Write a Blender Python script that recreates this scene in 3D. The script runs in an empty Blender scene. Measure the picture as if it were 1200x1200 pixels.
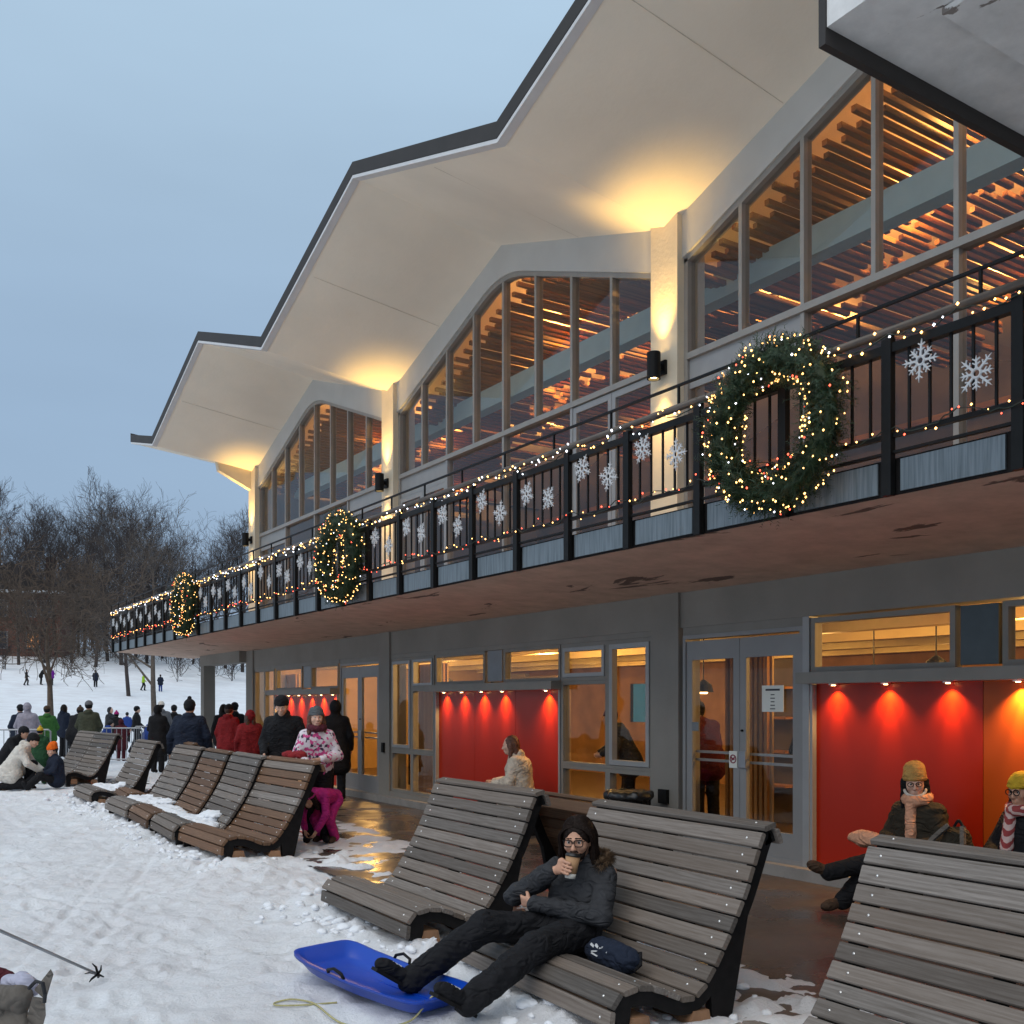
import bpy, math, random
import numpy as np
from mathutils import Vector, Matrix

random.seed(7)
rng = np.random.default_rng(7)
PI = math.pi
scene = bpy.context.scene
C = scene.collection

# ------------------------------------------------------------------ camera
CAMH = 1.6
TH = math.atan(766 / 1175.0)
cam_d = bpy.data.cameras.new('camera')
cam = bpy.data.objects.new('camera', cam_d)
C.objects.link(cam)
cam.location = (0, 0, CAMH)
cam.rotation_euler = (PI / 2, 0, -TH)
cam_d.sensor_width = 36
cam_d.lens = 36 * 1175 / 1200.0
cam_d.shift_y = 225 / 1200.0
cam_d.clip_end = 3000
cam_d.clip_start = 0.05
scene.camera = cam

# ------------------------------------------------------------------ world: overcast dusk
world = bpy.data.worlds.new('World')
scene.world = world
world.use_nodes = True
wn = world.node_tree
for n in list(wn.nodes):
    wn.nodes.remove(n)
w_out = wn.nodes.new('ShaderNodeOutputWorld')
w_bg = wn.nodes.new('ShaderNodeBackground')
w_sky = wn.nodes.new('ShaderNodeTexSky')
w_sky.sky_type = 'NISHITA'
w_sky.sun_disc = False
w_sky.sun_elevation = math.radians(54)
w_sky.sun_rotation = math.radians(250)
w_tc = wn.nodes.new('ShaderNodeTexCoord')
w_sep = wn.nodes.new('ShaderNodeSeparateXYZ')
w_ramp = wn.nodes.new('ShaderNodeValToRGB')
w_ramp.color_ramp.interpolation = 'EASE'
el = w_ramp.color_ramp.elements
el[0].position = 0.0
el[0].color = (0.20, 0.265, 0.375, 1)
el[1].position = 0.62
el[1].color = (0.405, 0.55, 0.69, 1)
e = el.new(0.25)
e.color = (0.285, 0.40, 0.545, 1)
w_noise = wn.nodes.new('ShaderNodeTexNoise')
w_noise.inputs['Scale'].default_value = 1.6
w_noise.inputs['Detail'].default_value = 4
w_map = wn.nodes.new('ShaderNodeMapping')
w_map.inputs['Scale'].default_value = (1, 1, 3.5)
w_nr = wn.nodes.new('ShaderNodeMapRange')
w_nr.inputs['From Min'].default_value = 0.3
w_nr.inputs['From Max'].default_value = 0.7
w_nr.inputs['To Min'].default_value = 0.93
w_nr.inputs['To Max'].default_value = 1.07
w_mul = wn.nodes.new('ShaderNodeMix')
w_mul.data_type = 'RGBA'
w_mul.blend_type = 'MULTIPLY'
w_mul.inputs[0].default_value = 1
w_mix = wn.nodes.new('ShaderNodeMix')
w_mix.data_type = 'RGBA'
w_mix.inputs[0].default_value = 0.01
wn.links.new(w_tc.outputs['Generated'], w_sep.inputs[0])
wn.links.new(w_sep.outputs['Z'], w_ramp.inputs[0])
wn.links.new(w_tc.outputs['Generated'], w_map.inputs['Vector'])
wn.links.new(w_map.outputs[0], w_noise.inputs['Vector'])
wn.links.new(w_noise.outputs['Fac'], w_nr.inputs['Value'])
wn.links.new(w_ramp.outputs[0], w_mul.inputs[6])
wn.links.new(w_nr.outputs[0], w_mul.inputs[7])
wn.links.new(w_mul.outputs[2], w_mix.inputs[6])
wn.links.new(w_sky.outputs[0], w_mix.inputs[7])
wn.links.new(w_mix.outputs[2], w_bg.inputs['Color'])
w_bg.inputs['Strength'].default_value = 1.0
wn.links.new(w_bg.outputs[0], w_out.inputs[0])

sun_d = bpy.data.lights.new('sun', 'SUN')
sun_d.energy = 1.5
sun_d.angle = math.radians(70)
sun_d.color = (1.0, 0.91, 0.80)
sun = bpy.data.objects.new('sun', sun_d)
C.objects.link(sun)
sun.rotation_euler = (math.radians(36), 0, math.radians(-65))

scene.view_settings.view_transform = 'Standard'
scene.view_settings.look = 'None'
scene.view_settings.exposure = 0.1
scene.view_settings.gamma = 1.0
scene.view_settings.use_curve_mapping = False
scene.render.engine = 'CYCLES'
scene.cycles.use_denoising = True
scene.cycles.max_bounces = 7
scene.cycles.diffuse_bounces = 3
scene.cycles.glossy_bounces = 3
scene.cycles.transparent_max_bounces = 24
scene.cycles.sample_clamp_indirect = 6
scene.cycles.caustics_reflective = False
scene.cycles.caustics_refractive = False

# ------------------------------------------------------------------ helpers: materials
def new_mat(name):
    m = bpy.data.materials.new(name)
    m.use_nodes = True
    nt = m.node_tree
    b = nt.nodes.get('Principled BSDF')
    return m, nt, b

def setb(b, col=None, rough=None, metal=None, spec=None, emit=None, estr=None):
    if col is not None: b.inputs['Base Color'].default_value = (*col, 1)
    if rough is not None: b.inputs['Roughness'].default_value = rough
    if metal is not None: b.inputs['Metallic'].default_value = metal
    if spec is not None: b.inputs['Specular IOR Level'].default_value = spec
    if emit is not None: b.inputs['Emission Color'].default_value = (*emit, 1)
    if estr is not None: b.inputs['Emission Strength'].default_value = estr

def plain(name, col, rough=0.6, metal=0.0, var=0.12, scale=6.0, bump=0.0, bscale=40.0, spec=0.5, coords='Object'):
    """Colour with broad mottling, and a fine bump."""
    m, nt, b = new_mat(name)
    setb(b, col, rough, metal, spec)
    tc = nt.nodes.new('ShaderNodeTexCoord')
    if var > 0:
        nz = nt.nodes.new('ShaderNodeTexNoise')
        nz.inputs['Scale'].default_value = scale
        nz.inputs['Detail'].default_value = 5
        nt.links.new(tc.outputs[coords], nz.inputs['Vector'])
        rp = nt.nodes.new('ShaderNodeValToRGB')
        rp.color_ramp.elements[0].position = 0.3
        rp.color_ramp.elements[1].position = 0.7
        rp.color_ramp.elements[0].color = (*[max(0, c * (1 - var)) for c in col], 1)
        rp.color_ramp.elements[1].color = (*[min(1, c * (1 + var)) for c in col], 1)
        nt.links.new(nz.outputs['Fac'], rp.inputs[0])
        nt.links.new(rp.outputs[0], b.inputs['Base Color'])
    if bump > 0:
        nb = nt.nodes.new('ShaderNodeTexNoise')
        nb.inputs['Scale'].default_value = bscale
        nb.inputs['Detail'].default_value = 6
        nt.links.new(tc.outputs[coords], nb.inputs['Vector'])
        bp = nt.nodes.new('ShaderNodeBump')
        bp.inputs['Strength'].default_value = bump
        bp.inputs['Distance'].default_value = 0.02
        nt.links.new(nb.outputs['Fac'], bp.inputs['Height'])
        nt.links.new(bp.outputs[0], b.inputs['Normal'])
    return m

def emitter(name, col, strength, sampled=False):
    m, nt, b = new_mat(name)
    setb(b, (0.02, 0.02, 0.02), 0.5, emit=col, estr=strength)
    if not sampled:
        try: m.cycles.emission_sampling = 'NONE'
        except Exception: pass
    return m

def wood_mat(name, dark, light, tint, rough=0.7, gscale=1.0):
    """Weathered slat: grain along the object's local Y, every slat its own tone."""
    m, nt, b = new_mat(name)
    N, L = nt.nodes, nt.links
    oi = N.new('ShaderNodeObjectInfo')
    tc = N.new('ShaderNodeTexCoord')
    off = N.new('ShaderNodeVectorMath'); off.operation = 'MULTIPLY_ADD'
    comb = N.new('ShaderNodeCombineXYZ')
    mul = N.new('ShaderNodeMath'); mul.operation = 'MULTIPLY'; mul.inputs[1].default_value = 57.0
    L.new(oi.outputs['Random'], mul.inputs[0])
    for i in range(3): L.new(mul.outputs[0], comb.inputs[i])
    off.inputs[1].default_value = (1, 1, 1)
    L.new(tc.outputs['Object'], off.inputs[0]); L.new(comb.outputs[0], off.inputs[2])
    mp = N.new('ShaderNodeMapping'); mp.inputs['Scale'].default_value = (34 * gscale, 1.5 * gscale, 34 * gscale)
    L.new(off.outputs[0], mp.inputs['Vector'])
    n1 = N.new('ShaderNodeTexNoise'); n1.inputs['Scale'].default_value = 2.2; n1.inputs['Detail'].default_value = 8; n1.inputs['Roughness'].default_value = 0.65; n1.inputs['Distortion'].default_value = 0.6
    L.new(mp.outputs[0], n1.inputs['Vector'])
    wv = N.new('ShaderNodeTexWave'); wv.wave_type = 'BANDS'; wv.bands_direction = 'X'
    wv.inputs['Scale'].default_value = 0.7; wv.inputs['Distortion'].default_value = 9; wv.inputs['Detail'].default_value = 3
    mp2 = N.new('ShaderNodeMapping'); mp2.inputs['Scale'].default_value = (18 * gscale, 1.6 * gscale, 10 * gscale)
    L.new(off.outputs[0], mp2.inputs['Vector']); L.new(mp2.outputs[0], wv.inputs['Vector'])
    mx = N.new('ShaderNodeMix'); mx.inputs[0].default_value = 0.13
    L.new(n1.outputs['Fac'], mx.inputs[2]); L.new(wv.outputs['Fac'], mx.inputs[3])
    rp = N.new('ShaderNodeValToRGB')
    rp.color_ramp.elements[0].position = 0.28; rp.color_ramp.elements[1].position = 0.74
    rp.color_ramp.elements[0].color = (*dark, 1); rp.color_ramp.elements[1].color = (*light, 1)
    L.new(mx.outputs[0], rp.inputs[0])
    # per slat tone
    hv = N.new('ShaderNodeMapRange'); hv.inputs['To Min'].default_value = 0.52; hv.inputs['To Max'].default_value = 1.32
    L.new(oi.outputs['Random'], hv.inputs['Value'])
    mm = N.new('ShaderNodeMix'); mm.data_type = 'RGBA'; mm.blend_type = 'MULTIPLY'; mm.inputs[0].default_value = 1
    L.new(rp.outputs[0], mm.inputs[6]); L.new(hv.outputs[0], mm.inputs[7])
    fr = N.new('ShaderNodeMath'); fr.operation = 'FRACT'
    m7 = N.new('ShaderNodeMath'); m7.operation = 'MULTIPLY'; m7.inputs[1].default_value = 7.31
    L.new(oi.outputs['Random'], m7.inputs[0]); L.new(m7.outputs[0], fr.inputs[0])
    mt = N.new('ShaderNodeMix'); mt.data_type = 'RGBA'
    sc = N.new('ShaderNodeMath'); sc.operation = 'MULTIPLY'; sc.inputs[1].default_value = 0.45
    L.new(fr.outputs[0], sc.inputs[0]); L.new(sc.outputs[0], mt.inputs[0])
    L.new(mm.outputs[2], mt.inputs[6]); mt.inputs[7].default_value = (*tint, 1)
    L.new(mt.outputs[2], b.inputs['Base Color'])
    setb(b, rough=rough, spec=0.35)
    bp = N.new('ShaderNodeBump'); bp.inputs['Strength'].default_value = 0.35; bp.inputs['Distance'].default_value = 0.004
    L.new(n1.outputs['Fac'], bp.inputs['Height']); L.new(bp.outputs[0], b.inputs['Normal'])
    return m

def glass_mat(name, tint=(0.93, 0.95, 0.95), ior=1.5, rough=0.0):
    m, nt, b = new_mat(name)
    N, L = nt.nodes, nt.links
    N.remove(b)
    out = [n for n in N if n.type == 'OUTPUT_MATERIAL'][0]
    tr = N.new('ShaderNodeBsdfTransparent'); tr.inputs['Color'].default_value = (*tint, 1)
    gl = N.new('ShaderNodeBsdfGlossy'); gl.inputs['Roughness'].default_value = rough
    fr = N.new('ShaderNodeFresnel'); fr.inputs['IOR'].default_value = ior
    mx = N.new('ShaderNodeMixShader')
    ge = N.new('ShaderNodeNewGeometry'); inv = N.new('ShaderNodeMath'); inv.operation = 'SUBTRACT'; inv.inputs[0].default_value = 1.0
    mu = N.new('ShaderNodeMath'); mu.operation = 'MULTIPLY'; mu.use_clamp = True
    L.new(ge.outputs['Backfacing'], inv.inputs[1]); L.new(fr.outputs[0], mu.inputs[0]); L.new(inv.outputs[0], mu.inputs[1])
    L.new(mu.outputs[0], mx.inputs[0]); L.new(tr.outputs[0], mx.inputs[1]); L.new(gl.outputs[0], mx.inputs[2])
    L.new(mx.outputs[0], out.inputs['Surface'])
    return m

def cloth(name, col, rough=0.85, var=0.15, scale=14, bump=0.25, bscale=55):
    m = plain(name, col, rough, 0, var, scale, bump, bscale, spec=0.25)
    nt = m.node_tree; N, L = nt.nodes, nt.links
    b = N.get('Principled BSDF'); old = b.inputs['Normal'].links[0].from_socket
    tc = N.new('ShaderNodeTexCoord'); mp = N.new('ShaderNodeMapping'); mp.inputs['Scale'].default_value = (1.0, 1.0, 1.7); mp.inputs['Rotation'].default_value = (0.4, 0.5, 0.2)
    L.new(tc.outputs['Object'], mp.inputs['Vector'])
    nz = N.new('ShaderNodeTexNoise'); nz.inputs['Scale'].default_value = 5.5; nz.inputs['Detail'].default_value = 1.0; nz.inputs['Distortion'].default_value = 1.4
    L.new(mp.outputs[0], nz.inputs['Vector'])
    rd = N.new('ShaderNodeMath'); rd.operation = 'PINGPONG'; rd.inputs[1].default_value = 0.14
    L.new(nz.outputs['Fac'], rd.inputs[0])
    bp = N.new('ShaderNodeBump'); bp.inputs['Strength'].default_value = 0.75; bp.inputs['Distance'].default_value = 0.08
    L.new(rd.outputs[0], bp.inputs['Height']); L.new(old, bp.inputs['Normal']); L.new(bp.outputs[0], b.inputs['Normal'])
    return m

M = {}
M['soffit'] = plain('soffit_plaster', (0.86, 0.79, 0.66), 0.8, var=0.06, scale=0.8, bump=0.15, bscale=14)
M['render'] = plain('rough_render', (0.66, 0.58, 0.44), 0.85, var=0.06, scale=3, bump=0.2, bscale=24)
M['band'] = plain('painted_band', (0.50, 0.49, 0.46), 0.7, var=0.05, scale=2, bump=0.05)
M['fascia'] = plain('dark_fascia', (0.030, 0.026, 0.024), 0.7, var=0.15, scale=3)
M['drip'] = plain('pale_drip_edge', (0.6, 0.6, 0.6), 0.6, var=0.04)
M['roof_top'] = plain('roof_membrane', (0.5, 0.5, 0.52), 0.8)
M['alu'] = plain('window_aluminium', (0.33, 0.31, 0.28), 0.45, 0.2, var=0.06)
M['alu_light'] = plain('pale_frame_paint', (0.33, 0.33, 0.325), 0.5, 0.1, var=0.05)
M['frame_grey'] = plain('grey_frame_paint', (0.24, 0.225, 0.20), 0.55, 0.0, var=0.07, scale=4, spec=0.2)
M['wall_grey'] = plain('grey_wall_paint', (0.255, 0.238, 0.212), 0.7, var=0.10, scale=1.5, bump=0.12, bscale=30, spec=0.12)
M['door_grey'] = plain('grey_door_metal', (0.27, 0.265, 0.26), 0.5, 0.05, var=0.06, scale=3, spec=0.3)
M['opaque_dark'] = plain('dark_teal_panel', (0.035, 0.05, 0.055), 0.25, var=0.1)
M['opaque_grey'] = plain('slate_panel', (0.17, 0.18, 0.19), 0.4, var=0.08)
M['black'] = plain('black_metal', (0.007, 0.007, 0.007), 0.5, 0.0, var=0.2, scale=12, spec=0.2)
M['black_rough'] = plain('black_steel', (0.009, 0.008, 0.008), 0.7, var=0.3, scale=18, spec=0.2)
M['handrail'] = plain('weathered_handrail', (0.085, 0.07, 0.06), 0.4, 0.1, var=0.2)
M['glass_low'] = glass_mat('cafe_glass', (0.96, 0.95, 0.93), 1.38)
M['glass'] = glass_mat('window_glass', (0.92, 0.92, 0.91), 1.72)
M['teal'] = plain('pale_teal_beam', (0.42, 0.55, 0.55), 0.6, var=0.04)
M['warm_wall'] = plain('warm_plaster', (0.52, 0.34, 0.17), 0.8, var=0.1, scale=2)
M['warm_ceiling'] = plain('cream_ceiling', (0.62, 0.50, 0.30), 0.8, var=0.05)
M['cafe_wall'] = plain('brown_cafe_wall', (0.26, 0.135, 0.06), 0.7, var=0.35, scale=1.6)
M['int_floor'] = plain('cafe_floor', (0.10, 0.065, 0.04), 0.35, var=0.2)
M['int_dark'] = plain('dark_room_wall', (0.10, 0.075, 0.06), 0.8, var=0.2, scale=2)
M['int_roof'] = plain('roof_underside', (0.62, 0.42, 0.22), 0.8, var=0.08)
M['slat'] = wood_mat('ceiling_slat_wood', (0.16, 0.07, 0.025), (0.36, 0.17, 0.06), (0.32, 0.14, 0.05), 0.55)
M['screen'] = wood_mat('screen_wood', (0.30, 0.13, 0.035), (0.45, 0.22, 0.07), (0.4, 0.18, 0.05), 0.5)
M['wood_grey'] = wood_mat('weathered_grey_slat', (0.100, 0.083, 0.070), (0.240, 0.215, 0.195), (0.17, 0.122, 0.088))
M['wood_brown'] = wood_mat('brown_slat', (0.070, 0.040, 0.024), (0.20, 0.115, 0.066), (0.19, 0.095, 0.048))
M['wood_block'] = plain('cut_beam_wood', (0.28, 0.15, 0.08), 0.7, var=0.3, scale=9, bump=0.2)
M['bolt'] = plain('steel_bolt', (0.7, 0.7, 0.7), 0.3, 0.9, var=0)
M['bark'] = plain('bark', (0.09, 0.07, 0.055), 0.9, var=0.3, scale=9, bump=0.5, bscale=22)
M['bark_far'] = plain('far_bark', (0.052, 0.041, 0.038), 0.95, var=0.3, scale=2)
M['bark_brown'] = plain('brown_bark', (0.10, 0.07, 0.05), 0.9, var=0.3, scale=9, bump=0.5, bscale=22)
M['brick'] = plain('dark_brick', (0.16, 0.07, 0.05), 0.85, var=0.3, scale=3)
M['trim_white'] = plain('white_trim', (0.7, 0.7, 0.7), 0.6, var=0.05)
M['lit_window'] = emitter('lit_window', (1.0, 0.42, 0.14), 0.55)
M['house_glass'] = plain('dark_house_glass', (0.05, 0.055, 0.07), 0.15, var=0)
M['snow_pile'] = plain('clumped_snow', (0.80, 0.82, 0.86), 0.75, var=0.05, scale=8, bump=0.6, bscale=28)
M['bulb_warm'] = emitter('warm_bulb', (1.0, 0.52, 0.15), 6.5)
M['bulb_cool'] = emitter('cool_bulb', (0.85, 0.90, 1.0), 4.5)
M['bulb_red'] = emitter('red_bulb', (1.0, 0.10, 0.05), 5.0)
M['lens'] = emitter('lamp_lens', (1.0, 0.66, 0.26), 30.0)
M['lens_red'] = emitter('downlight_lens', (1.0, 0.60, 0.22), 22.0)
M['bulb_pendant'] = emitter('pendant_bulb', (1.0, 0.60, 0.22), 9.0)
M['glass_tint'] = glass_mat('teal_tinted_glass', (0.22, 0.38, 0.38), 1.4)
M['lens_ceiling'] = emitter('ceiling_light_diffuser', (1.0, 0.62, 0.18), 9.5)
M['wire'] = plain('dark_green_wire', (0.01, 0.02, 0.012), 0.6, var=0)
M['fir'] = plain('fir_needles', (0.020, 0.046, 0.018), 0.6, var=0.5, scale=7)
M['flake'] = plain('white_snowflake_plastic', (0.55, 0.56, 0.57), 0.45, var=0.03)
M['paper'] = plain('notice_paper', (0.75, 0.75, 0.68), 0.8, var=0.02)
M['ink'] = plain('notice_ink', (0.04, 0.04, 0.05), 0.8, var=0)
M['sign_red'] = plain('sign_red', (0.25, 0.03, 0.06), 0.6, var=0)
M['galv'] = plain('galvanised_steel', (0.30, 0.31, 0.33), 0.4, 0.5, var=0.1)
M['skin'] = plain('skin', (0.54, 0.29, 0.19), 0.55, var=0.06, scale=20)
M['skin_pale'] = plain('pale_skin', (0.62, 0.37, 0.27), 0.55, var=0.06, scale=20)
M['eye_white'] = plain('eye_white', (0.7, 0.68, 0.65), 0.3, var=0)
M['iris'] = plain('dark_iris', (0.015, 0.01, 0.008), 0.2, var=0)
M['lip'] = plain('lip', (0.40, 0.14, 0.12), 0.5, var=0)
M['hair_dark'] = plain('dark_hair', (0.014, 0.008, 0.006), 0.5, var=0.4, scale=30, bump=0.5, bscale=70, spec=0.15)
M['hair_brown'] = plain('brown_hair', (0.055, 0.025, 0.014), 0.5, var=0.4, scale=30, bump=0.6, bscale=60)
M['hair_auburn'] = plain('auburn_hair', (0.10, 0.035, 0.018), 0.5, var=0.4, scale=30, bump=0.6, bscale=60)

# red lacquer
m, nt, b = new_mat('red_lacquer')
setb(b, (0.37, 0.016, 0.0015), 0.36, 0, 0.3)
M['red'] = m
m, nt, b = new_mat('orange_red_panel')  # more orange tone for the first sheet of a split red wall
setb(b, (0.40, 0.07, 0.008), 0.30, 0, 0.2)
M['red_orange'] = m

# concrete slab underside with flaking patches
def concrete(name, base, patch, pscale=1.1, thr=0.60):
    m, nt, b = new_mat(name)
    N, L = nt.nodes, nt.links
    tc = N.new('ShaderNodeTexCoord')
    n1 = N.new('ShaderNodeTexNoise'); n1.inputs['Scale'].default_value = 3.5; n1.inputs['Detail'].default_value = 8; n1.inputs['Roughness'].default_value = 0.65
    L.new(tc.outputs['Object'], n1.inputs['Vector'])
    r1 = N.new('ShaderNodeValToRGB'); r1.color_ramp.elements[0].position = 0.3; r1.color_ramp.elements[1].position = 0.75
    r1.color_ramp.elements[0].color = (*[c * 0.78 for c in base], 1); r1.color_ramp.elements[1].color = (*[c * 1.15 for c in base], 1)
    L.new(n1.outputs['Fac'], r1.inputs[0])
    mp = N.new('ShaderNodeMapping'); mp.inputs['Scale'].default_value = (1.8, 0.55, 1)
    L.new(tc.outputs['Object'], mp.inputs['Vector'])
    n2 = N.new('ShaderNodeTexNoise'); n2.inputs['Scale'].default_value = pscale; n2.inputs['Detail'].default_value = 9; n2.inputs['Roughness'].default_value = 0.6; n2.inputs['Distortion'].default_value = 0.5
    L.new(mp.outputs[0], n2.inputs['Vector'])
    r2 = N.new('ShaderNodeValToRGB'); r2.color_ramp.elements[0].position = thr; r2.color_ramp.elements[1].position = thr + 0.012
    L.new(n2.outputs['Fac'], r2.inputs[0])
    mx = N.new('ShaderNodeMix'); mx.data_type = 'RGBA'
    L.new(r2.outputs[0], mx.inputs[0]); L.new(r1.outputs[0], mx.inputs[6]); mx.inputs[7].default_value = (*patch, 1)
    L.new(mx.outputs[2], b.inputs['Base Color'])
    setb(b, rough=0.85, spec=0.3)
    bp = N.new('ShaderNodeBump'); bp.inputs['Strength'].default_value = 0.5; bp.inputs['Distance'].default_value = 0.01; bp.invert = True
    L.new(r2.outputs[0], bp.inputs['Height'])
    bp2 = N.new('ShaderNodeBump'); bp2.inputs['Strength'].default_value = 0.25; bp2.inputs['Distance'].default_value = 0.01
    L.new(n1.outputs['Fac'], bp2.inputs['Height']); L.new(bp.outputs[0], bp2.inputs['Normal'])
    L.new(bp2.outputs[0], b.inputs['Normal'])
    return m
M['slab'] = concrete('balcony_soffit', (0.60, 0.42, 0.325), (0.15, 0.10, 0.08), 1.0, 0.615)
M['canopy'] = concrete('stained_concrete', (0.74, 0.73, 0.71), (0.25, 0.22, 0.20), 3.0, 0.68)
M['step'] = concrete('step_concrete', (0.30, 0.28, 0.26), (0.16, 0.14, 0.12), 3, 0.64)

# slab edge panel: streaked blue grey metal
m, nt, b = new_mat('streaked_metal_panel')
N, L = nt.nodes, nt.links
tc = N.new('ShaderNodeTexCoord'); oi = N.new('ShaderNodeObjectInfo')
mp = N.new('ShaderNodeMapping'); mp.inputs['Scale'].default_value = (1, 34, 1.6)
ad = N.new('ShaderNodeVectorMath'); ad.operation = 'ADD'
cb = N.new('ShaderNodeCombineXYZ'); ml = N.new('ShaderNodeMath'); ml.operation = 'MULTIPLY'; ml.inputs[1].default_value = 31
L.new(oi.outputs['Random'], ml.inputs[0]); L.new(ml.outputs[0], cb.inputs[1]); L.new(ml.outputs[0], cb.inputs[0])
L.new(tc.outputs['Object'], ad.inputs[0]); L.new(cb.outputs[0], ad.inputs[1]); L.new(ad.outputs[0], mp.inputs['Vector'])
nz = N.new('ShaderNodeTexNoise'); nz.inputs['Scale'].default_value = 1.6; nz.inputs['Detail'].default_value = 6
L.new(mp.outputs[0], nz.inputs['Vector'])
rp = N.new('ShaderNodeValToRGB'); rp.color_ramp.elements[0].position = 0.32; rp.color_ramp.elements[1].position = 0.6
rp.color_ramp.elements[0].color = (0.095, 0.12, 0.135, 1); rp.color_ramp.elements[1].color = (0.165, 0.20, 0.225, 1)
L.new(nz.outputs['Fac'], rp.inputs[0]); L.new(rp.outputs[0], b.inputs['Base Color'])
setb(b, rough=0.5, metal=0.2)
M['panel'] = m

# snow ground
m, nt, b = new_mat('trampled_snow')
N, L = nt.nodes, nt.links
tc = N.new('ShaderNodeTexCoord')
n1 = N.new('ShaderNodeTexNoise'); n1.inputs['Scale'].default_value = 0.9; n1.inputs['Detail'].default_value = 7; n1.inputs['Roughness'].default_value = 0.6
L.new(tc.outputs['Object'], n1.inputs['Vector'])
r1 = N.new('ShaderNodeValToRGB'); r1.color_ramp.elements[0].position = 0.30; r1.color_ramp.elements[1].position = 0.68
r1.color_ramp.elements[0].color = (0.76, 0.75, 0.77, 1); r1.color_ramp.elements[1].color = (0.88, 0.90, 0.93, 1)
L.new(n1.outputs['Fac'], r1.inputs[0])
n2 = N.new('ShaderNodeTexNoise'); n2.inputs['Scale'].default_value = 5.5; n2.inputs['Detail'].default_value = 9; n2.inputs['Roughness'].default_value = 0.7
L.new(tc.outputs['Object'], n2.inputs['Vector'])
r2 = N.new('ShaderNodeValToRGB'); r2.color_ramp.elements[0].position = 0.66; r2.color_ramp.elements[1].position = 0.80
L.new(n2.outputs['Fac'], r2.inputs[0])
mx = N.new('ShaderNodeMix'); mx.data_type = 'RGBA'
mf = N.new('ShaderNodeMath'); mf.operation = 'MULTIPLY'; mf.inputs[1].default_value = 0.28
L.new(r2.outputs[0], mf.inputs[0]); L.new(mf.outputs[0], mx.inputs[0])
L.new(r1.outputs[0], mx.inputs[6]); mx.inputs[7].default_value = (0.40, 0.33, 0.29, 1)
# slush by the paving carries brown grit: attribute painted from the distance to the edge
at = N.new('ShaderNodeAttribute'); at.attribute_name = 'grit'
mx2 = N.new('ShaderNodeMix'); mx2.data_type = 'RGBA'
mg = N.new('ShaderNodeMath'); mg.operation = 'MULTIPLY'
L.new(at.outputs['Fac'], mg.inputs[0]); L.new(n1.outputs['Fac'], mg.inputs[1])
L.new(mg.outputs[0], mx2.inputs[0]); L.new(mx.outputs[2], mx2.inputs[6]); mx2.inputs[7].default_value = (0.33, 0.25, 0.21, 1)
L.new(mx2.outputs[2], b.inputs['Base Color'])
setb(b, rough=0.7, spec=0.3)
vo = N.new('ShaderNodeTexVoronoi'); vo.inputs['Scale'].default_value = 3.2
L.new(tc.outputs['Object'], vo.inputs['Vector'])
n3 = N.new('ShaderNodeTexNoise'); n3.inputs['Scale'].default_value = 16; n3.inputs['Detail'].default_value = 10; n3.inputs['Roughness'].default_value = 0.72
L.new(tc.outputs['Object'], n3.inputs['Vector'])
b1 = N.new('ShaderNodeBump'); b1.inputs['Strength'].default_value = 0.6; b1.inputs['Distance'].default_value = 0.07
L.new(n3.outputs['Fac'], b1.inputs['Height'])
b2 = N.new('ShaderNodeBump'); b2.inputs['Strength'].default_value = 0.4; b2.inputs['Distance'].default_value = 0.09
L.new(n2.outputs['Fac'], b2.inputs['Height']); L.new(b1.outputs[0], b2.inputs['Normal'])
L.new(b2.outputs[0], b.inputs['Normal'])
M['snow'] = m

# wet paving
m, nt, b = new_mat('wet_paving')
N, L = nt.nodes, nt.links
tc = N.new('ShaderNodeTexCoord')
n1 = N.new('ShaderNodeTexNoise'); n1.inputs['Scale'].default_value = 1.3; n1.inputs['Detail'].default_value = 7
L.new(tc.outputs['Object'], n1.inputs['Vector'])
r1 = N.new('ShaderNodeValToRGB'); r1.color_ramp.elements[0].color = (0.035, 0.028, 0.025, 1); r1.color_ramp.elements[1].color = (0.11, 0.085, 0.07, 1)
L.new(n1.outputs['Fac'], r1.inputs[0]); L.new(r1.outputs[0], b.inputs['Base Color'])
r2 = N.new('ShaderNodeMapRange'); r2.inputs['From Min'].default_value = 0.4; r2.inputs['From Max'].default_value = 0.62; r2.inputs['To Min'].default_value = 0.16; r2.inputs['To Max'].default_value = 0.5
L.new(n1.outputs['Fac'], r2.inputs['Value']); L.new(r2.outputs[0], b.inputs['Roughness'])
n2 = N.new('ShaderNodeTexNoise'); n2.inputs['Scale'].default_value = 30; n2.inputs['Detail'].default_value = 5
L.new(tc.outputs['Object'], n2.inputs['Vector'])
bp = N.new('ShaderNodeBump'); bp.inputs['Strength'].default_value = 0.2; bp.inputs['Distance'].default_value = 0.01
L.new(n2.outputs['Fac'], bp.inputs['Height']); L.new(bp.outputs[0], b.inputs['Normal'])
M['paving'] = m

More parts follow.
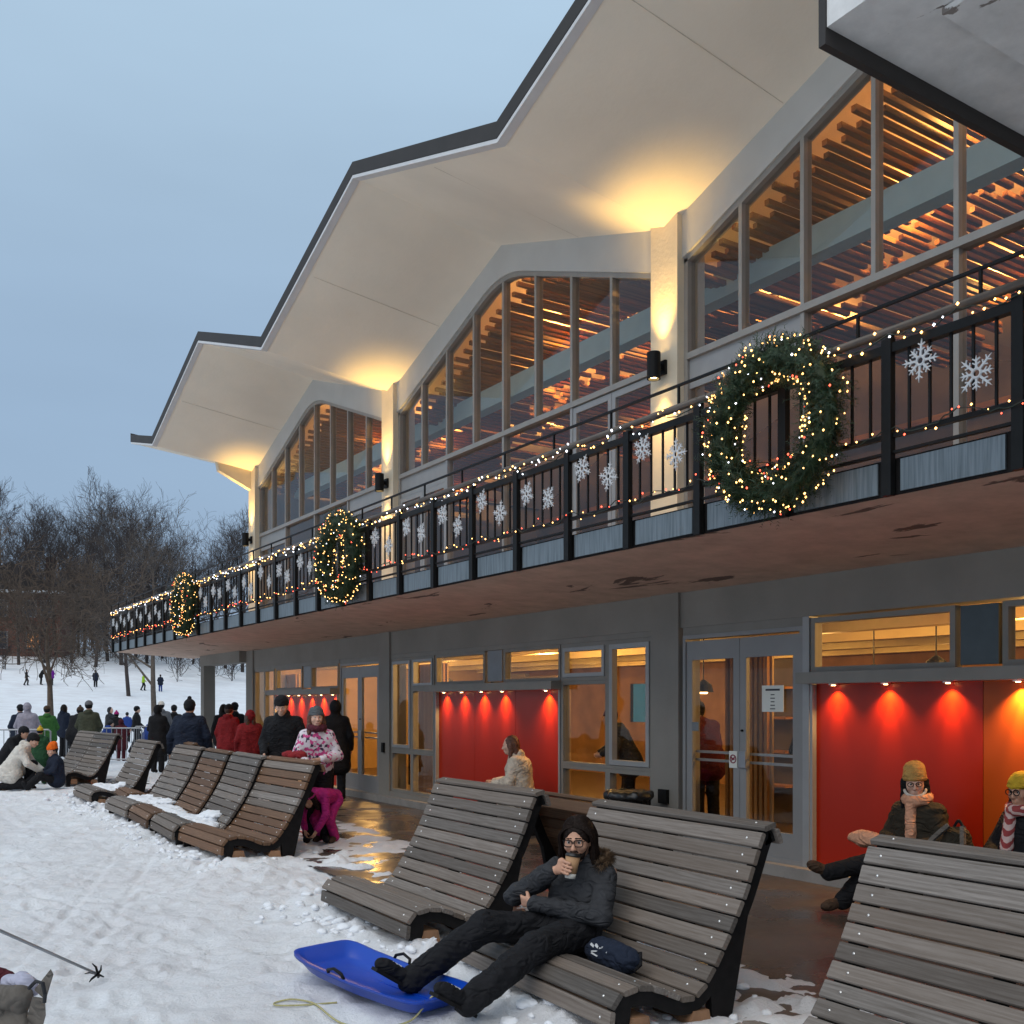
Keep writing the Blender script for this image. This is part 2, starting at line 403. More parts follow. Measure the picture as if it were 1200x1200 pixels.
# ------------------------------------------------------------------ helpers: geometry and objects
class MB:
    def __init__(self):
        self.v = []; self.f = []; self.mi = []; self.cur = 0
    def add(self, vs, fs):
        o = len(self.v)
        self.v.extend([tuple(p) for p in vs])
        for f in fs:
            self.f.append(tuple(i + o for i in f)); self.mi.append(self.cur)
        return self
    def box(self, x0, x1, y0, y1, z0, z1):
        vs = [(x0, y0, z0), (x1, y0, z0), (x1, y1, z0), (x0, y1, z0), (x0, y0, z1), (x1, y0, z1), (x1, y1, z1), (x0, y1, z1)]
        return self.add(vs, [(0, 3, 2, 1), (4, 5, 6, 7), (0, 1, 5, 4), (1, 2, 6, 5), (2, 3, 7, 6), (3, 0, 4, 7)])
    def obox(self, c, ax, ay, az):
        c, ax, ay, az = Vector(c), Vector(ax), Vector(ay), Vector(az)
        vs = [c + sx * ax + sy * ay + sz * az for sz in (-1, 1) for sx, sy in ((-1, -1), (1, -1), (1, 1), (-1, 1))]
        return self.add(vs, [(0, 3, 2, 1), (4, 5, 6, 7), (0, 1, 5, 4), (1, 2, 6, 5), (2, 3, 7, 6), (3, 0, 4, 7)])
    def bar(self, a, b, w, t, up=(0, 0, 1)):
        """Rectangular bar from a to b, w across, t along 'up'."""
        a, b = Vector(a), Vector(b); d = b - a; l = d.length; d = d / l
        up = Vector(up); s = d.cross(up)
        if s.length < 1e-6: s = d.cross(Vector((1, 0, 0)))
        s.normalize(); u = s.cross(d).normalized()
        return self.obox((a + b) / 2, d * l / 2, s * w / 2, u * t / 2)
    def prism(self, poly, axis, a0, a1):
        """poly: 2D points (counter-clockwise); extruded along axis 'x','y' or 'z'."""
        n = len(poly)
        def mk(p, a):
            return (a, p[0], p[1]) if axis == 'x' else ((p[0], a, p[1]) if axis == 'y' else (p[0], p[1], a))
        vs = [mk(p, a0) for p in poly] + [mk(p, a1) for p in poly]
        fs = [tuple(range(n - 1, -1, -1)), tuple(range(n, 2 * n))] + [(i, (i + 1) % n, (i + 1) % n + n, i + n) for i in range(n)]
        return self.add(vs, fs)
    def tube(self, pts, rad, seg=8, cap=True):
        pts = [Vector(p) for p in pts]
        n = len(pts)
        if not hasattr(rad, '__len__'): rad = [rad] * n
        vs = []; prev = None
        for i, p in enumerate(pts):
            d = (pts[min(i + 1, n - 1)] - pts[max(i - 1, 0)])
            if d.length < 1e-9: d = Vector((0, 0, 1))
            d.normalize()
            if prev is None:
                a = d.orthogonal().normalized()
            else:
                a = prev - d * prev.dot(d)
                a = a.normalized() if a.length > 1e-6 else d.orthogonal().normalized()
            prev = a
            bb = d.cross(a)
            for k in range(seg):
                t = 2 * PI * k / seg
                vs.append(p + (a * math.cos(t) + bb * math.sin(t)) * rad[i])
        fs = []
        for i in range(n - 1):
            for k in range(seg):
                k2 = (k + 1) % seg
                fs.append((i * seg + k, i * seg + k2, (i + 1) * seg + k2, (i + 1) * seg + k))
        if cap:
            fs.append(tuple(range(seg - 1, -1, -1))); fs.append(tuple((n - 1) * seg + k for k in range(seg)))
        return self.add(vs, fs)
    def lathe(self, prof, c=(0, 0, 0), seg=20):
        vs = []; fs = []; n = len(prof)
        for r, z in prof:
            for k in range(seg):
                t = 2 * PI * k / seg
                vs.append((c[0] + r * math.cos(t), c[1] + r * math.sin(t), c[2] + z))
        for i in range(n - 1):
            for k in range(seg):
                k2 = (k + 1) % seg
                fs.append((i * seg + k, i * seg + k2, (i + 1) * seg + k2, (i + 1) * seg + k))
        fs.append(tuple(range(seg - 1, -1, -1))); fs.append(tuple((n - 1) * seg + k for k in range(seg)))
        return self.add(vs, fs)
    def ball(self, c, r, n=0):
        """Octahedron-like bulb."""
        x, y, z = c
        vs = [(x + r, y, z), (x - r, y, z), (x, y + r, z), (x, y - r, z), (x, y, z + r), (x, y, z - r)]
        return self.add(vs, [(0, 2, 4), (2, 1, 4), (1, 3, 4), (3, 0, 4), (2, 0, 5), (1, 2, 5), (3, 1, 5), (0, 3, 5)])
    def mesh(self, name, mats, smooth=False):
        me = bpy.data.meshes.new(name)
        me.from_pydata(self.v, [], self.f)
        if not isinstance(mats, (list, tuple)): mats = [mats]
        for mm in mats: me.materials.append(mm)
        if len(mats) > 1: me.polygons.foreach_set('material_index', self.mi)
        if smooth: me.polygons.foreach_set('use_smooth', [True] * len(me.polygons))
        me.update()
        return me
    def build(self, name, mats, parent=None, loc=None, rz=0, smooth=False):
        return link(name, self.mesh(name, mats, smooth), parent, loc, rz)

def link(name, me, parent=None, loc=None, rz=0):
    o = bpy.data.objects.new(name, me)
    C.objects.link(o)
    if parent is not None: o.parent = parent
    if loc is not None: o.location = loc
    if rz: o.rotation_euler = (0, 0, rz)
    return o

def thing(name, label, cat, loc=(0, 0, 0), rz=0, group=None):
    o = bpy.data.objects.new(name, None)
    C.objects.link(o); o.location = loc; o.rotation_euler = (0, 0, rz)
    return tag(o, label, cat, group)

def tag(o, label, cat, group=None):
    o['label'] = label; o['category'] = cat
    if group: o['group'] = group
    return o

def stuff(o):
    o['kind'] = 'stuff'; return o

def struct(o):
    o['kind'] = 'structure'; return o

def np_mesh(name, V, F, mat, smooth=True):
    me = bpy.data.meshes.new(name)
    V = np.asarray(V, dtype=np.float32); F = np.asarray(F, dtype=np.int32)
    nv, nf, k = len(V), len(F), F.shape[1]
    me.vertices.add(nv); me.vertices.foreach_set('co', V.ravel())
    me.loops.add(nf * k); me.loops.foreach_set('vertex_index', F.ravel())
    me.polygons.add(nf); me.polygons.foreach_set('loop_start', np.arange(nf, dtype=np.int32) * k)
    me.polygons.foreach_set('loop_total', np.full(nf, k, dtype=np.int32))
    if smooth: me.polygons.foreach_set('use_smooth', np.ones(nf, dtype=bool))
    if mat is not None: me.materials.append(mat)
    me.update(calc_edges=True)
    return me

def at_px(px, d, z=0.0):
    """Ground point seen in column px at depth d (used to survey positions from the photograph)."""
    k = (px - 600) / 1175.0
    s, c = math.sin(TH), math.cos(TH)
    return (d * (s + c * k), d * (c - s * k), z)

def vnoise(x, y, seed=0):
    """Smooth 2D value noise, numpy."""
    xi = np.floor(x).astype(np.int64); yi = np.floor(y).astype(np.int64)
    xf = x - xi; yf = y - yi
    u = xf * xf * (3 - 2 * xf); v = yf * yf * (3 - 2 * yf)
    def h(a, b):
        n = (a * 374761393 + b * 668265263 + seed * 974711) & 0xffffffff
        n = ((n ^ (n >> 13)) * 1274126177) & 0xffffffff
        return ((n ^ (n >> 16)) & 0xffff) / 65535.0
    return (h(xi, yi) * (1 - u) + h(xi + 1, yi) * u) * (1 - v) + (h(xi, yi + 1) * (1 - u) + h(xi + 1, yi + 1) * u) * v

def fbm(x, y, oct=4, seed=0):
    s = 0; a = 1; t = 0
    for i in range(oct):
        s = s + a * vnoise(x * 2 ** i, y * 2 ** i, seed + i); t += a; a *= 0.5
    return s / t

def smooth01(t):
    t = np.clip(t, 0, 1); return t * t * (3 - 2 * t)

# ------------------------------------------------------------------ ground
PAVE_Z = -0.12
def edge_x(y):
    return np.clip(4.45 + 0.105 * y, 4.6, 7.3) + 0.5 * (fbm(y * 0.9, y * 0 + 3.3, 3, 5) - 0.5)

def hill(x, y):
    return np.interp(y, [-400, 46, 62, 78, 92, 118, 150, 400], [0, 0, 0.7, 2.1, 3.9, 7.6, 8.5, 14.0])

def ground_h(x, y):
    x = np.asarray(x, dtype=float); y = np.asarray(y, dtype=float)
    z = -0.13 + 0.045 * (fbm(x * 0.55, y * 0.55, 3, 1) - 0.5) * 2
    near = (np.abs(y) < 45)
    z = z + np.where(near, 0.030 * (fbm(x * 3.1, y * 3.1, 3, 2) - 0.5) * 2 + 0.022 * (fbm(x * 8.0, y * 8.0, 2, 31) - 0.5) * 2, 0)
    # ploughed, lumpy ridge along the line of loungers
    lump = np.exp(-((x - 3.35) / 0.55) ** 2) * (y < 21)
    z = z + lump * (0.03 + 0.10 * np.clip(fbm(x * 5.5, y * 5.5, 3, 9) - 0.42, 0, 1) * 2)
    lump2 = np.exp(-((x - 4.45) / 0.35) ** 2) * (y < 20)
    z = z + lump2 * 0.10 * np.clip(fbm(x * 6, y * 6, 3, 12) - 0.45, 0, 1) * 2
    z = z + hill(x, y) + np.where(y > 46, 1.0 * (fbm(x * 0.05, y * 0.05, 2, 3) - 0.5), 0)
    ex = edge_x(y)
    dip = smooth01((x - ex) / 0.35 + 0.35 * (fbm(x * 6, y * 6, 2, 21) - 0.5))
    inside = (y < 24.5) & (y > -60)
    z = np.where(inside, z * (1 - dip) + (-0.22) * dip, z)
    return z

def axis(parts):
    out = []
    for a, b_, n in parts:
        out.extend(np.linspace(a, b_, n, endpoint=False).tolist())
    out.append(parts[-1][1])
    return np.array(out)
gx = axis([(-900, -120, 10), (-120, -12, 24), (-12, -1.2, 30), (-1.2, 5.2, 200), (5.2, 7.6, 60), (7.6, 14, 20), (14, 60, 46), (60, 900, 14)])
gy = axis([(-300, -12, 10), (-12, 2, 18), (2, 12, 310), (12, 26, 190), (26, 60, 60), (60, 170, 66), (170, 1500, 16)])
GX, GY = np.meshgrid(gx, gy, indexing='ij')
GZ = ground_h(GX, GY)
# boot prints and sled tracks pressed into the snow
frn = random.Random(91)
def press(cx, cy, ang, a, b_, depth):
    i0, i1 = np.searchsorted(gx, [cx - a * 1.8, cx + a * 1.8]); j0, j1 = np.searchsorted(gy, [cy - a * 1.8, cy + a * 1.8])
    if i1 <= i0 or j1 <= j0: return
    X, Y = GX[i0:i1, j0:j1] - cx, GY[i0:i1, j0:j1] - cy
    u = X * math.cos(ang) + Y * math.sin(ang); v = -X * math.sin(ang) + Y * math.cos(ang)
    q = np.sqrt((u / a) ** 2 + (v / b_) ** 2)
    GZ[i0:i1, j0:j1] += -depth * np.clip(1.25 - q, 0, 0.6) / 0.6 + 0.35 * depth * np.exp(-((q - 1.45) / 0.25) ** 2)
for k in range(60):
    x, y = frn.uniform(-0.8, 3.0), frn.uniform(3.2, 19); a0 = frn.uniform(0, 2 * PI)
    for st in range(frn.randint(4, 10)):
        x += 0.55 * math.cos(a0); y += 0.55 * math.sin(a0); sd = 0.10 if st % 2 else -0.10
        if -1 < x < 3.05 and 3 < y < 22: press(x - sd * math.sin(a0), y + sd * math.cos(a0), a0 + frn.uniform(-0.2, 0.2), 0.155, 0.062, frn.uniform(0.012, 0.028))
        a0 += frn.uniform(-0.12, 0.12)
for (x0, y0, a0, n_) in ((0.2, 4.2, 1.35, 90), (1.6, 8.0, 1.75, 80), (-0.4, 9, 0.9, 50)):
    for st in range(n_):
        x0 += 0.1 * math.cos(a0); y0 += 0.1 * math.sin(a0); a0 += frn.uniform(-0.02, 0.02)
        if x0 < 3.0:
            for sd in (-0.2, 0.2): press(x0 - sd * math.sin(a0), y0 + sd * math.cos(a0), a0, 0.12, 0.05, 0.006)
nx_, ny_ = GX.shape
V = np.stack([GX, GY, GZ], -1).reshape(-1, 3)
idx = np.arange(nx_ * ny_).reshape(nx_, ny_)
F = np.stack([idx[:-1, :-1], idx[1:, :-1], idx[1:, 1:], idx[:-1, 1:]], -1).reshape(-1, 4)
me = np_mesh('snow_ground', V, F, M['snow'])
gr = np.clip(1 - (edge_x(GY) - GX) / 0.9, 0, 1) * ((GY < 24) & (GY > -60))
at_ = me.attributes.new('grit', 'FLOAT', 'POINT')
at_.data.foreach_set('value', gr.reshape(-1).astype(np.float32))
struct(link('snow_ground', me))
pv = MB(); pv.add([(4.0, -60, PAVE_Z), (16, -60, PAVE_Z), (16, 24.4, PAVE_Z), (4.0, 24.4, PAVE_Z)], [(0, 1, 2, 3)])
struct(pv.build('wet_pavement', M['paving']))

# ------------------------------------------------------------------ the pavilion
XF = 7.8            # facade plane
XE = 5.48           # roof edge
BAYS = [1.5, 8.64, 15.78, 22.95]
NODES = [(-5.6, 'v'), (-2.05, 'r'), (1.5, 'v'), (5.08, 'r'), (8.64, 'v'), (12.2, 'r'), (15.78, 'v'), (19.36, 'r'), (22.95, 'v'), (25.0, 'e')]
ZO = {'v': 7.33, 'r': 8.53, 'e': 7.82}     # soffit at the roof edge
ZI = {'v': 7.02, 'r': 8.20, 'e': 7.55}     # soffit at the wall
def soffit_wall(y):
    return float(np.interp(y, [n[0] for n in NODES], [ZI[n[1]] for n in NODES]))

pav = thing('pavilion_building', 'two storey grey pavilion with folded white roof and red panels at ground level', 'building', (0, 0, 0))
# roof shell: soffit slopes down from the edge to the wall, then runs level over the hall
rb = MB()
TR = 0.17
ns = len(NODES)
XB = 16.0
rows = []
for (y, k) in NODES:
    rows.append([(XE, y, ZO[k]), (XF + 0.1, y, ZI[k]), (XB, y, ZI[k]), (XB, y, ZI[k] + TR), (XF + 0.1, y, ZI[k] + TR), (XE, y, ZO[k] + TR)])
vs = [p for r in rows for p in r]
fs = []
for i in range(ns - 1):
    for j in range(6):
        j2 = (j + 1) % 6
        fs.append((i * 6 + j, i * 6 + j2, (i + 1) * 6 + j2, (i + 1) * 6 + j))
fs.append((5, 4, 3, 2, 1, 0)); fs.append(tuple((ns - 1) * 6 + j for j in range(6)))
rb.add(vs, fs)
roof = rb.build('roof', M['soffit'], pav)
for i in range(ns - 1):
    (y0, k0), (y1, k1) = NODES[i], NODES[i + 1]
    a = Vector((0, y0, ZO[k0])); b_ = Vector((0, y1, ZO[k1]))
    fb = MB(); x0, x1 = XE - 0.035, XE - 0.004
    fb.add([(x0, y0, a.z + 0.035), (x0, y1, b_.z + 0.035), (x0, y1, b_.z + 0.205), (x0, y0, a.z + 0.205),
            (x1, y0, a.z + 0.035), (x1, y1, b_.z + 0.035), (x1, y1, b_.z + 0.205), (x1, y0, a.z + 0.205)],
           [(0, 1, 2, 3), (7, 6, 5, 4), (0, 4, 5, 1), (3, 2, 6, 7), (0, 3, 7, 4), (1, 5, 6, 2)])
    fb.build('fascia_board', M['fascia'], roof)
    db = MB(); x0, x1 = XE - 0.03, XE + 0.07
    db.add([(x0, y0, a.z - 0.012), (x0, y1, b_.z - 0.012), (x0, y1, b_.z + 0.03), (x0, y0, a.z + 0.03),
            (x1, y0, a.z - 0.02), (x1, y1, b_.z - 0.02), (x1, y1, b_.z + 0.02), (x1, y0, a.z + 0.02)],
           [(0, 1, 2, 3), (7, 6, 5, 4), (0, 4, 5, 1), (3, 2, 6, 7), (0, 3, 7, 4), (1, 5, 6, 2)])
    db.build('drip_edge', M['drip'], roof)
eb = MB(); eb.prism([(XE - 0.035, 7.86), (XF + 0.1, 7.58), (XF + 0.1, 7.80), (XE - 0.035, 8.06)], 'y', 25.004, 25.04)
eb.build('fascia_board', M['fascia'], roof)
# thin joints in the soffit
M['joint'] = plain('soffit_joint', (0.66, 0.585, 0.475), 0.8, var=0.15, scale=5)
def soffit_at(x, y):
    o = float(np.interp(y, [n[0] for n in NODES], [ZO[n[1]] for n in NODES])); i = soffit_wall(y)
    return o + (i - o) * (x - XE) / (XF + 0.1 - XE)
for yj in (6.9, 10.3, 14.0, 17.5, 21.2):
    jb = MB(); jb.bar((XE + 0.15, yj, soffit_at(XE + 0.15, yj) - 0.001), (XF - 0.05, yj + 0.02, soffit_at(XF - 0.05, yj + 0.02) - 0.001), 0.005, 0.005); jb.build('soffit_joint', M['joint'], roof)
# columns of the upper storey
CW = 0.225
for yc in [-5.6] + BAYS:
    cb_ = MB(); cb_.box(XF - 0.10, XF + 0.32, yc - CW, yc + CW, 3.2, ZI['v'] + 0.1)
    cb_.build('column', M['render'], pav)
# bracket beam at the end column
bb = MB(); bb.prism([(6.9, 7.22), (6.95, 6.98), (7.70, 6.62), (7.70, 7.18)], 'y', 23.0, 23.17); bb.build('bracket', M['render'], pav)

def gable(y0, y1, zc, zr, rr=0.16, n=9):
    """Polyline of a gable with a rounded ridge, from y0 to y1."""
    ym = (y0 + y1) / 2; sl = (zr - zc) / (ym - y0)
    w = 0.55
    pts = [(y0, zc)]
    for i in range(n):
        t = -1 + 2 * i / (n - 1)
        y = ym + t * w
        zlin = zr - abs(t) * w * sl
        z = zr - sl * w * (0.5 + 0.5 * t * t) * 1.0
        z = min(z, zr - sl * w * (0.5 + 0.5 * t * t))
        pts.append((y, z))
    pts.append((y1, zc))
    return pts
def interp_poly(pts, y):
    return float(np.interp(y, [p[0] for p in pts], [p[1] for p in pts]))

ZT = 5.5      # transom
def upper_window(y0, y1, doors, headers, full=True):
    gp = gable(y0, y1, 6.62, 7.86)
    # wall band between the window head and the soffit
    band = MB()
    top = [(y, interp_poly([(y0, soffit_wall(y0)), ((y0 + y1) / 2, ZI['r']), (y1, soffit_wall(y1))], y) + 0.06) for y, _ in gp]
    n = len(gp)
    vs = [(XF - 0.03, y, z) for y, z in gp] + [(XF - 0.03, y, z) for y, z in top] + [(XF + 0.2, y, z) for y, z in gp] + [(XF + 0.2, y, z) for y, z in top]
    fs = []
    for i in range(n - 1):
        fs += [(i, i + 1, n + i + 1, n + i), (2 * n + i, 3 * n + i, 3 * n + i + 1, 2 * n + i + 1), (i, 2 * n + i, 2 * n + i + 1, i + 1), (n + i, n + i + 1, 3 * n + i + 1, 3 * n + i)]
    band.add(vs, fs); band.build('gable_wall', M['band'], pav)
    # frame
    fr = MB()
    for (a, b_) in zip(gp[:-1], gp[1:]):
        fr.bar((XF + 0.06, a[0], a[1] - 0.03), (XF + 0.06, b_[0], b_[1] - 0.03), 0.12, 0.06, (0, 0, 1))
    for yy in (y0 + 0.03, y1 - 0.03):
        fr.box(XF, XF + 0.12, yy - 0.03, yy + 0.03, 3.2, interp_poly(gp, yy) - 0.02)
    fr.box(XF - 0.02, XF + 0.12, y0 + 0.06, y1 - 0.06, ZT - 0.035, ZT + 0.035)
    fr.box(XF, XF + 0.12, y0 + 0.06, y1 - 0.06, 3.2, 3.32)
    win = fr.build('window', M['alu'], pav)
    N = 8
    ys = np.linspace(y0 + 0.03, y1 - 0.03, N + 1)
    for i in range(1, N):
        mb = MB(); mb.box(XF + 0.002, XF + 0.118, ys[i] - 0.024, ys[i] + 0.024, ZT + 0.036, interp_poly(gp, ys[i]) - 0.05)
        mb.build('mullion', M['alu'], win)
    for i in range(N):
        a, b_ = ys[i] + 0.026, ys[i + 1] - 0.026
        pb = MB()
        sub = [p for p in gp if a < p[0] < b_]
        poly = [(a, ZT + 0.036), (b_, ZT + 0.036), (b_, interp_poly(gp, b_) - 0.055)] + [(p[0], p[1] - 0.055) for p in reversed(sub)] + [(a, interp_poly(gp, a) - 0.055)]
        pb.prism(poly, 'x', XF + 0.055, XF + 0.063)
        pb.build('pane', M['glass'], win)
    # lower lights: pairs of panes, some of them doors with pale frames
    for i in range(0, N, 2):
        a, b_ = ys[i], ys[i + 2]
        if i: 
            mb = MB(); mb.box(XF + 0.002, XF + 0.118, a - 0.026, a + 0.026, 3.322, ZT - 0.036); mb.build('mullion', M['alu_light'] if i // 2 in doors or i // 2 - 1 in doors else M['alu'], win)
        za = ZT - 0.036
        if i // 2 in headers:
            hb = MB(); hb.box(XF + 0.03, XF + 0.07, a + 0.03, b_ - 0.03, 5.14, za); hb.build('header_panel', M['alu_light'], win); za = 5.138
        if i // 2 in doors:
            ym = (a + b_) / 2
            for (p, q) in ((a + 0.03, ym - 0.004), (ym + 0.004, b_ - 0.03)):
                db = MB()
                db.box(XF + 0.01, XF + 0.06, p, p + 0.07, 3.33, za - 0.01); db.box(XF + 0.01, XF + 0.06, q - 0.07, q, 3.33, za - 0.01)
                db.box(XF + 0.01, XF + 0.06, p + 0.07, q - 0.07, za - 0.09, za - 0.01); db.box(XF + 0.01, XF + 0.06, p + 0.07, q - 0.07, 3.33, 3.5)
                db.build('door_frame', M['alu_light'], win)
                pb = MB(); pb.box(XF + 0.03, XF + 0.038, p + 0.071, q - 0.071, 3.501, za - 0.091); pb.build('pane', M['glass'], win)
        else:
            pb = MB(); pb.box(XF + 0.055, XF + 0.063, a + 0.028, b_ - 0.028, 3.323, za); pb.build('pane', M['glass'], win)
upper_window(-5.6 + CW, 1.5 - CW, (), ())
upper_window(1.5 + CW, 8.64 - CW, (), (3,))
upper_window(8.64 + CW, 15.78 - CW, (0, 3), (3,))
upper_window(15.78 + CW, 22.95 - CW, (), (0, 3))

# hall behind the upper windows
hb = MB(); hb.box(XF + 0.15, XB - 0.1, -5.6, 23.1, 3.06, 3.2); hb.build('hall_floor', M['int_floor'], pav)
hb = MB(); hb.box(XB - 0.1, XB, -5.6, 23.1, 2.9, 8.6); hb.build('back_wall', M['int_dark'], pav)
hb = MB(); hb.box(XF + 0.2, XB, 23.1, 23.2, 0, 7.4); hb.build('end_wall', M['wall_grey'], pav)
hb = MB(); hb.box(8.72, 8.94, -5.6, 22.9, 6.50, 6.82); hb.build('hall_beam', M['teal'], pav)
cl = MB(); cl.box(15.6, 15.66, -5.6, 22.9, 6.5, 6.6); ceil = cl.build('slatted_ceiling', M['slat'], pav)
rest = MB()
slat_mesh = {}
for bi in range(len(BAYS) - 1):
    yv0, yv1 = BAYS[bi], BAYS[bi + 1]
    y = yv0 + 0.06; k = 0
    while y < yv1 - 0.04:
        z = soffit_wall(y) - 0.40
        sl = 0.33 if y < (yv0 + yv1) / 2 else -0.33
        st = 8.12 + (0.22 if k % 2 else 0) + random.uniform(-0.06, 0.06)
        for s_ in range(2):
            ln = random.choice([1.9, 2.3, 2.7]) if s_ == 0 else random.choice([2.6, 3.0])
            if bi < 2:
                key = ln
                if key not in slat_mesh:
                    sm = MB(); sm.box(-0.031, 0.031, 0, ln, -0.03, 0.03); slat_mesh[key] = sm.mesh('slat', M['slat'])
                o = link('slat', slat_mesh[key], ceil, (st, y, z + random.uniform(-0.015, 0.015)))
                o.rotation_euler = (0, 0, -PI / 2)
            else:
                rest.obox((st + ln / 2, y, z), (ln / 2, 0, 0), (0, 0.031, 0), (0, 0, 0.03))
            st += ln + random.uniform(0.1, 0.35)
        y += 0.0995; k += 1
stuff(rest.build('slat_rows', M['slat'], ceil))

def point(name, loc, energy, col, r=0.05):
    l = bpy.data.lights.new(name, 'POINT'); l.energy = energy; l.color = col; l.shadow_soft_size = r
    o = bpy.data.objects.new(name, l); C.objects.link(o); o.location = loc; return o
def spot(name, loc, target, energy, col, ang, blend=0.5, r=0.02):
    l = bpy.data.lights.new(name, 'SPOT'); l.energy = energy; l.color = col; l.spot_size = math.radians(ang); l.spot_blend = blend; l.shadow_soft_size = r
    o = bpy.data.objects.new(name, l); C.objects.link(o); o.location = loc
    o.rotation_euler = (Vector(target) - Vector(loc)).to_track_quat('-Z', 'Y').to_euler(); return o
WARM = (1.0, 0.60, 0.22)
for yv0, yv1 in zip(BAYS[:-1], BAYS[1:]):
    ym = (yv0 + yv1) / 2
    for (dx, dy) in ((9.3, -0.9), (11.2, 0.7), (13.2, -0.6), (10.2, 2.0), (12.2, -2.2), (9.6, 0.9), (12.6, 2.4), (10.8, -2.4)):
        y = ym + dy
        z = soffit_wall(y) - 0.17
        lamp = MB(); lamp.lathe([(0.06, 0.05), (0.075, 0.0), (0.06, -0.01)], (dx, y, z + 0.08), 10); lamp.build('cove_lamp', M['black'], ceil)
        point('cove_light', (dx, y, z), 85, (1.0, 0.48, 0.12), 0.06)

# balcony
sb = MB(); sb.prism([(5.73, 2.99), (6.4, 2.945), (XF, 2.86), (XF, 3.2), (5.73, 3.2)], 'y', -8.0, 28.3)
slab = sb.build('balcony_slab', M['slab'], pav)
be = MB(); be.box(5.712, 5.728, -8.0, 28.28, 2.975, 3.215); be.build('edge_channel', M['black_rough'], slab)
PY0, PS = 4.17, 0.888
post_y = [PY0 + PS * k for k in range(-4, 28)]
pm = MB(); pm.box(-0.007, 0.007, 0.10, PS - 0.075, 2.992, 3.20); pmesh = pm.mesh('edge_panel', M['panel'])
for y in post_y[:-1]:
    link('edge_panel', pmesh, slab, (5.700, y, 0))
rr = MB(); rr.box(5.655, 5.715, post_y[0], 28.28, 3.90, 3.96)
rail = rr.build('balcony_railing', M['black'], pav)
r2_ = MB(); r2_.tube([(5.69, post_y[0], 4.055), (5.69, 28.28, 4.055)], 0.030, 10); r2_.build('handrail', M['handrail'], rail, smooth=True)
r3 = MB(); r3.box(5.675, 5.697, post_y[0], 28.28, 4.225, 4.245); r3.build('upper_rail', M['black'], rail)
r4 = MB(); r4.box(5.668, 5.702, post_y[0], 28.28, 3.345, 3.375); r4.build('bottom_rail', M['black'], rail)
r5 = MB(); r5.box(5.668, 5.702, post_y[0], 28.28, 3.24, 3.258); r5.build('bottom_rail', M['black'], rail)
pp = MB(); pp.box(-0.045, 0.005, -0.036, 0.036, 2.965, 3.995); pp.box(-0.01, 0.02, -0.02, 0.02, 3.995, 4.03); ppm = pp.mesh('post', M['black'])
sp = MB(); sp.box(-0.009, 0.009, -0.009, 0.009, 4.08, 4.225); spm = sp.mesh('upper_post', M['black'])
bm_ = MB(); bm_.box(-0.008, 0.008, -0.008, 0.008, 3.375, 3.90); bmm = bm_.mesh('baluster', M['black'])
for i, y in enumerate(post_y):
    link('post', ppm, rail, (5.69, y, 0))
    link('upper_post', spm, rail, (5.686, y + 0.25, 0))
    if i < len(post_y) - 1:
        for j in range(1, 6):
            link('baluster', bmm, rail, (5.685, y + PS * j / 6, 0))

# canopy slab above the viewer
cn = MB(); cn.box(3.62, XF, -4.0, 2.98, 4.62, 4.95)
can = cn.build('concrete_canopy', M['canopy'], pav)
cn = MB(); cn.box(3.612, XF, 2.982, 3.02, 4.545, 4.96); cn.build('edge_lip', M['fascia'], can)
for i in range(7):
    cn = MB(); cn.box(3.95 + 0.55 * i, 3.97 + 0.55 * i, -4.0, 2.6, 4.612, 4.619); cn.build('board_mark', M['canopy'], can)
cn = MB(); cn.box(3.93, XF, -4.0, 2.62, 4.585, 4.611); cn.build('soffit_panel', M['canopy'], can)

# ------------------------------------------------------------------ ground floor front
hd = MB(); hd.box(XF, XF + 0.25, -8.0, 23.56, 2.46, 2.93); hd.build('lintel_wall', M['wall_grey'], pav)
for y0, y1 in ((8.47, 8.94), (15.84, 16.26), (23.08, 23.56), (1.2, 1.66)):
    pb = MB(); pb.box(XF - 0.035, XF + 0.3, y0, y1, PAVE_Z - 0.05, 2.95); pb.build('pillar', M['wall_grey'], pav)
pb = MB(); pb.box(7.62, 7.92, 26.55, 26.83, -0.3, 2.9); pb.box(7.60, 7.94, 23.56, 26.85, 2.6, 2.9); pb.build('pillar', M['wall_grey'], pav)
kb = MB(); kb.box(XF - 0.12, XF + 0.4, -8.0, 23.6, PAVE_Z - 0.05, -0.005); kb.build('step', M['step'], pav)

def casing(parent, x0, x1, y0, y1, z0, z1, w, mat, name='window'):
    """Rectangular frame of width w."""
    fb = MB()
    fb.box(x0, x1, y0, y0 + w, z0, z1); fb.box(x0, x1, y1 - w, y1, z0, z1)
    fb.box(x0, x1, y0 + w, y1 - w, z0, z0 + w); fb.box(x0, x1, y0 + w, y1 - w, z1 - w, z1)
    return fb.build(name, mat, parent)
def lower_light(y0, y1, z0, z1, w=0.045, mat='frame_grey', inner=0.0):
    o = casing(pav, XF + 0.005, XF + 0.11, y0, y1, z0, z1, w, M[mat])
    a, b_, c, d = y0 + w, y1 - w, z0 + w, z1 - w
    if inner > 0:
        casing(o, XF - 0.012, XF + 0.07, a + 0.002, b_ - 0.002, c + 0.002, d - 0.002, inner, M['alu_light'] if mat == 'frame_grey' else M[mat], 'sash')
        a += inner; b_ -= inner; c += inner; d -= inner
    pb = MB(); pb.box(XF + 0.05, XF + 0.058, a, b_, c, d); pb.build('pane', M['glass_low'], o)
    return o
def opaque(y0, y1, z0, z1, mat):
    pb = MB(); pb.box(XF + 0.02, XF + 0.09, y0, y1, z0, z1); pb.build('infill_panel', M[mat], pav)

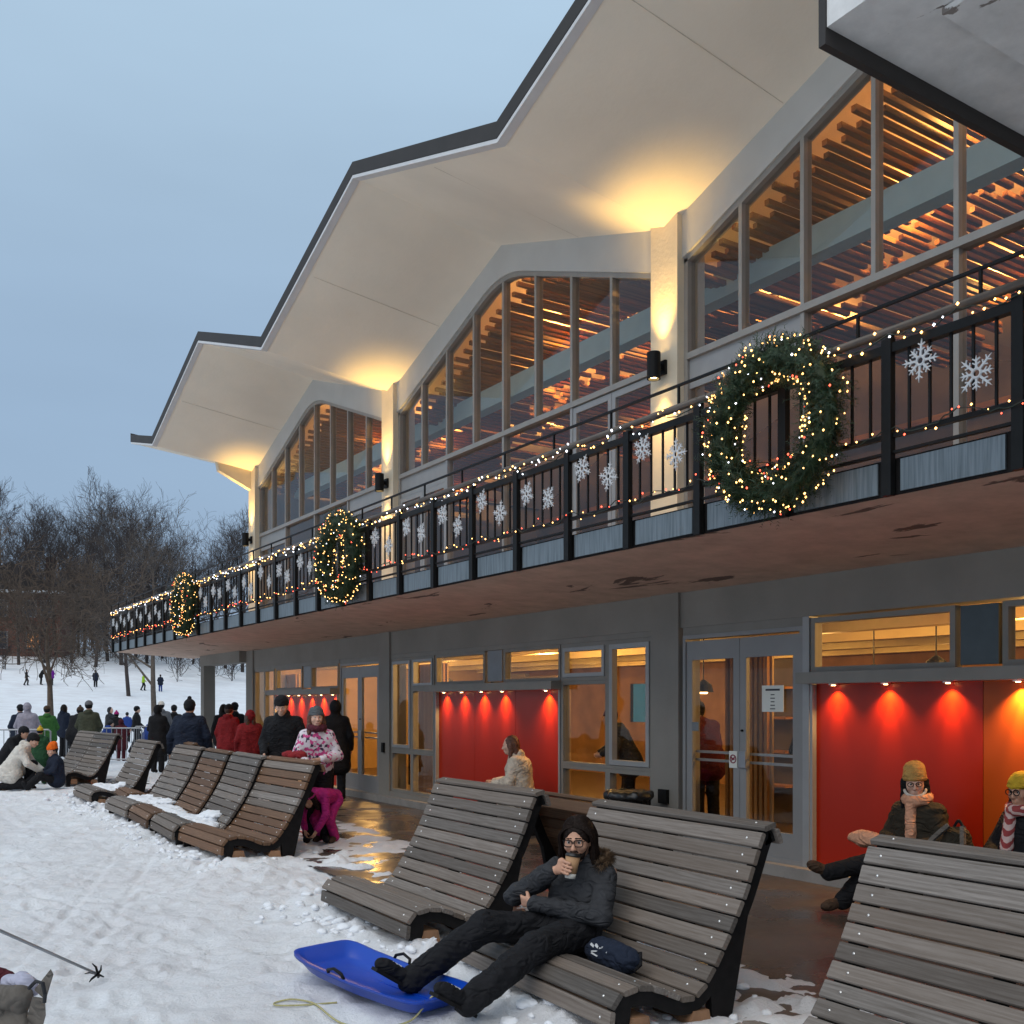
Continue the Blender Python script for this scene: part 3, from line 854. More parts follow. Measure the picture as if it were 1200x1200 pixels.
def red_wall(y0, y1, lamps, split=None, energy=48, sheets=3):
    cuts = [y0] + (split if split else list(np.linspace(y0, y1, sheets + 1))[1:-1]) + [y1]
    root = None
    for i, (a, b_) in enumerate(zip(cuts[:-1], cuts[1:])):
        rb_ = MB(); rb_.box(XF + 0.06, XF + 0.14, a + 0.003, b_ - 0.003, 0.0, 1.80)
        rb_.build('red_panel', M['red_orange'] if (split and i == 0) else M['red'], pav)
    tr = MB(); tr.box(XF + 0.0, XF + 0.14, y1 - 0.002, y1 + 0.035, 0.0, 1.79); tr.build('panel_trim', M['alu_light'], pav)
    tr = MB(); tr.box(XF + 0.0, XF + 0.14, y0 - 0.035, y0 + 0.002, 0.0, 1.79); tr.build('panel_trim', M['alu_light'], pav)
    sh = MB(); sh.box(XF - 0.17, XF + 0.05, y0 - 0.07, y1 + 0.06, 1.795, 1.905)
    shelf = sh.build('shelf', M['frame_grey'], pav)
    for (ly, en) in lamps:
        dl = MB(); dl.lathe([(0.045, 0.0), (0.045, -0.012), (0.038, -0.014)], (XF - 0.005, ly, 1.7945), 12); dl.build('downlight', M['bolt'], shelf)
        dl = MB(); dl.lathe([(0.021, 0.0), (0.016, -0.005)], (XF - 0.005, ly, 1.7795), 12); dl.build('downlight_lens', M['lens_red'], shelf)
        spot('downlight_beam', (XF - 0.005, ly, 1.770), (XF + 0.035, ly, 0.9), energy * en * 0.75, (1.0, 0.55, 0.18), 108, 1.0, 0.010)
        spot('downlight_core', (XF - 0.002, ly, 1.768), (XF + 0.06, ly, 1.30), energy * en * 0.55, (1.0, 0.55, 0.18), 34, 1.0, 0.010)

# bay by the near doors
red_wall(3.25, 6.60, [(6.34, 0.8), (5.76, 1.2), (5.14, 1.0), (4.52, 2.2), (3.9, 1.2)], split=[4.86])
lower_light(5.08, 6.62, 1.91, 2.44, 0.05)
opaque(4.70, 5.04, 1.93, 2.43, 'opaque_dark')
lower_light(3.15, 4.66, 1.91, 2.44, 0.05)
fb = MB(); fb.box(XF - 0.01, XF + 0.12, 6.63, 6.71, -0.004, 2.458); fb.build('jamb', M['alu_light'], pav)

def door_leaf(y0, y1, hinge_far, z1=2.30, handle=True):
    db = MB(); x0, x1 = XF + 0.01, XF + 0.06
    s_ = 0.09
    db.box(x0, x1, y0, y0 + s_, 0.01, z1); db.box(x0, x1, y1 - s_, y1, 0.01, z1)
    db.box(x0, x1, y0 + s_, y1 - s_, 0.01, 0.30); db.box(x0, x1, y0 + s_, y1 - s_, z1 - 0.21, z1)
    d = db.build('door', M['door_grey'], pav)
    pb = MB(); pb.box(x0 + 0.022, x0 + 0.030, y0 + s_, y1 - s_, 0.30, z1 - 0.21); pb.build('pane', M['glass_low'], d)
    hb_ = MB()
    for zz in (0.98, 1.07):
        hb_.box(x1 + 0.03, x1 + 0.05, y0 + 0.05, y1 - 0.05, zz - 0.014, zz + 0.014)
    hb_.build('push_bar', M['galv'], d)
    return d
def double_door(y0, y1):
    ym = (y0 + y1) / 2
    casing(pav, XF - 0.005, XF + 0.11, y0 - 0.05, y1 + 0.05, -0.004, 2.37, 0.045, M['door_grey'], 'door_frame')
    tb = MB(); tb.box(XF, XF + 0.1, y0 - 0.05, y1 + 0.05, 2.372, 2.458); tb.build('door_head', M['frame_grey'], pav)
    a = door_leaf(y0, ym - 0.003, False); b_ = door_leaf(ym + 0.003, y1, True)
    pl = MB(); pl.box(XF - 0.012, XF + 0.009, ym - 0.10, ym - 0.006, 0.93, 1.10); pl.build('lock_plate', M['galv'], a)
    lk = MB(); lk.lathe([(0.012, 0), (0.012, 0.02)], (0, 0, 0), 8); o = lk.build('keyhole', M['black'], a, (XF + 0.005, ym - 0.045, 1.32)); o.rotation_euler = (0, -PI / 2, 0)
    return a, b_
dn, df = double_door(6.76, 8.38)
# notice taped on the near leaf, small no-entry notice on the far leaf
nb = MB(); nb.box(XF + 0.012, XF + 0.016, 6.97, 7.26, 1.52, 1.79); nt_ = nb.build('notice', M['paper'], dn)
def strip(parent, y0, y1, z0, z1, x=XF + 0.0105, mat='ink'):
    pass
nb = MB()
nb.box(XF + 0.0105, XF + 0.0115, 7.02, 7.21, 1.735, 1.755)
for k_, w_ in enumerate((0.05, 0.06, 0.05, 0.06, 0.07)):
    nb.box(XF + 0.0105, XF + 0.0115, 7.115 - w_ / 2, 7.115 + w_ / 2, 1.69 - 0.036 * k_, 1.70 - 0.036 * k_)
nb.build('notice_print', M['ink'], dn)
nb = MB(); nb.box(XF + 0.002, XF + 0.0085, 7.60, 7.715, 0.92, 1.10); nb.build('warning_sign', M['paper'], df)
nb = MB()
ring = [(XF + 0.0, 7.657 + 0.042 * math.cos(t), 1.015 + 0.042 * math.sin(t)) for t in np.linspace(0, 2 * PI, 17)]
nb.tube(ring, 0.006, 6, False); nb.tube([(XF, 7.657 - 0.03, 1.045), (XF, 7.657 + 0.03, 0.985)], 0.005, 6)
nb.box(XF - 0.003, XF + 0.001, 7.635, 7.68, 1.005, 1.028); nb.box(XF - 0.003, XF + 0.001, 7.672, 7.688, 1.02, 1.04)
nb.build('sign_symbol', M['sign_red'], df)
nb = MB(); nb.box(XF + 0.002, XF + 0.0085, 8.18, 8.29, 1.30, 1.40); nb.build('warning_sign', M['opaque_grey'], df)

# middle bay
hb = MB(); hb.box(XF, XF + 0.12, 8.94, 15.84, 2.39, 2.458); hb.build('head_rail', M['frame_grey'], pav)
lower_light(8.95, 9.80, 0.80, 2.388, 0.05, inner=0.06)
lower_light(8.95, 9.80, -0.002, 0.798, 0.05)
lower_light(9.80, 10.78, 1.90, 2.388, 0.05, inner=0.05)
lower_light(9.80, 10.78, 0.80, 1.898, 0.045)
lower_light(9.80, 10.78, -0.002, 0.798, 0.045)
red_wall(10.84, 14.22, [(11.12, 1.6), (12.22, 1.2), (12.80, 1.2), (13.38, 1.0), (13.94, 0.9)])
lower_light(10.80, 12.20, 1.91, 2.388, 0.045)
opaque(12.26, 12.66, 1.93, 2.385, 'opaque_grey')
lower_light(12.72, 14.24, 1.91, 2.388, 0.045)
lower_light(14.28, 15.06, 1.86, 2.388, 0.045, inner=0.04)
lower_light(14.28, 15.06, 0.80, 1.858, 0.045)
lower_light(14.28, 15.06, 0.08, 0.798, 0.045)
lower_light(15.06, 15.84, 0.80, 2.388, 0.05, inner=0.05)
lower_light(15.06, 15.84, 0.08, 0.798, 0.05)
kb = MB(); kb.box(XF - 0.03, XF + 0.12, 14.26, 15.84, -0.004, 0.078); kb.build('sill', M['wall_grey'], pav)
# far bay
hb = MB(); hb.box(XF, XF + 0.12, 18.08, 23.08, 2.39, 2.458); hb.build('head_rail', M['frame_grey'], pav)
double_door(16.33, 18.0)
red_wall(18.22, 21.66, [(18.4, 1.3), (18.98, 1.3), (19.6, 1.0), (20.2, 1.2), (20.8, 1.2), (21.4, 1.3)], energy=52)
lower_light(18.15, 19.55, 1.91, 2.388, 0.045)
opaque(19.6, 20.0, 1.93, 2.385, 'opaque_grey')
lower_light(20.05, 21.62, 1.91, 2.388, 0.045)
lower_light(21.72, 22.36, 1.86, 2.388, 0.045)
lower_light(21.72, 22.36, -0.002, 1.858, 0.045)
lower_light(22.36, 23.06, -0.002, 2.388, 0.045)
# bay nearest the viewer, mostly out of frame
lower_light(1.68, 3.12, -0.002, 2.44, 0.05)
wb_ = MB(); wb_.box(XF, XF + 0.2, -8.0, 1.2, -0.004, 2.46); wb_.build('wall', M['wall_grey'], pav)
# cafe room
hb = MB(); hb.box(XF + 0.45, 14.5, -8, 23.0, -0.05, -0.004); hb.build('cafe_floor', M['int_floor'], pav)
hb = MB(); hb.box(XF + 0.26, 14.5, -8, 23.0, 2.62, 2.80); cafe_ceiling = hb.build('cafe_ceiling', M['warm_ceiling'], pav)
hb = MB()
op = [(12.1, 12.9), (16.4, 17.4)]
hb.box(14.5, 14.6, -8, 23.0, -0.05, 1.2); hb.box(14.5, 14.6, -8, 23.0, 2.05, 2.8)
ya = -8
for a, b_ in op + [(23.0, 23.0)]:
    hb.box(14.5, 14.6, ya, a, 1.2, 2.05); ya = b_
hb.build('cafe_back_wall', M['cafe_wall'], pav)
hb = MB(); hb.box(XF + 0.3, 14.5, 23.0, 23.08, -0.05, 2.8); hb.build('cafe_end_wall', M['warm_wall'], pav)
hb = MB(); hb.box(XF + 0.3, 14.5, -8.1, -8, -0.05, 2.8); hb.build('cafe_end_wall', M['warm_wall'], pav)
for y0, y1, x0, x1 in ((10.9, 14.1, 8.0, 8.06), (18.3, 21.6, 8.0, 8.06), (3.3, 6.5, 8.0, 8.06)):
    hb = MB(); hb.box(x0, x1, y0, y1, 0, 1.80); hb.build('panel_backing', M['warm_wall'], pav)
for bx in (9.3, 10.8, 12.3, 13.8):
    hb = MB(); hb.box(bx, bx + 0.2, -8, 22.9, 2.42, 2.618); hb.build('ceiling_beam', M['warm_ceiling'], pav)
for bx in (8.55, 10.1, 11.6, 13.1):
    for yy in (2.2, 4.3, 6.4, 9.3, 11.2, 13.2, 15.2, 17.0, 19.2, 21.4):
        lb = MB(); lb.box(bx, bx + 0.12, yy, yy + 1.2, 2.585, 2.617); lb.build('light_strip', M['lens_ceiling'], cafe_ceiling)
for (lx, ly, en) in ((9.4, 5.2, 170), (9.7, 8.0, 22), (9.5, 10.6, 20), (9.4, 13.4, 170), (9.6, 16.8, 18), (9.4, 20.0, 150), (12.9, 8.5, 16), (12.6, 12.5, 22), (12.8, 16.5, 25)):
    point('cafe_light', (lx, ly, 2.35), en, (1.0, 0.55, 0.16), 0.12)
# slatted wood screens just inside the glass
def screen(y0, y1, x, z1=2.3):
    sb_ = MB(); sb_.box(x - 0.03, x, y0, y1, 0.0, 0.06)
    s0 = sb_.build('wood_screen', M['screen'], pav)
    me_ = MB(); me_.box(-0.02, 0.02, -0.02, 0.02, 0, z1); mm_ = me_.mesh('screen_slat', M['screen'])
    for y in np.arange(y0 + 0.03, y1, 0.075):
        o = link('screen_slat', mm_, s0, (x - 0.05, y, 0.0))
    bk = MB(); bk.box(x + 0.002, x + 0.03, y0, y1, 0.0, z1); bk.build('screen_board', M['warm_wall'], s0)
for (x0, x1, y0, y1, z1) in ((10.6, 10.7, 5.2, 7.2, 2.0), (10.4, 10.5, 9.0, 10.0, 2.2), (10.2, 10.3, 14.2, 15.4, 2.1), (11.0, 11.1, 16.4, 17.2, 2.2)):
    hb = MB(); hb.box(x0, x1, y0, y1, 0, z1); pt = hb.build('cafe_partition', M['int_dark'], pav)
    for zz in (0.5, 0.95, 1.4, 1.8):
        hb = MB(); hb.box(x0 - 0.25, x0 - 0.002, y0 + 0.03, y1 - 0.03, zz, zz + 0.03); hb.build('shelf_board', M['screen'], pt)
for (px0, py0, pz0) in ((9.5, 6.4, 1.95), (9.8, 7.4, 1.9), (9.0, 9.35, 1.75), (9.5, 10.25, 1.8), (9.4, 15.0, 1.9), (9.6, 17.0, 1.95)):
    hb = MB(); hb.lathe([(0.02, 0.16), (0.10, 0.10), (0.13, 0.0), (0.12, 0.0)], (px0, py0, pz0), 14); lp = hb.build('pendant_lamp', M['black'], cafe_ceiling)
    hb = MB(); hb.lathe([(0.05, 0.05), (0.065, 0.02), (0.05, -0.02)], (px0, py0, pz0), 12); hb.build('pendant_bulb', M['bulb_pendant'], cafe_ceiling)
    hb = MB(); hb.tube([(px0, py0, pz0 + 0.16), (px0, py0, 2.6)], 0.008, 5); hb.build('pendant_cord', M['black'], cafe_ceiling)
hb = MB(); hb.box(14.52, 14.54, 12.1, 12.9, 1.2, 2.05); hb.build('back_pane', M['glass_tint'], pav)
hb = MB(); hb.box(14.52, 14.54, 16.4, 17.4, 1.2, 2.05); hb.build('back_pane', M['glass_tint'], pav)
screen(7.75, 8.42, 8.5); screen(15.0, 15.95, 8.45); screen(10.35, 10.8, 9.4); screen(22.3, 23.0, 8.6)

# ------------------------------------------------------------------ sconces
sc_lab = ['black up and down wall lamp on the column beside the large near wreath',
          'black up and down wall lamp on the column beside the middle wreath',
          'black up and down wall lamp on the farthest lit column']
for yc, lab in zip(BAYS[1:], sc_lab):
    zs = 5.43
    s0 = thing('wall_lamp', lab, 'lamp', (XF - 0.10, yc, zs), 0, 'wall lamps on the columns')
    b0 = MB(); b0.box(-0.035, -0.001, -0.06, 0.06, -0.08, 0.08); b0.build('wall_plate', M['black'], s0)
    b0 = MB(); b0.box(-0.09, -0.03, -0.03, 0.03, -0.03, 0.03); b0.build('arm', M['black'], s0)
    b0 = MB()
    seg = 20; pr = [(0.062, -0.15), (0.078, -0.15), (0.078, 0.15), (0.062, 0.15), (0.062, -0.15)]
    vs = [(-0.15 + r * math.cos(2 * PI * k / seg), r * math.sin(2 * PI * k / seg), z) for r, z in pr[:-1] for k in range(seg)]
    fs = [(i * seg + k, i * seg + (k + 1) % seg, ((i + 1) % 4) * seg + (k + 1) % seg, ((i + 1) % 4) * seg + k) for i in range(4) for k in range(seg)]
    b0.add(vs, fs); b0.build('cylinder_shade', M['black'], s0)
    for sgn in (-1, 1):
        b0 = MB(); b0.lathe([(0.058, 0), (0.058, 0.01)], (-0.15, 0, sgn * 0.115 - 0.005), 16); b0.build('lens', M['lens'], s0)
        spot('wall_lamp_beam', (XF - 0.25, yc, zs + sgn * 0.135), (XF - 0.20, yc, zs + sgn * 1.5), 185 if sgn > 0 else 115, (1.0, 0.61, 0.17), 72, 1.0, 0.06)

# ------------------------------------------------------------------ garlands, wreaths, snowflakes
def garland(name, label, z, amp, step, mats, weights, y0, y1, x=5.64, rad=0.0125, sag=0.0):
    ys = np.arange(y0, y1, 0.05)
    pts = []
    for i, y in enumerate(ys):
        pts.append((x + 0.018 * math.sin(y * 17) + random.uniform(-0.006, 0.006), y, z + amp * math.sin(y * 11 + math.sin(y * 3)) + random.uniform(-0.01, 0.01)))
    g = MB(); g.tube(pts, 0.0045, 4)
    root = g.build(name, M['wire'])
    tag(root, label, 'string lights')
    acc = [MB() for _ in mats]
    y = y0
    while y < y1:
        i = min(int((y - y0) / 0.05), len(pts) - 1)
        p = pts[i]
        j = random.choices(range(len(mats)), weights)[0]
        acc[j].ball((p[0] + random.uniform(-0.035, 0.02), y, p[2] + random.uniform(-0.04, 0.045)), rad * random.uniform(0.7, 1.25))
        y += step * random.uniform(0.5, 1.5)
    for a, mm_ in zip(acc, mats):
        if a.v: stuff(a.build('bulbs', mm_, root))
garland('string_lights', 'warm and cool white string lights wound along the balcony top rail', 3.99, 0.025, 0.072, [M['bulb_warm'], M['bulb_cool']], [0.55, 0.45], 2.9, 28.2, rad=0.011)
garland('string_lights', 'amber and red string lights along the foot of the balcony railing', 3.37, 0.03, 0.11, [M['bulb_warm'], M['bulb_red']], [0.5, 0.5], 2.9, 28.2, rad=0.0085)

def wreath_meshes(R, r, n, seed):
    rn = random.Random(seed)
    V, F = [], []
    for i in range(n):
        t = rn.uniform(0, 2 * PI); p = rn.uniform(0, 2 * PI); q = r * math.sqrt(rn.uniform(0.05, 1.0))
        nrm = Vector((math.cos(p), math.sin(p) * math.cos(t), math.sin(p) * math.sin(t)))
        cen = Vector((0, R * math.cos(t), R * math.sin(t))) + nrm * q * 0.75
        tang = Vector((0, -math.sin(t), math.cos(t)))
        d = (nrm * rn.uniform(0.35, 1.0) + tang * rn.uniform(0.2, 1.1) + Vector((rn.gauss(0, .35), rn.gauss(0, .35), rn.gauss(0, .35)))).normalized()
        L = rn.uniform(0.09, 0.17) * (1.45 if rn.random() < 0.12 else 1.0)
        a = d.orthogonal().normalized(); b_ = d.cross(a)
        for j in range(9):
            base = cen + d * (L * j / 9.0)
            ang = rn.uniform(0, 2 * PI)
            s_ = a * math.cos(ang) + b_ * math.sin(ang)
            tip = base + (d * 0.6 + s_) * rn.uniform(0.022, 0.042)
            w = d.cross(s_) * 0.0035
            o = len(V); V += [tuple(base - w), tuple(base + w), tuple(tip)]; F.append((o, o + 1, o + 2))
            tip2 = base + (d * 0.6 - s_) * rn.uniform(0.022, 0.042)
            o = len(V); V += [tuple(base - w), tuple(base + w), tuple(tip2)]; F.append((o, o + 1, o + 2))
    return V, F
WV, WF = wreath_meshes(0.52, 0.145, 2700, 3)
wmesh = np_mesh('foliage', np.array(WV), np.array(WF), M['fir'], False)
ringb = MB(); ringb.tube([(0, 0.52 * math.cos(t), 0.52 * math.sin(t)) for t in np.linspace(0, 2 * PI, 33)], 0.08, 8, False)
ringmesh = ringb.mesh('ring', M['fir'], True)
wb = {k: MB() for k in ('bulb_warm', 'bulb_cool', 'bulb_red')}
rn = random.Random(11)
for i in range(300):
    t = rn.uniform(0, 2 * PI); p = rn.uniform(PI * 0.25, PI * 1.75)
    q = 0.158 * rn.uniform(0.9, 1.15)
    c = (math.cos(p) * q, (0.52 + math.sin(p) * q) * math.cos(t), (0.52 + math.sin(p) * q) * math.sin(t))
    k = rn.choices(['bulb_warm', 'bulb_cool', 'bulb_red'], [0.84, 0.09, 0.07])[0]
    wb[k].ball(c, rn.uniform(0.007, 0.0115))
wbm = {k: v.mesh('bulbs', M[k]) for k, v in wb.items()}
for (y, lab) in ((5.02, 'large fir wreath with lights nearest the viewer on the balcony railing'),
                 (12.75, 'fir wreath with lights on the middle of the balcony railing'),
                 (20.55, 'small looking fir wreath with lights near the far end of the railing')):
    w0 = thing('wreath', lab, 'wreath', (5.50, y, 3.60), random.uniform(-0.04, 0.04), 'wreaths hung on the balcony railing')
    w0.scale = (0.93, 0.93, 0.93)
    link('ring', ringmesh, w0); stuff(link('foliage', wmesh, w0))
    for k, mm_ in wbm.items(): stuff(link('bulbs', mm_, w0))

def flake_mesh():
    f = MB()
    for k in range(8):
        a = 2 * PI * k / 8
        long = 0.150 if k % 2 == 0 else 0.118
        d = Vector((0, math.cos(a), math.sin(a))); s_ = Vector((0, -math.sin(a), math.cos(a)))
        n = [d * 0.03 + s_ * 0.008, d * (long * 0.7) + s_ * 0.007, d * long, d * (long * 0.7) - s_ * 0.007, d * 0.03 - s_ * 0.008]
        vs = [p + Vector((-0.005, 0, 0)) for p in n] + [p + Vector((0.005, 0, 0)) for p in n]
        f.add(vs, [(0, 1, 2, 3, 4), (9, 8, 7, 6, 5)] + [(i, i + 5, (i + 1) % 5 + 5, (i + 1) % 5) for i in range(5)])
        for q in (0.45, 0.68):
            for sg in (-1, 1):
                p0 = d * long * q; p1 = p0 + (d * 0.7 + s_ * sg) * 0.026
                f.bar(p0, p1, 0.008, 0.009, (1, 0, 0))
    ring = [(0, 0.030 * math.cos(t), 0.030 * math.sin(t)) for t in np.linspace(0, 2 * PI, 13)]
    f.tube(ring, 0.010, 6, False)
    return f.mesh('snowflake_ornament', M['flake'])
fm = flake_mesh()
used = 0
order = ['nearest', 'second', 'third', 'fourth', 'fifth', 'sixth', 'seventh', 'eighth', 'ninth', 'tenth', 'eleventh', 'twelfth', 'thirteenth', 'fourteenth',
         'fifteenth', 'sixteenth', 'seventeenth', 'eighteenth', 'nineteenth', 'twentieth', 'twenty-first', 'twenty-second', 'twenty-third', 'twenty-fourth', 'twenty-fifth']
bay_i = 0
for i, y in enumerate(post_y[:-1]):
    if y < 3.2: continue
    if abs(y + PS / 2 - 5.02) < 0.95 or abs(y + PS / 2 - 12.75) < 0.85 or abs(y + PS / 2 - 20.55) < 0.8: continue
    for j, (fy, fz) in enumerate(((0.27, 3.62), (0.70, 3.76))):
        yy = y + PS * fy + random.uniform(-0.03, 0.03); zz = fz + random.uniform(-0.05, 0.05)
        if y > 19: pass
        o = link('snowflake_ornament', fm, None, (5.632, yy, zz)); o.rotation_euler = (random.uniform(0, 0.8), 0, random.uniform(-0.08, 0.08)); o.scale = (0.92, 0.92, 0.92)
        where = 'lower' if j == 0 else 'higher'
        n_ = bay_i
        nm = order[n_] if n_ < len(order) else 'far'
        if bay_i == 0: lab = f'white plastic snowflake on railing right of the large wreath, the {where} one'
        else: lab = f'white plastic snowflake, {where} of two in the {nm} decorated railing bay from the right'
        tag(o, lab, 'snowflake', 'snowflakes hung on the balcony railing')
    bay_i += 1

# ------------------------------------------------------------------ lounger benches
PROF = [(0.0, -0.02), (0.015, 0.09), (0.055, 0.14), (0.13, 0.163), (0.22, 0.162), (0.32, 0.135), (0.42, 0.09), (0.50, 0.068), (0.58, 0.09), (0.66, 0.17),
        (0.75, 0.30), (0.83, 0.43), (0.91, 0.58), (0.98, 0.74), (1.03, 0.86), (1.066, 0.918), (1.11, 0.935), (1.155, 0.90), (1.18, 0.83)]
def prof_resample(pts, n=400):
    P = np.array(pts); 
    # Catmull-Rom smoothing
    out = []
    for i in range(len(P) - 1):
        p0 = P[max(i - 1, 0)]; p1 = P[i]; p2 = P[i + 1]; p3 = P[min(i + 2, len(P) - 1)]
        for t in np.linspace(0, 1, 12, endpoint=False):
            out.append(0.5 * ((2 * p1) + (-p0 + p2) * t + (2 * p0 - 5 * p1 + 4 * p2 - p3) * t ** 2 + (-p0 + 3 * p1 - 3 * p2 + p3) * t ** 3))
    out.append(P[-1]); out = np.array(out)
    s = np.concatenate([[0], np.cumsum(np.linalg.norm(np.diff(out, axis=0), axis=1))])
    ss = np.linspace(0, s[-1], n)
    return np.stack([np.interp(ss, s, out[:, 0]), np.interp(ss, s, out[:, 1])], 1), s[-1]
PR, PLEN = prof_resample(PROF)
def prof_at(t):
    i = min(max(t, 0), 1) * (len(PR) - 1); a = int(min(i, len(PR) - 2)); f = i - a
    p = PR[a] * (1 - f) + PR[a + 1] * f
    d = PR[min(a + 4, len(PR) - 1)] - PR[max(a - 4, 0)]; d = d / np.linalg.norm(d)
    return p, d
NSL = 19
slat_cache = {}
def slat_shape(L, w):
    key = (round(L, 3), round(w, 3))
    if key not in slat_cache:
        h, c, t = w / 2, 0.006, 0.015
        poly = [(-h + c, -t), (h - c, -t), (h, -t + c), (h, t - c), (h - c, t), (-h + c, t), (-h, t - c), (-h, -t + c)]
        b_ = MB(); b_.prism(poly, 'y', 0, L); slat_cache[key] = b_.mesh('slat', None)
        slat_cache[key].materials.clear(); slat_cache[key].materials.append(M['wood_grey'])
    return slat_cache[key]
bench_cache = {}
def rib_mesh(depth, off):
    n = 60
    top, bot = [], []
    for i in range(n + 1):
        p, d = prof_at(0.02 + 0.965 * i / n)
        nrm = np.array([-d[1], d[0]])
        top.append(p - nrm * off); bot.append(p - nrm * (off + depth))
    b_ = MB(); w = 0.028
    vs = [(p[0], -w, p[1]) for p in top] + [(p[0], -w, p[1]) for p in bot] + [(p[0], w, p[1]) for p in top] + [(p[0], w, p[1]) for p in bot]
    m_ = n + 1; fs = []
    for i in range(n):
        fs += [(i, i + 1, m_ + i + 1, m_ + i), (2 * m_ + i, 3 * m_ + i, 3 * m_ + i + 1, 2 * m_ + i + 1), (i, 2 * m_ + i, 2 * m_ + i + 1, i + 1), (m_ + i, m_ + i + 1, 3 * m_ + i + 1, 3 * m_ + i)]
    fs += [(0, m_, 3 * m_, 2 * m_), (n, 2 * m_ + n, 3 * m_ + n, m_ + n)]
    b_.add(vs, fs)
    return b_.mesh('side_rib', M['black_rough'])
RIB = rib_mesh(0.075, 0.017)
lg = MB(); lg.prism([(0.70, -0.22), (0.80, -0.22), (0.96, 0.50), (0.90, 0.50), (0.74, 0.12), (0.68, 0.05)], 'y', -0.026, 0.026)
LEG = lg.mesh('leg', M['black_rough'])
lg = MB(); lg.prism([(0.03, -0.22), (0.10, -0.22), (0.14, 0.08), (0.05, 0.05)], 'y', -0.026, 0.026)
FLEG = lg.mesh('leg', M['black_rough'])
def bench(label, x, y, rot, L, mat, z=0.0, seed=0, mix=None, flip=False, group=None):
    rn = random.Random(seed)
    o = thing('lounger_bench', label, 'bench', (x, y, z), rot, group)
    w = PLEN / NSL
    bl = MB()
    for i in range(NSL):
        t = (i + 0.5) / NSL
        p, d = prof_at(t)
        s_ = link('slat', slat_shape(L, w - 0.011), o, (p[0], rn.uniform(-0.003, 0.003), p[1] + rn.uniform(-0.001, 0.001)))
        s_.rotation_euler = (0, -math.atan2(d[1], d[0]), 0)
        mm_ = mat
        if mix and rn.random() < mix[1]: mm_ = mix[0]
        s_.material_slots[0].link = 'OBJECT'; s_.material_slots[0].material = M[mm_]
        nrm = np.array([-d[1], d[0]])
        for yy in (0.10, L - 0.10):
            c = p + nrm * 0.0155
            a = Vector((d[0], 0, d[1])) ; n3 = Vector((nrm[0], 0, nrm[1])); sd = Vector((0, 1, 0))
            c3 = Vector((c[0], yy + rn.uniform(-0.012, 0.012), c[1]))
            ring = [c3 + (a * math.cos(q) + sd * math.sin(q)) * 0.0078 for q in np.linspace(0, 2 * PI, 7)[:-1]]
            bl.add(ring + [c3 + n3 * 0.0055], [(k, (k + 1) % 6, 6) for k in range(6)])
    stuff(bl.build('bolt_heads', M['bolt'], o))
    for yy in (0.05, L - 0.05):
        link('side_rib', RIB, o, (0, yy, 0)); link('leg', LEG, o, (0, yy, 0)); link('leg', FLEG, o, (0, yy, 0))
    if L > 1.5: link('side_rib', RIB, o, (0, L / 2, 0))
    for u, zz in ((0.19, -0.03), (0.60, -0.06)):
        bk = MB(); bk.prism([(u - 0.06, zz - 0.06), (u + 0.06, zz - 0.06), (u + 0.07, zz - 0.03), (u + 0.055, zz + 0.045), (u - 0.05, zz + 0.05), (u - 0.07, zz)], 'y', 0.012, L - 0.012)
        bk.build('base_beam', M['wood_block'], o)
    return o
G1 = 'slatted lounger benches on the snow'
bench('grey slatted lounger bench behind the blue sled, left of the seated man', 3.16, 6.16, math.radians(-1.0), 1.58, 'wood_grey', 0, 1, group=G1)
bench('grey slatted lounger bench the man with the coffee sits on', 3.16, 3.93, math.radians(-2.0), 1.64, 'wood_grey', -0.02, 2, ('wood_brown', 0.05), group=G1)
bench('grey slatted lounger bench cut off at the bottom right corner', 3.13, 1.62, math.radians(-1.0), 1.60, 'wood_grey', -0.01, 3, group=G1)
ob = bench('dark slatted lounger turned to the building, behind the seated man', 5.78, 6.95, PI - 0.05, 1.4, 'wood_brown', -0.06, 4, group=G1)
bench('brown slatted lounger bench nearest in the far row, girl leaning on it', 3.24, 10.62, math.radians(2.0), 1.50, 'wood_brown', 0, 5, ('wood_grey', 0.15), group=G1)
bench('grey slatted lounger bench second in the far row, behind the brown one', 3.12, 12.14, math.radians(-3.0), 1.36, 'wood_grey', 0, 6, group=G1)
bench('brown slatted lounger bench third in the far row, snow on its seat', 3.15, 13.55, math.radians(-3.0), 1.34, 'wood_brown', 0, 7, ('wood_grey', 0.2), group=G1)
bench('grey slatted lounger bench fourth in the far row, snow over its seat', 3.19, 14.95, 0, 1.42, 'wood_grey', 0.0, 8, ('wood_brown', 0.1), group=G1)
bench('dark lounger bench seen edge on between two grey ones', 3.55, 16.75, math.radians(-4), 1.3, 'wood_brown', 0.0, 9, group=G1)
bench('grey slatted lounger bench at the far end of the row of six', 3.20, 17.65, 0, 1.5, 'wood_grey', 0, 10, group=G1)
bench('grey slatted lounger bench beside the child in the orange hat', 3.62, 22.7, math.radians(6), 1.5, 'wood_grey', 0.0, 11, group=G1)
bench('grey slatted lounger bench farthest away, by the tree trunk', 3.5, 24.45, math.radians(4), 1.5, 'wood_grey', 0.0, 12, group=G1)

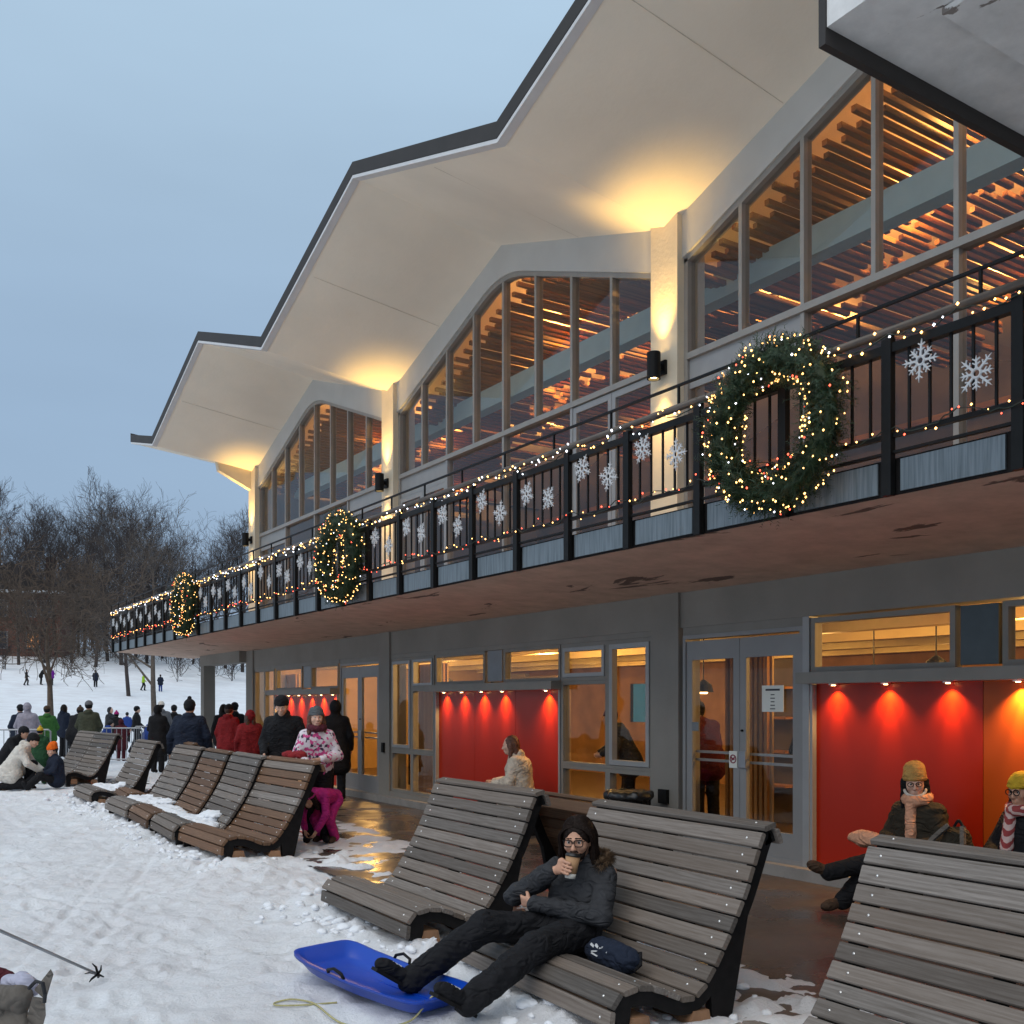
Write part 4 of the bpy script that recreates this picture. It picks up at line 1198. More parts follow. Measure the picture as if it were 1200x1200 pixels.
# ------------------------------------------------------------------ signed-distance modelling for bodies, clothes and clumps
def surface_nets(Fv, org, h):
    nx, ny, nz = Fv.shape
    S = Fv < 0
    cnt = np.zeros((nx - 1, ny - 1, nz - 1), np.int8)
    for i in (0, 1):
        for j in (0, 1):
            for k in (0, 1):
                cnt += S[i:nx - 1 + i, j:ny - 1 + j, k:nz - 1 + k]
    act = (cnt > 0) & (cnt < 8)
    ids = np.full(act.shape, -1, np.int64)
    cells = np.argwhere(act)
    ids[act] = np.arange(len(cells))
    acc = np.zeros((len(cells), 3)); num = np.zeros(len(cells))
    ci, cj, ck = cells.T
    corners = [(0, 0, 0), (1, 0, 0), (0, 1, 0), (1, 1, 0), (0, 0, 1), (1, 0, 1), (0, 1, 1), (1, 1, 1)]
    vals = [Fv[ci + a, cj + b, ck + c] for a, b, c in corners]
    edges = [(0, 1), (2, 3), (4, 5), (6, 7), (0, 2), (1, 3), (4, 6), (5, 7), (0, 4), (1, 5), (2, 6), (3, 7)]
    for a, b in edges:
        va, vb = vals[a], vals[b]
        mk = (va < 0) != (vb < 0)
        t = np.where(mk, va / np.where(mk, va - vb, 1), 0)
        pa = np.array(corners[a]); pb = np.array(corners[b])
        acc += np.where(mk[:, None], pa + (pb - pa) * t[:, None], 0); num += mk
    V = org + (cells + acc / np.maximum(num, 1)[:, None]) * h
    quads = []
    for ax in range(3):
        o1, o2 = [(1, 2), (2, 0), (0, 1)][ax]
        sl0 = [slice(None)] * 3; sl1 = [slice(None)] * 3
        sl0[ax] = slice(0, -1); sl1[ax] = slice(1, None)
        ch = S[tuple(sl0)] != S[tuple(sl1)]
        e = np.argwhere(ch)
        ok = (e[:, o1] > 0) & (e[:, o2] > 0) & (e[:, o1] < Fv.shape[o1] - 1) & (e[:, o2] < Fv.shape[o2] - 1)
        e = e[ok]
        if not len(e): continue
        def cid(d1, d2):
            q = e.copy(); q[:, o1] -= d1; q[:, o2] -= d2
            return ids[q[:, 0], q[:, 1], q[:, 2]]
        q = np.stack([cid(1, 1), cid(0, 1), cid(0, 0), cid(1, 0)], 1)
        flip = ~S[e[:, 0], e[:, 1], e[:, 2]]
        q[flip] = q[flip][:, ::-1]
        quads.append(q)
    return V, np.concatenate(quads) if quads else np.zeros((0, 4), int)

def cone(a, b, ra, rb, k=0.03): return ('c', np.array(a, float), np.array(b, float), ra, rb, k)
def ell(c, r, R=None, k=0.02): return ('e', np.array(c, float), np.array(r, float), None if R is None else np.array(R), k)
def cut(prim): return ('-', prim)

def prim_box(p):
    if p[0] == '-': return prim_box(p[1])
    if p[0] == 'c':
        r = max(p[3], p[4]); return np.minimum(p[1], p[2]) - r, np.maximum(p[1], p[2]) + r
    m_ = max(p[2]) if p[3] is not None else p[2]
    return p[1] - m_, p[1] + m_
def prim_eval(p, X):
    if p[0] == 'c':
        _, a, b, ra, rb, k = p
        d = b - a; L2 = max(float(d @ d), 1e-9)
        t = np.clip(((X - a) @ d) / L2, 0, 1)
        return np.linalg.norm(X - a - t[..., None] * d, axis=-1) - (ra + (rb - ra) * t)
    _, c, r, R, k = p
    q = X - c
    if R is not None: q = q @ R
    k0 = np.linalg.norm(q / r, axis=-1); k1 = np.linalg.norm(q / (r * r), axis=-1)
    return k0 * (k0 - 1) / np.maximum(k1, 1e-6)
def wrinkle(X, amp, sc, seed):
    rs = np.random.default_rng(seed)
    s = 0
    for i in range(5):
        d = rs.normal(size=3); d /= np.linalg.norm(d); d[2] *= 1.6
        s = s + np.sin((X @ d) * sc * (0.7 + 0.35 * i) + rs.uniform(0, 6) + 1.3 * np.sin((X @ rs.normal(size=3)) * sc * 0.35))
    return amp * s / 3.0
def sdf_mesh(name, prims, h, mat, wr=None, quilt=None):
    lo = np.min([prim_box(p)[0] for p in prims if p[0] != '-'], 0) - 3 * h - 0.02
    hi = np.max([prim_box(p)[1] for p in prims if p[0] != '-'], 0) + 3 * h + 0.02
    n = np.ceil((hi - lo) / h).astype(int) + 1
    F = np.full(n, 0.25)
    ax = [lo[i] + np.arange(n[i]) * h for i in range(3)]
    for p in prims:
        neg = p[0] == '-'
        q = p[1] if neg else p
        k = q[-1]
        a, b_ = prim_box(q); mg = k + 0.06 + 2 * h
        i0 = np.clip(((a - mg - lo) / h).astype(int), 0, n - 1); i1 = np.clip(((b_ + mg - lo) / h).astype(int) + 2, 1, n)
        if np.any(i1 <= i0): continue
        X = np.stack(np.meshgrid(ax[0][i0[0]:i1[0]], ax[1][i0[1]:i1[1]], ax[2][i0[2]:i1[2]], indexing='ij'), -1)
        d = prim_eval(q, X)
        sub = F[i0[0]:i1[0], i0[1]:i1[1], i0[2]:i1[2]]
        if neg:
            k2 = max(k, 1e-4); d = -d
            hh = np.clip(0.5 - 0.5 * (d - sub) / k2 * -1 * -1, 0, 1)
            hh = np.clip(0.5 + 0.5 * (d - sub) / k2, 0, 1)
            r = sub * (1 - hh) + d * hh + k2 * hh * (1 - hh)
        else:
            k2 = max(k, 1e-4)
            hh = np.clip(0.5 + 0.5 * (d - sub) / k2, 0, 1)
            r = d * (1 - hh) + sub * hh - k2 * hh * (1 - hh)
        F[i0[0]:i1[0], i0[1]:i1[1], i0[2]:i1[2]] = r
    if wr or quilt:
        near = np.abs(F) < 0.05
        idx_ = np.argwhere(near)
        X = lo + idx_ * h
        w = 0
        if wr: w = w + wrinkle(X, *wr)
        if quilt: w = w + quilt[0] * (np.abs(np.sin((X[:, 2] + 0.15 * X[:, 0]) * PI / quilt[1])) ** 0.5 - 0.6) * -1
        F[near] += w
    V, Q = surface_nets(F, lo, h)
    return np_mesh(name, V, Q, mat, True)

def rot_from(fwd, up=(0, 0, 1)):
    """Columns: forward, left, up."""
    f = np.array(fwd, float); f /= np.linalg.norm(f)
    u = np.array(up, float); l = np.cross(u, f); l /= np.linalg.norm(l); u = np.cross(f, l)
    return np.stack([f, l, u], 1)

def head_prims(c, R, s=1.0, female=False):
    def P(x, y, z): return np.array(c) + R @ (np.array([x, y, z]) * s)
    e_ = lambda p, r, k=0.02: ell(p, np.array(r) * s, R, k * s)
    o = [e_(P(-0.012, 0, 0.025), (0.096, 0.076, 0.098)), e_(P(0.018, 0, -0.03), (0.07, 0.062, 0.085), 0.03), e_(P(0.055, 0, -0.088), (0.03, 0.03, 0.024), 0.03),
         cone(P(0.088, 0, 0.012), P(0.108, 0, -0.030), 0.008 * s, 0.013 * s, 0.012 * s), cone(P(0.098, 0.009, -0.034), P(0.098, -0.009, -0.034), 0.009 * s, 0.009 * s, 0.008 * s),
         cone(P(0.082, 0.042, 0.026), P(0.090, 0.012, 0.022), 0.008 * s, 0.009 * s, 0.012 * s), cone(P(0.082, -0.042, 0.026), P(0.090, -0.012, 0.022), 0.008 * s, 0.009 * s, 0.012 * s),
         e_(P(0.06, 0.042, -0.025), (0.025, 0.022, 0.022), 0.02), e_(P(0.06, -0.042, -0.025), (0.025, 0.022, 0.022), 0.02),
         cone(P(0.086, 0.018, -0.060), P(0.086, -0.018, -0.060), 0.009 * s, 0.009 * s, 0.01 * s), cone(P(0.083, 0.015, -0.071), P(0.083, -0.015, -0.071), 0.009 * s, 0.009 * s, 0.01 * s),
         cut(ell(P(0.098, 0.030, 0.006), np.array((0.018, 0.015, 0.010)) * s, R, 0.008 * s)), cut(ell(P(0.098, -0.030, 0.006), np.array((0.018, 0.015, 0.010)) * s, R, 0.008 * s))]
    for sg in (-1, 1):
        o += [e_(P(-0.005, sg * 0.076, -0.005), (0.018, 0.009, 0.030), 0.008)]
    return o, P

def add_eyes(c, R, s, parent):
    for sg in (-1, 1):
        b_ = MB(); seg = 8
        for (x, r, mi) in ((0.0765, 0.0120, 0), (0.0825, 0.0078, 1)):
            b_.cur = mi
            p = np.array(c) + R @ (np.array([x, sg * 0.030, 0.006]) * s)
            vs, fs = [], []
            for i in range(1, 5):
                for k in range(seg):
                    th, ph = PI * i / 5, 2 * PI * k / seg
                    vs.append(p + r * s * np.array([math.sin(th) * math.cos(ph), math.sin(th) * math.sin(ph), math.cos(th)]))
            for i in range(3):
                for k in range(seg): fs.append((i * seg + k, (i + 1) * seg + k, (i + 1) * seg + (k + 1) % seg, i * seg + (k + 1) % seg))
            vs += [p + np.array([0, 0, r * s]), p - np.array([0, 0, r * s])]
            for k in range(seg): fs.append((len(vs) - 2, k, (k + 1) % seg)); fs.append((len(vs) - 1, 3 * seg + (k + 1) % seg, 3 * seg + k))
            b_.add(vs, fs)
        b_.build('eye', [M['eye_white'], M['iris']], parent, smooth=True)

def hand_prims(wrist, fwd, palm_n, side, curl=0.5, s=1.0, spread=1.0):
    """Palm plus four fingers and a thumb. fwd: along the hand, palm_n: out of the palm, side: +1 thumb towards cross(palm_n, fwd)."""
    f = np.array(fwd, float); f /= np.linalg.norm(f)
    n = np.array(palm_n, float); n -= f * (n @ f); n /= np.linalg.norm(n)
    t = np.cross(n, f) * side
    w = np.array(wrist, float)
    o = []
    for q in (-0.027, -0.009, 0.009, 0.027):
        o.append(cone(w + t * q * 0.6 * s, w + f * 0.085 * s + t * q * s, 0.016 * s, 0.012 * s, 0.012 * s))
    lens = {0.030: 0.070, 0.010: 0.080, -0.010: 0.075, -0.030: 0.058}
    for q, L in lens.items():
        p = w + f * 0.088 * s + t * q * s
        ang = curl * 0.8
        d = f * math.cos(ang) + n * math.sin(ang) + t * q * 1.2 * spread * (1 - curl)
        d /= np.linalg.norm(d)
        for j, fr in enumerate((0.45, 0.31, 0.24)):
            p2 = p + d * L * fr * s
            o.append(cone(p, p2, (0.0095 - 0.001 * j) * s, (0.0088 - 0.001 * j) * s, 0.003 * s))
            p = p2; ang += curl * 0.85
            d = f * math.cos(ang) + n * math.sin(ang); d /= np.linalg.norm(d)
    p = w + f * 0.022 * s + t * 0.026 * s
    d = f * 0.65 + t * 0.62 + n * 0.45 * (0.4 + curl); d /= np.linalg.norm(d)
    p2 = p + d * 0.042 * s; o.append(cone(p, p2, 0.015 * s, 0.011 * s, 0.01 * s))
    d2 = f * 0.85 + t * 0.15 + n * 0.5 * (0.3 + curl); d2 /= np.linalg.norm(d2)
    p3 = p2 + d2 * 0.034 * s; o.append(cone(p2, p3, 0.011 * s, 0.009 * s, 0.004 * s))
    return o

def scl(J, s): return {k: tuple(np.array(v) * s) for k, v in J.items()}
STAND = dict(pelvis=(0, 0, .95), chest=(0, 0, 1.30), neck=(0.0, 0, 1.47), head=(.025, 0, 1.62), shL=(0, .185, 1.41), shR=(0, -.185, 1.41), elL=(-.03, .26, 1.13), elR=(-.03, -.26, 1.13),
             wrL=(.07, .26, .89), wrR=(.07, -.26, .89), hipL=(0, .09, .92), hipR=(0, -.09, .92), knL=(.02, .10, .50), knR=(.02, -.10, .50), anL=(-.02, .105, .09), anR=(-.02, -.105, .09), toL=(.15, .125, .04), toR=(.15, -.125, .04))
def pose(**kw):
    d = dict(STAND); d.update(kw); return d
A = lambda v: np.array(v, float)

def person_meshes(J, h, s=1.0, js=None, torso=1.0, legs=1.0, armk=1.0, coat='short', quilt=None, hood=False, hat='beanie', hair=None, face=None, gloves=False, puffy=1.0, seed=0, scarf=False, hands=None, wr=0.0035):
    """Returns {part name: mesh}. J holds world or local joint positions; face = forward direction of the head."""
    J = {k: A(v) * (s if js is None else js) for k, v in J.items()}
    fwd = A(face if face is not None else (1, 0, 0)); R = rot_from(fwd / np.linalg.norm(fwd), (J['head'] - J['neck']) * 0.5 + A((0, 0, .15)) * s)
    out = {}
    # body
    B, HP = head_prims(J['head'], R, s)
    B += [cone(J['neck'] - (J['head'] - J['neck']) * 0.2, J['head'] - R @ A((0.02, 0, 0.04)) * s, 0.052 * s, 0.05 * s, 0.03)]
    B += [cone(J['pelvis'], J['chest'], 0.10 * s, 0.11 * s, 0.05), cone(J['chest'], J['neck'], 0.10 * s, 0.05 * s, 0.05)]
    for sd in 'LR':
        B += [cone(J['chest'], J['sh' + sd], 0.07 * s, 0.045 * s, 0.04), cone(J['sh' + sd], J['el' + sd], 0.042 * s, 0.036 * s), cone(J['el' + sd], J['wr' + sd], 0.036 * s, 0.026 * s)]
        B += [cone(J['pelvis'], J['hip' + sd], 0.09 * s, 0.08 * s), cone(J['hip' + sd], J['kn' + sd], 0.07 * s, 0.05 * s), cone(J['kn' + sd], J['an' + sd], 0.045 * s, 0.035 * s), cone(J['an' + sd], J['to' + sd], 0.03 * s, 0.025 * s)]
        if hands and hands.get(sd):
            B += hand_prims(J['wr' + sd], *hands[sd])
        else:
            d = J['wr' + sd] - J['el' + sd]; d = d / np.linalg.norm(d)
            sg = 1 if sd == 'L' else -1
            B += hand_prims(J['wr' + sd], d, R[:, 1] * -sg, 1 if sd == 'R' else -1, 0.45, s)
    out['body'] = (B, h * 0.8, None, None)
    # jacket
    up = J['chest'] - J['pelvis']; up /= np.linalg.norm(up)
    lat = J['shL'] - J['shR']; lat /= np.linalg.norm(lat)
    p = puffy; pa = 1 + (puffy - 1) * 0.45
    Jk = []
    hem = {'short': 0.10, 'mid': 0.22, 'long': 0.42}[coat]
    low = J['pelvis'] - up * hem * 0.35 * s
    for sg in (-1, 1):
        Jk.append(cone(low + lat * sg * 0.075 * s, J['chest'] + lat * sg * 0.085 * s, 0.128 * s * p * torso, 0.118 * s * p * torso, 0.07 * s))
    if coat != 'short':
        for sd, sg in (('L', 1), ('R', -1)):
            d = J['kn' + sd] - J['hip' + sd]
            Jk.append(cone(J['hip' + sd] + lat * sg * 0.0, J['hip' + sd] + d * (0.25 if coat == 'mid' else 0.75), 0.125 * s * p * torso, 0.145 * s * p * torso, 0.09 * s))
    Jk.append(cone(J['chest'] + up * 0.05 * s, J['neck'] - up * 0.02 * s, 0.11 * s * p, 0.075 * s, 0.06 * s))
    for sd in 'LR':
        Jk += [cone(J['chest'] + up * 0.09 * s, J['sh' + sd] - lat * (0.02 if sd == 'L' else -0.02) * s - up * 0.015 * s, 0.085 * s, 0.070 * s * pa, 0.06 * s), cone(J['sh' + sd] - lat * (0.02 if sd == 'L' else -0.02) * s - up * 0.015 * s, J['el' + sd], 0.071 * s * pa, 0.062 * s * pa, 0.030 * s * armk),
               cone(J['el' + sd], J['wr' + sd] + (J['el' + sd] - J['wr' + sd]) * 0.06, 0.062 * s * pa, 0.048 * s * pa, 0.022 * s * armk)]
    Jk.append(cone(J['neck'] + up * 0.01 * s + lat * 0.03 * s, J['neck'] + up * 0.01 * s - lat * 0.03 * s, 0.070 * s, 0.070 * s, 0.02))
    if hood == 'up':
        Jk += [ell(J['head'] - R @ A((0.03, 0, -0.01)) * s, A((0.115, 0.105, 0.135)) * s, R, 0.03), cut(ell(J['head'] + R @ A((0.10, 0, -0.01)) * s, A((0.10, 0.075, 0.10)) * s, R, 0.02)),
               cut(ell(J['head'], A((0.088, 0.078, 0.11)) * s, R, 0.01))]
    elif hood:
        Jk += [ell(J['neck'] - R @ A((0.085, 0, -0.01)) * s, A((0.06, 0.10, 0.065)) * s, R, 0.03)]
    out['jacket'] = (Jk, h, (wr, 42 / s, seed), quilt)
    # trousers, boots
    T = [cone(J['hipL'], J['hipR'], 0.125 * s, 0.125 * s, 0.06), cone(J['pelvis'], (J['hipL'] + J['hipR']) / 2, 0.12 * s, 0.12 * s, 0.06)]
    for sd in 'LR':
        T += [cone(J['hip' + sd], J['kn' + sd], 0.105 * s * legs, 0.080 * s * legs, 0.04), cone(J['kn' + sd], J['an' + sd], 0.080 * s * legs, 0.072 * s * legs, 0.03)]
    out['trousers'] = (T, h, (wr * 0.9, 60 / s, seed + 3), None)
    for sd in 'LR':
        a, t = J['an' + sd], J['to' + sd]
        shin = J['kn' + sd] - a; shin /= np.linalg.norm(shin)
        foot = (t - a); foot /= np.linalg.norm(foot)
        Bo = [cone(a + shin * 0.12 * s, a, 0.060 * s, 0.054 * s, 0.02), cone(a - foot * 0.03 * s, t - foot * 0.03 * s, 0.048 * s, 0.042 * s, 0.03), cone(t - foot * 0.05 * s, t, 0.045 * s, 0.036 * s, 0.02)]
        out['boot' + sd] = (Bo, h, None, None)
    if hat in ('beanie', 'pom', 'slouch'):
        Hh = [ell(J['head'] + R @ A((-0.015, 0, 0.055)) * s, A((0.112, 0.094, 0.098)) * s, R, 0.02), cut(ell(J['head'] + R @ A((0.02, 0, -0.08)) * s, A((0.22, 0.2, 0.115)) * s, R, 0.004)), 
              ell(J['head'] + R @ A((-0.012, 0, 0.045)) * s, A((0.117, 0.099, 0.030)) * s, R, 0.008)]
        if hat == 'slouch': Hh.insert(1, ell(J['head'] + R @ A((-0.05, 0, 0.12)) * s, A((0.085, 0.085, 0.065)) * s, R, 0.03))
        if hat == 'pom': Hh.append(ell(J['head'] + R @ A((-0.02, 0, 0.165)) * s, A((0.036, 0.036, 0.034)) * s, R, 0.004))
        out['hat'] = (Hh, h * 0.8, (0.003, 110, seed), None)
    if not hair and hood != 'up': hair = 'short'
    if hair:
        Hr = [ell(J['head'] + R @ A((-0.028, 0, 0.030)) * s, A((0.098, 0.090, 0.105)) * s, R, 0.02), cut(ell(J['head'] + R @ A((0.10, 0, -0.03)) * s, A((0.088, 0.07, 0.105)) * s, R, 0.012))]
        if hair == 'long':
            for sg in (-1, 1):
                Hr += [cone(J['head'] + R @ A((-0.02, sg * 0.078, 0.01)) * s, J['head'] + R @ A((0.0, sg * 0.095, -0.19)) * s, 0.034 * s, 0.028 * s, 0.03),
                       cone(J['head'] + R @ A((-0.07, sg * 0.045, 0.0)) * s, J['head'] + R @ A((-0.075, sg * 0.06, -0.21)) * s, 0.05 * s, 0.036 * s, 0.03)]
        out['hair'] = (Hr, h * 0.8, (0.006, 150, seed + 5), None)
    if scarf:
        Sc = []
        for k in range(10):
            a0, a1 = 2 * PI * k / 10, 2 * PI * (k + 1) / 10
            q = lambda a: J['neck'] + R @ A((0.085 * math.cos(a) + 0.015, 0.085 * math.sin(a), 0.03 - 0.012 * math.cos(a))) * s
            Sc.append(cone(q(a0), q(a1), 0.040 * s, 0.040 * s, 0.02))
        if scarf == 'hang':
            Sc.append(cone(J['neck'] + R @ A((0.09, -0.05, 0.0)) * s, J['chest'] * 0.75 + J['pelvis'] * 0.25 + R @ A((0.155, -0.06, 0)) * s, 0.042 * s, 0.05 * s, 0.02))
        out['scarf'] = (Sc, h * 0.8, (0.004, 90, seed + 8), None)
    return out, R

PARTNAME = {'bootL': 'boot', 'bootR': 'boot'}
def make_person(label, J, cols, h=0.012, loc=None, rz=0, s=1.0, group=None, skin='skin', eyes=False, name='person', **kw):
    spec, R = person_meshes(J, h, s, **kw)
    body = None
    for k in ['body'] + [q for q in spec if q != 'body']:
        prims, hh, wr, ql = spec[k]
        mat = M[skin] if k == 'body' else M[cols.get(k, cols.get(PARTNAME.get(k, k), 'cl_black'))]
        me_ = sdf_mesh(PARTNAME.get(k, k) if k != 'body' else name, prims, hh, mat, wr, ql)
        o = link(PARTNAME.get(k, k) if k != 'body' else name, me_, body)
        if k == 'body': body = o
    if eyes:
        add_eyes(A(J['head']) * (s if kw.get('js') is None else kw['js']), R, s, body)
    if loc is not None: body.location = loc
    body.rotation_euler = (0, 0, rz)
    tag(body, label, 'person', group)
    return body, R

def cl(name, col, **kw):
    M['cl_' + name] = cloth('cloth_' + name, col, **kw)
cl('black', (0.010, 0.010, 0.012)); cl('navy', (0.012, 0.018, 0.035)); cl('charcoal', (0.034, 0.035, 0.039)); cl('red', (0.23, 0.015, 0.018)); cl('maroon', (0.07, 0.010, 0.016))
cl('white', (0.62, 0.58, 0.52)); cl('cream', (0.55, 0.47, 0.38)); cl('green', (0.02, 0.07, 0.03)); cl('leaf', (0.04, 0.13, 0.03)); cl('lilac', (0.30, 0.28, 0.33)); cl('olive', (0.05, 0.055, 0.035))
cl('blue', (0.02, 0.05, 0.22)); cl('purple', (0.16, 0.015, 0.24)); cl('lime', (0.35, 0.55, 0.03)); cl('pink', (0.42, 0.02, 0.17)); cl('orange', (0.75, 0.13, 0.01)); cl('tan', (0.30, 0.17, 0.08))
cl('beige_knit', (0.50, 0.29, 0.09), bscale=120, bump=0.6); cl('grey_knit', (0.10, 0.11, 0.12), bscale=120, bump=0.6); cl('yellow', (0.60, 0.38, 0.03)); cl('brown', (0.06, 0.035, 0.022)); cl('grey', (0.13, 0.13, 0.14))
cl('peach', (0.62, 0.32, 0.20)); cl('plum_knit', (0.10, 0.022, 0.035), bscale=120, bump=0.6); cl('dark_olive', (0.030, 0.024, 0.016)); cl('denim', (0.035, 0.06, 0.11)); cl('taupe', (0.13, 0.115, 0.10)); cl('lavender', (0.42, 0.42, 0.52))
# pink, white and dark zigzag ski jacket
m, nt, b = new_mat('cloth_patterned_ski_jacket')
N, L = nt.nodes, nt.links
tc = N.new('ShaderNodeTexCoord'); vo = N.new('ShaderNodeTexVoronoi'); vo.inputs['Scale'].default_value = 42; vo.feature = 'F1'; vo.distance = 'MANHATTAN'
mp = N.new('ShaderNodeMapping'); mp.inputs['Rotation'].default_value = (0.5, 0.7, 0.6); mp.inputs['Scale'].default_value = (1.4, 0.7, 0.7)
L.new(tc.outputs['Object'], mp.inputs['Vector']); L.new(mp.outputs[0], vo.inputs['Vector'])
rp = N.new('ShaderNodeValToRGB'); rp.color_ramp.interpolation = 'CONSTANT'
rp.color_ramp.elements[0].color = (0.62, 0.55, 0.60, 1); rp.color_ramp.elements[1].position = 0.40; rp.color_ramp.elements[1].color = (0.55, 0.06, 0.22, 1)
q = rp.color_ramp.elements.new(0.60); q.color = (0.66, 0.60, 0.64, 1); q = rp.color_ramp.elements.new(0.78); q.color = (0.05, 0.03, 0.06, 1)
L.new(vo.outputs['Color'], rp.inputs[0]); L.new(rp.outputs[0], b.inputs['Base Color']); setb(b, rough=0.8)
M['cl_pattern'] = m
m, nt, b = new_mat('cloth_striped_scarf')
N, L = nt.nodes, nt.links
tc = N.new('ShaderNodeTexCoord'); wv = N.new('ShaderNodeTexWave'); wv.inputs['Scale'].default_value = 9; wv.bands_direction = 'DIAGONAL'
rp = N.new('ShaderNodeValToRGB'); rp.color_ramp.elements[0].position = 0.45; rp.color_ramp.elements[1].position = 0.5
rp.color_ramp.elements[0].color = (0.30, 0.05, 0.05, 1); rp.color_ramp.elements[1].color = (0.6, 0.45, 0.42, 1)
L.new(tc.outputs['Object'], wv.inputs['Vector']); L.new(wv.outputs['Fac'], rp.inputs[0]); L.new(rp.outputs[0], b.inputs['Base Color']); setb(b, rough=0.9)
M['cl_striped'] = m

def curve_pts0(ctrl, n=14):
    P = np.array(ctrl, float); out = []
    for i in range(len(P) - 1):
        p0, p1, p2, p3 = P[max(i - 1, 0)], P[i], P[i + 1], P[min(i + 2, len(P) - 1)]
        for t in np.linspace(0, 1, n, endpoint=False):
            out.append(0.5 * ((2 * p1) + (-p0 + p2) * t + (2 * p0 - 5 * p1 + 4 * p2 - p3) * t ** 2 + (-p0 + 3 * p1 - 3 * p2 + p3) * t ** 3))
    out.append(P[-1]); return out
# ------------------------------------------------------------------ the man with the coffee
FM = A((-0.78, -0.62, -0.10))
man_J = dict(pelvis=(3.67, 4.97, 0.205), chest=(3.78, 5.0, 0.46), neck=(3.775, 5.0, 0.61), head=(3.735, 4.985, 0.755), shL=(3.85, 4.82, 0.565), shR=(3.70, 5.18, 0.565),
             elL=(3.70, 4.70, 0.335), elR=(3.45, 5.27, 0.395), wrL=(3.44, 5.06, 0.385), wrR=(3.60, 5.0, 0.6),
             hipL=(3.63, 4.87, 0.205), hipR=(3.58, 5.06, 0.205), knL=(3.20, 4.67, 0.225), knR=(3.11, 5.07, 0.285), anL=(2.74, 4.63, 0.0), anR=(2.68, 5.19, 0.0),
             toL=(2.56, 4.62, 0.105), toR=(2.50, 5.21, 0.115))
# cup: held in front of the mouth
Rm = rot_from(FM)
mouth = A(man_J['head']) + Rm @ A((0.095, 0, -0.066))
cup_axis = A((-0.16, 0.02, -0.985)); cup_axis /= np.linalg.norm(cup_axis)
cup_top = mouth + Rm @ A((0.062, 0.012, 0.012))
cup_c = cup_top + cup_axis * 0.075
man_J['wrR'] = tuple(cup_c + A((-0.60, 0.62, -0.1)) / 0.868 * 0.075 + (A(man_J['elR']) - cup_c) / np.linalg.norm(A(man_J['elR']) - cup_c) * 0.055)
# fingers wrapped round the cup from its right side (image left)
def wrap_hand(wrist, cen, axis_, r, side_dir, view_dir):
    o = []
    side_dir = side_dir - axis_ * (side_dir @ axis_); side_dir /= np.linalg.norm(side_dir)
    v = np.cross(axis_, side_dir)
    if v @ view_dir < 0: v = -v
    palm = cen + side_dir * (r + 0.022)
    o += [cone(wrist, palm + axis_ * 0.015 - v * 0.01, 0.027, 0.027, 0.02), cone(palm - axis_ * 0.025, palm + axis_ * 0.03, 0.024, 0.022, 0.02)]
    for i, off in enumerate((-0.034, -0.012, 0.010, 0.031)):
        prev = None
        rr_ = r + 0.008
        reach = (1.5, 1.75, 1.7, 1.45)[i]
        for a in np.linspace(0.05, reach, 5):
            p = cen + axis_ * (off + 0.006 * a) + (side_dir * math.cos(a) + v * math.sin(a)) * rr_
            if prev is not None: o.append(cone(prev, p, 0.0098, 0.0090, 0.002))
            prev = p
    prev = palm - axis_ * 0.02
    for a in np.linspace(0.3, 1.5, 4):
        p = cen - axis_ * 0.03 + (side_dir * math.cos(a) - v * math.sin(a)) * (r + 0.009)
        o.append(cone(prev, p, 0.0115, 0.0105, 0.004)); prev = p
    return o
spec, Rr = person_meshes(man_J, 0.010, 1.0, coat='short', hat=None, hair='long', face=FM, hood=True, seed=4, wr=0.0065, torso=0.90, legs=1.08, armk=0.4, puffy=1.10,
                         hands={'L': ((-0.25, 0.95, 0.1), (0, -0.2, 1), 1, 0.6, 1.0)})
bp_ = [p for p in spec['body'][0]]
# replace the right hand by one closed round the cup
n_hand = len(hand_prims((0, 0, 0), (1, 0, 0), (0, 0, 1), 1))
man_body = []
base, _ = head_prims(A(man_J['head']), Rr, 1.06)
JM = {k: A(v) for k, v in man_J.items()}
man_body = base + [cone(JM['neck'] - (JM['head'] - JM['neck']) * 0.2, JM['head'] - Rr @ A((0.02, 0, 0.04)), 0.052, 0.05, 0.03), cone(JM['pelvis'], JM['chest'], 0.06, 0.065, 0.05), cone(JM['chest'], JM['neck'], 0.06, 0.05, 0.05)]
for sd in 'LR':
    man_body += [cone(JM['chest'], JM['sh' + sd], 0.05, 0.04, 0.03), cone(JM['sh' + sd], JM['el' + sd], 0.042, 0.036), cone(JM['el' + sd], JM['wr' + sd], 0.036, 0.026),
                 cone(JM['pelvis'], JM['hip' + sd], 0.09, 0.08), cone(JM['hip' + sd], JM['kn' + sd], 0.07, 0.05), cone(JM['kn' + sd], JM['an' + sd], 0.045, 0.035)]
man_body += hand_prims(man_J['wrL'], (-0.1, 0.9, 0.0), (0.9, 0.1, 0.2), 1, 0.7, 0.95)
view_dir = A((-3.7, -5.0, 1.0)); view_dir /= np.linalg.norm(view_dir)
man_body += wrap_hand(JM['wrR'], cup_c, cup_axis, 0.043, A((-0.60, 0.62, -0.1)), view_dir)
man = link('person', sdf_mesh('person', man_body, 0.0052, M['skin']))
tag(man, 'man in glasses and dark grey jacket drinking coffee on a slatted lounger', 'person')
for k, mt_ in (('jacket', 'cl_charcoal'), ('trousers', 'cl_black'), ('bootL', 'cl_black'), ('bootR', 'cl_black')):
    prims, hh, wr, ql = spec[k]
    link(PARTNAME.get(k, k), sdf_mesh(PARTNAME.get(k, k), prims, 0.0095, M[mt_], wr, ql), man)
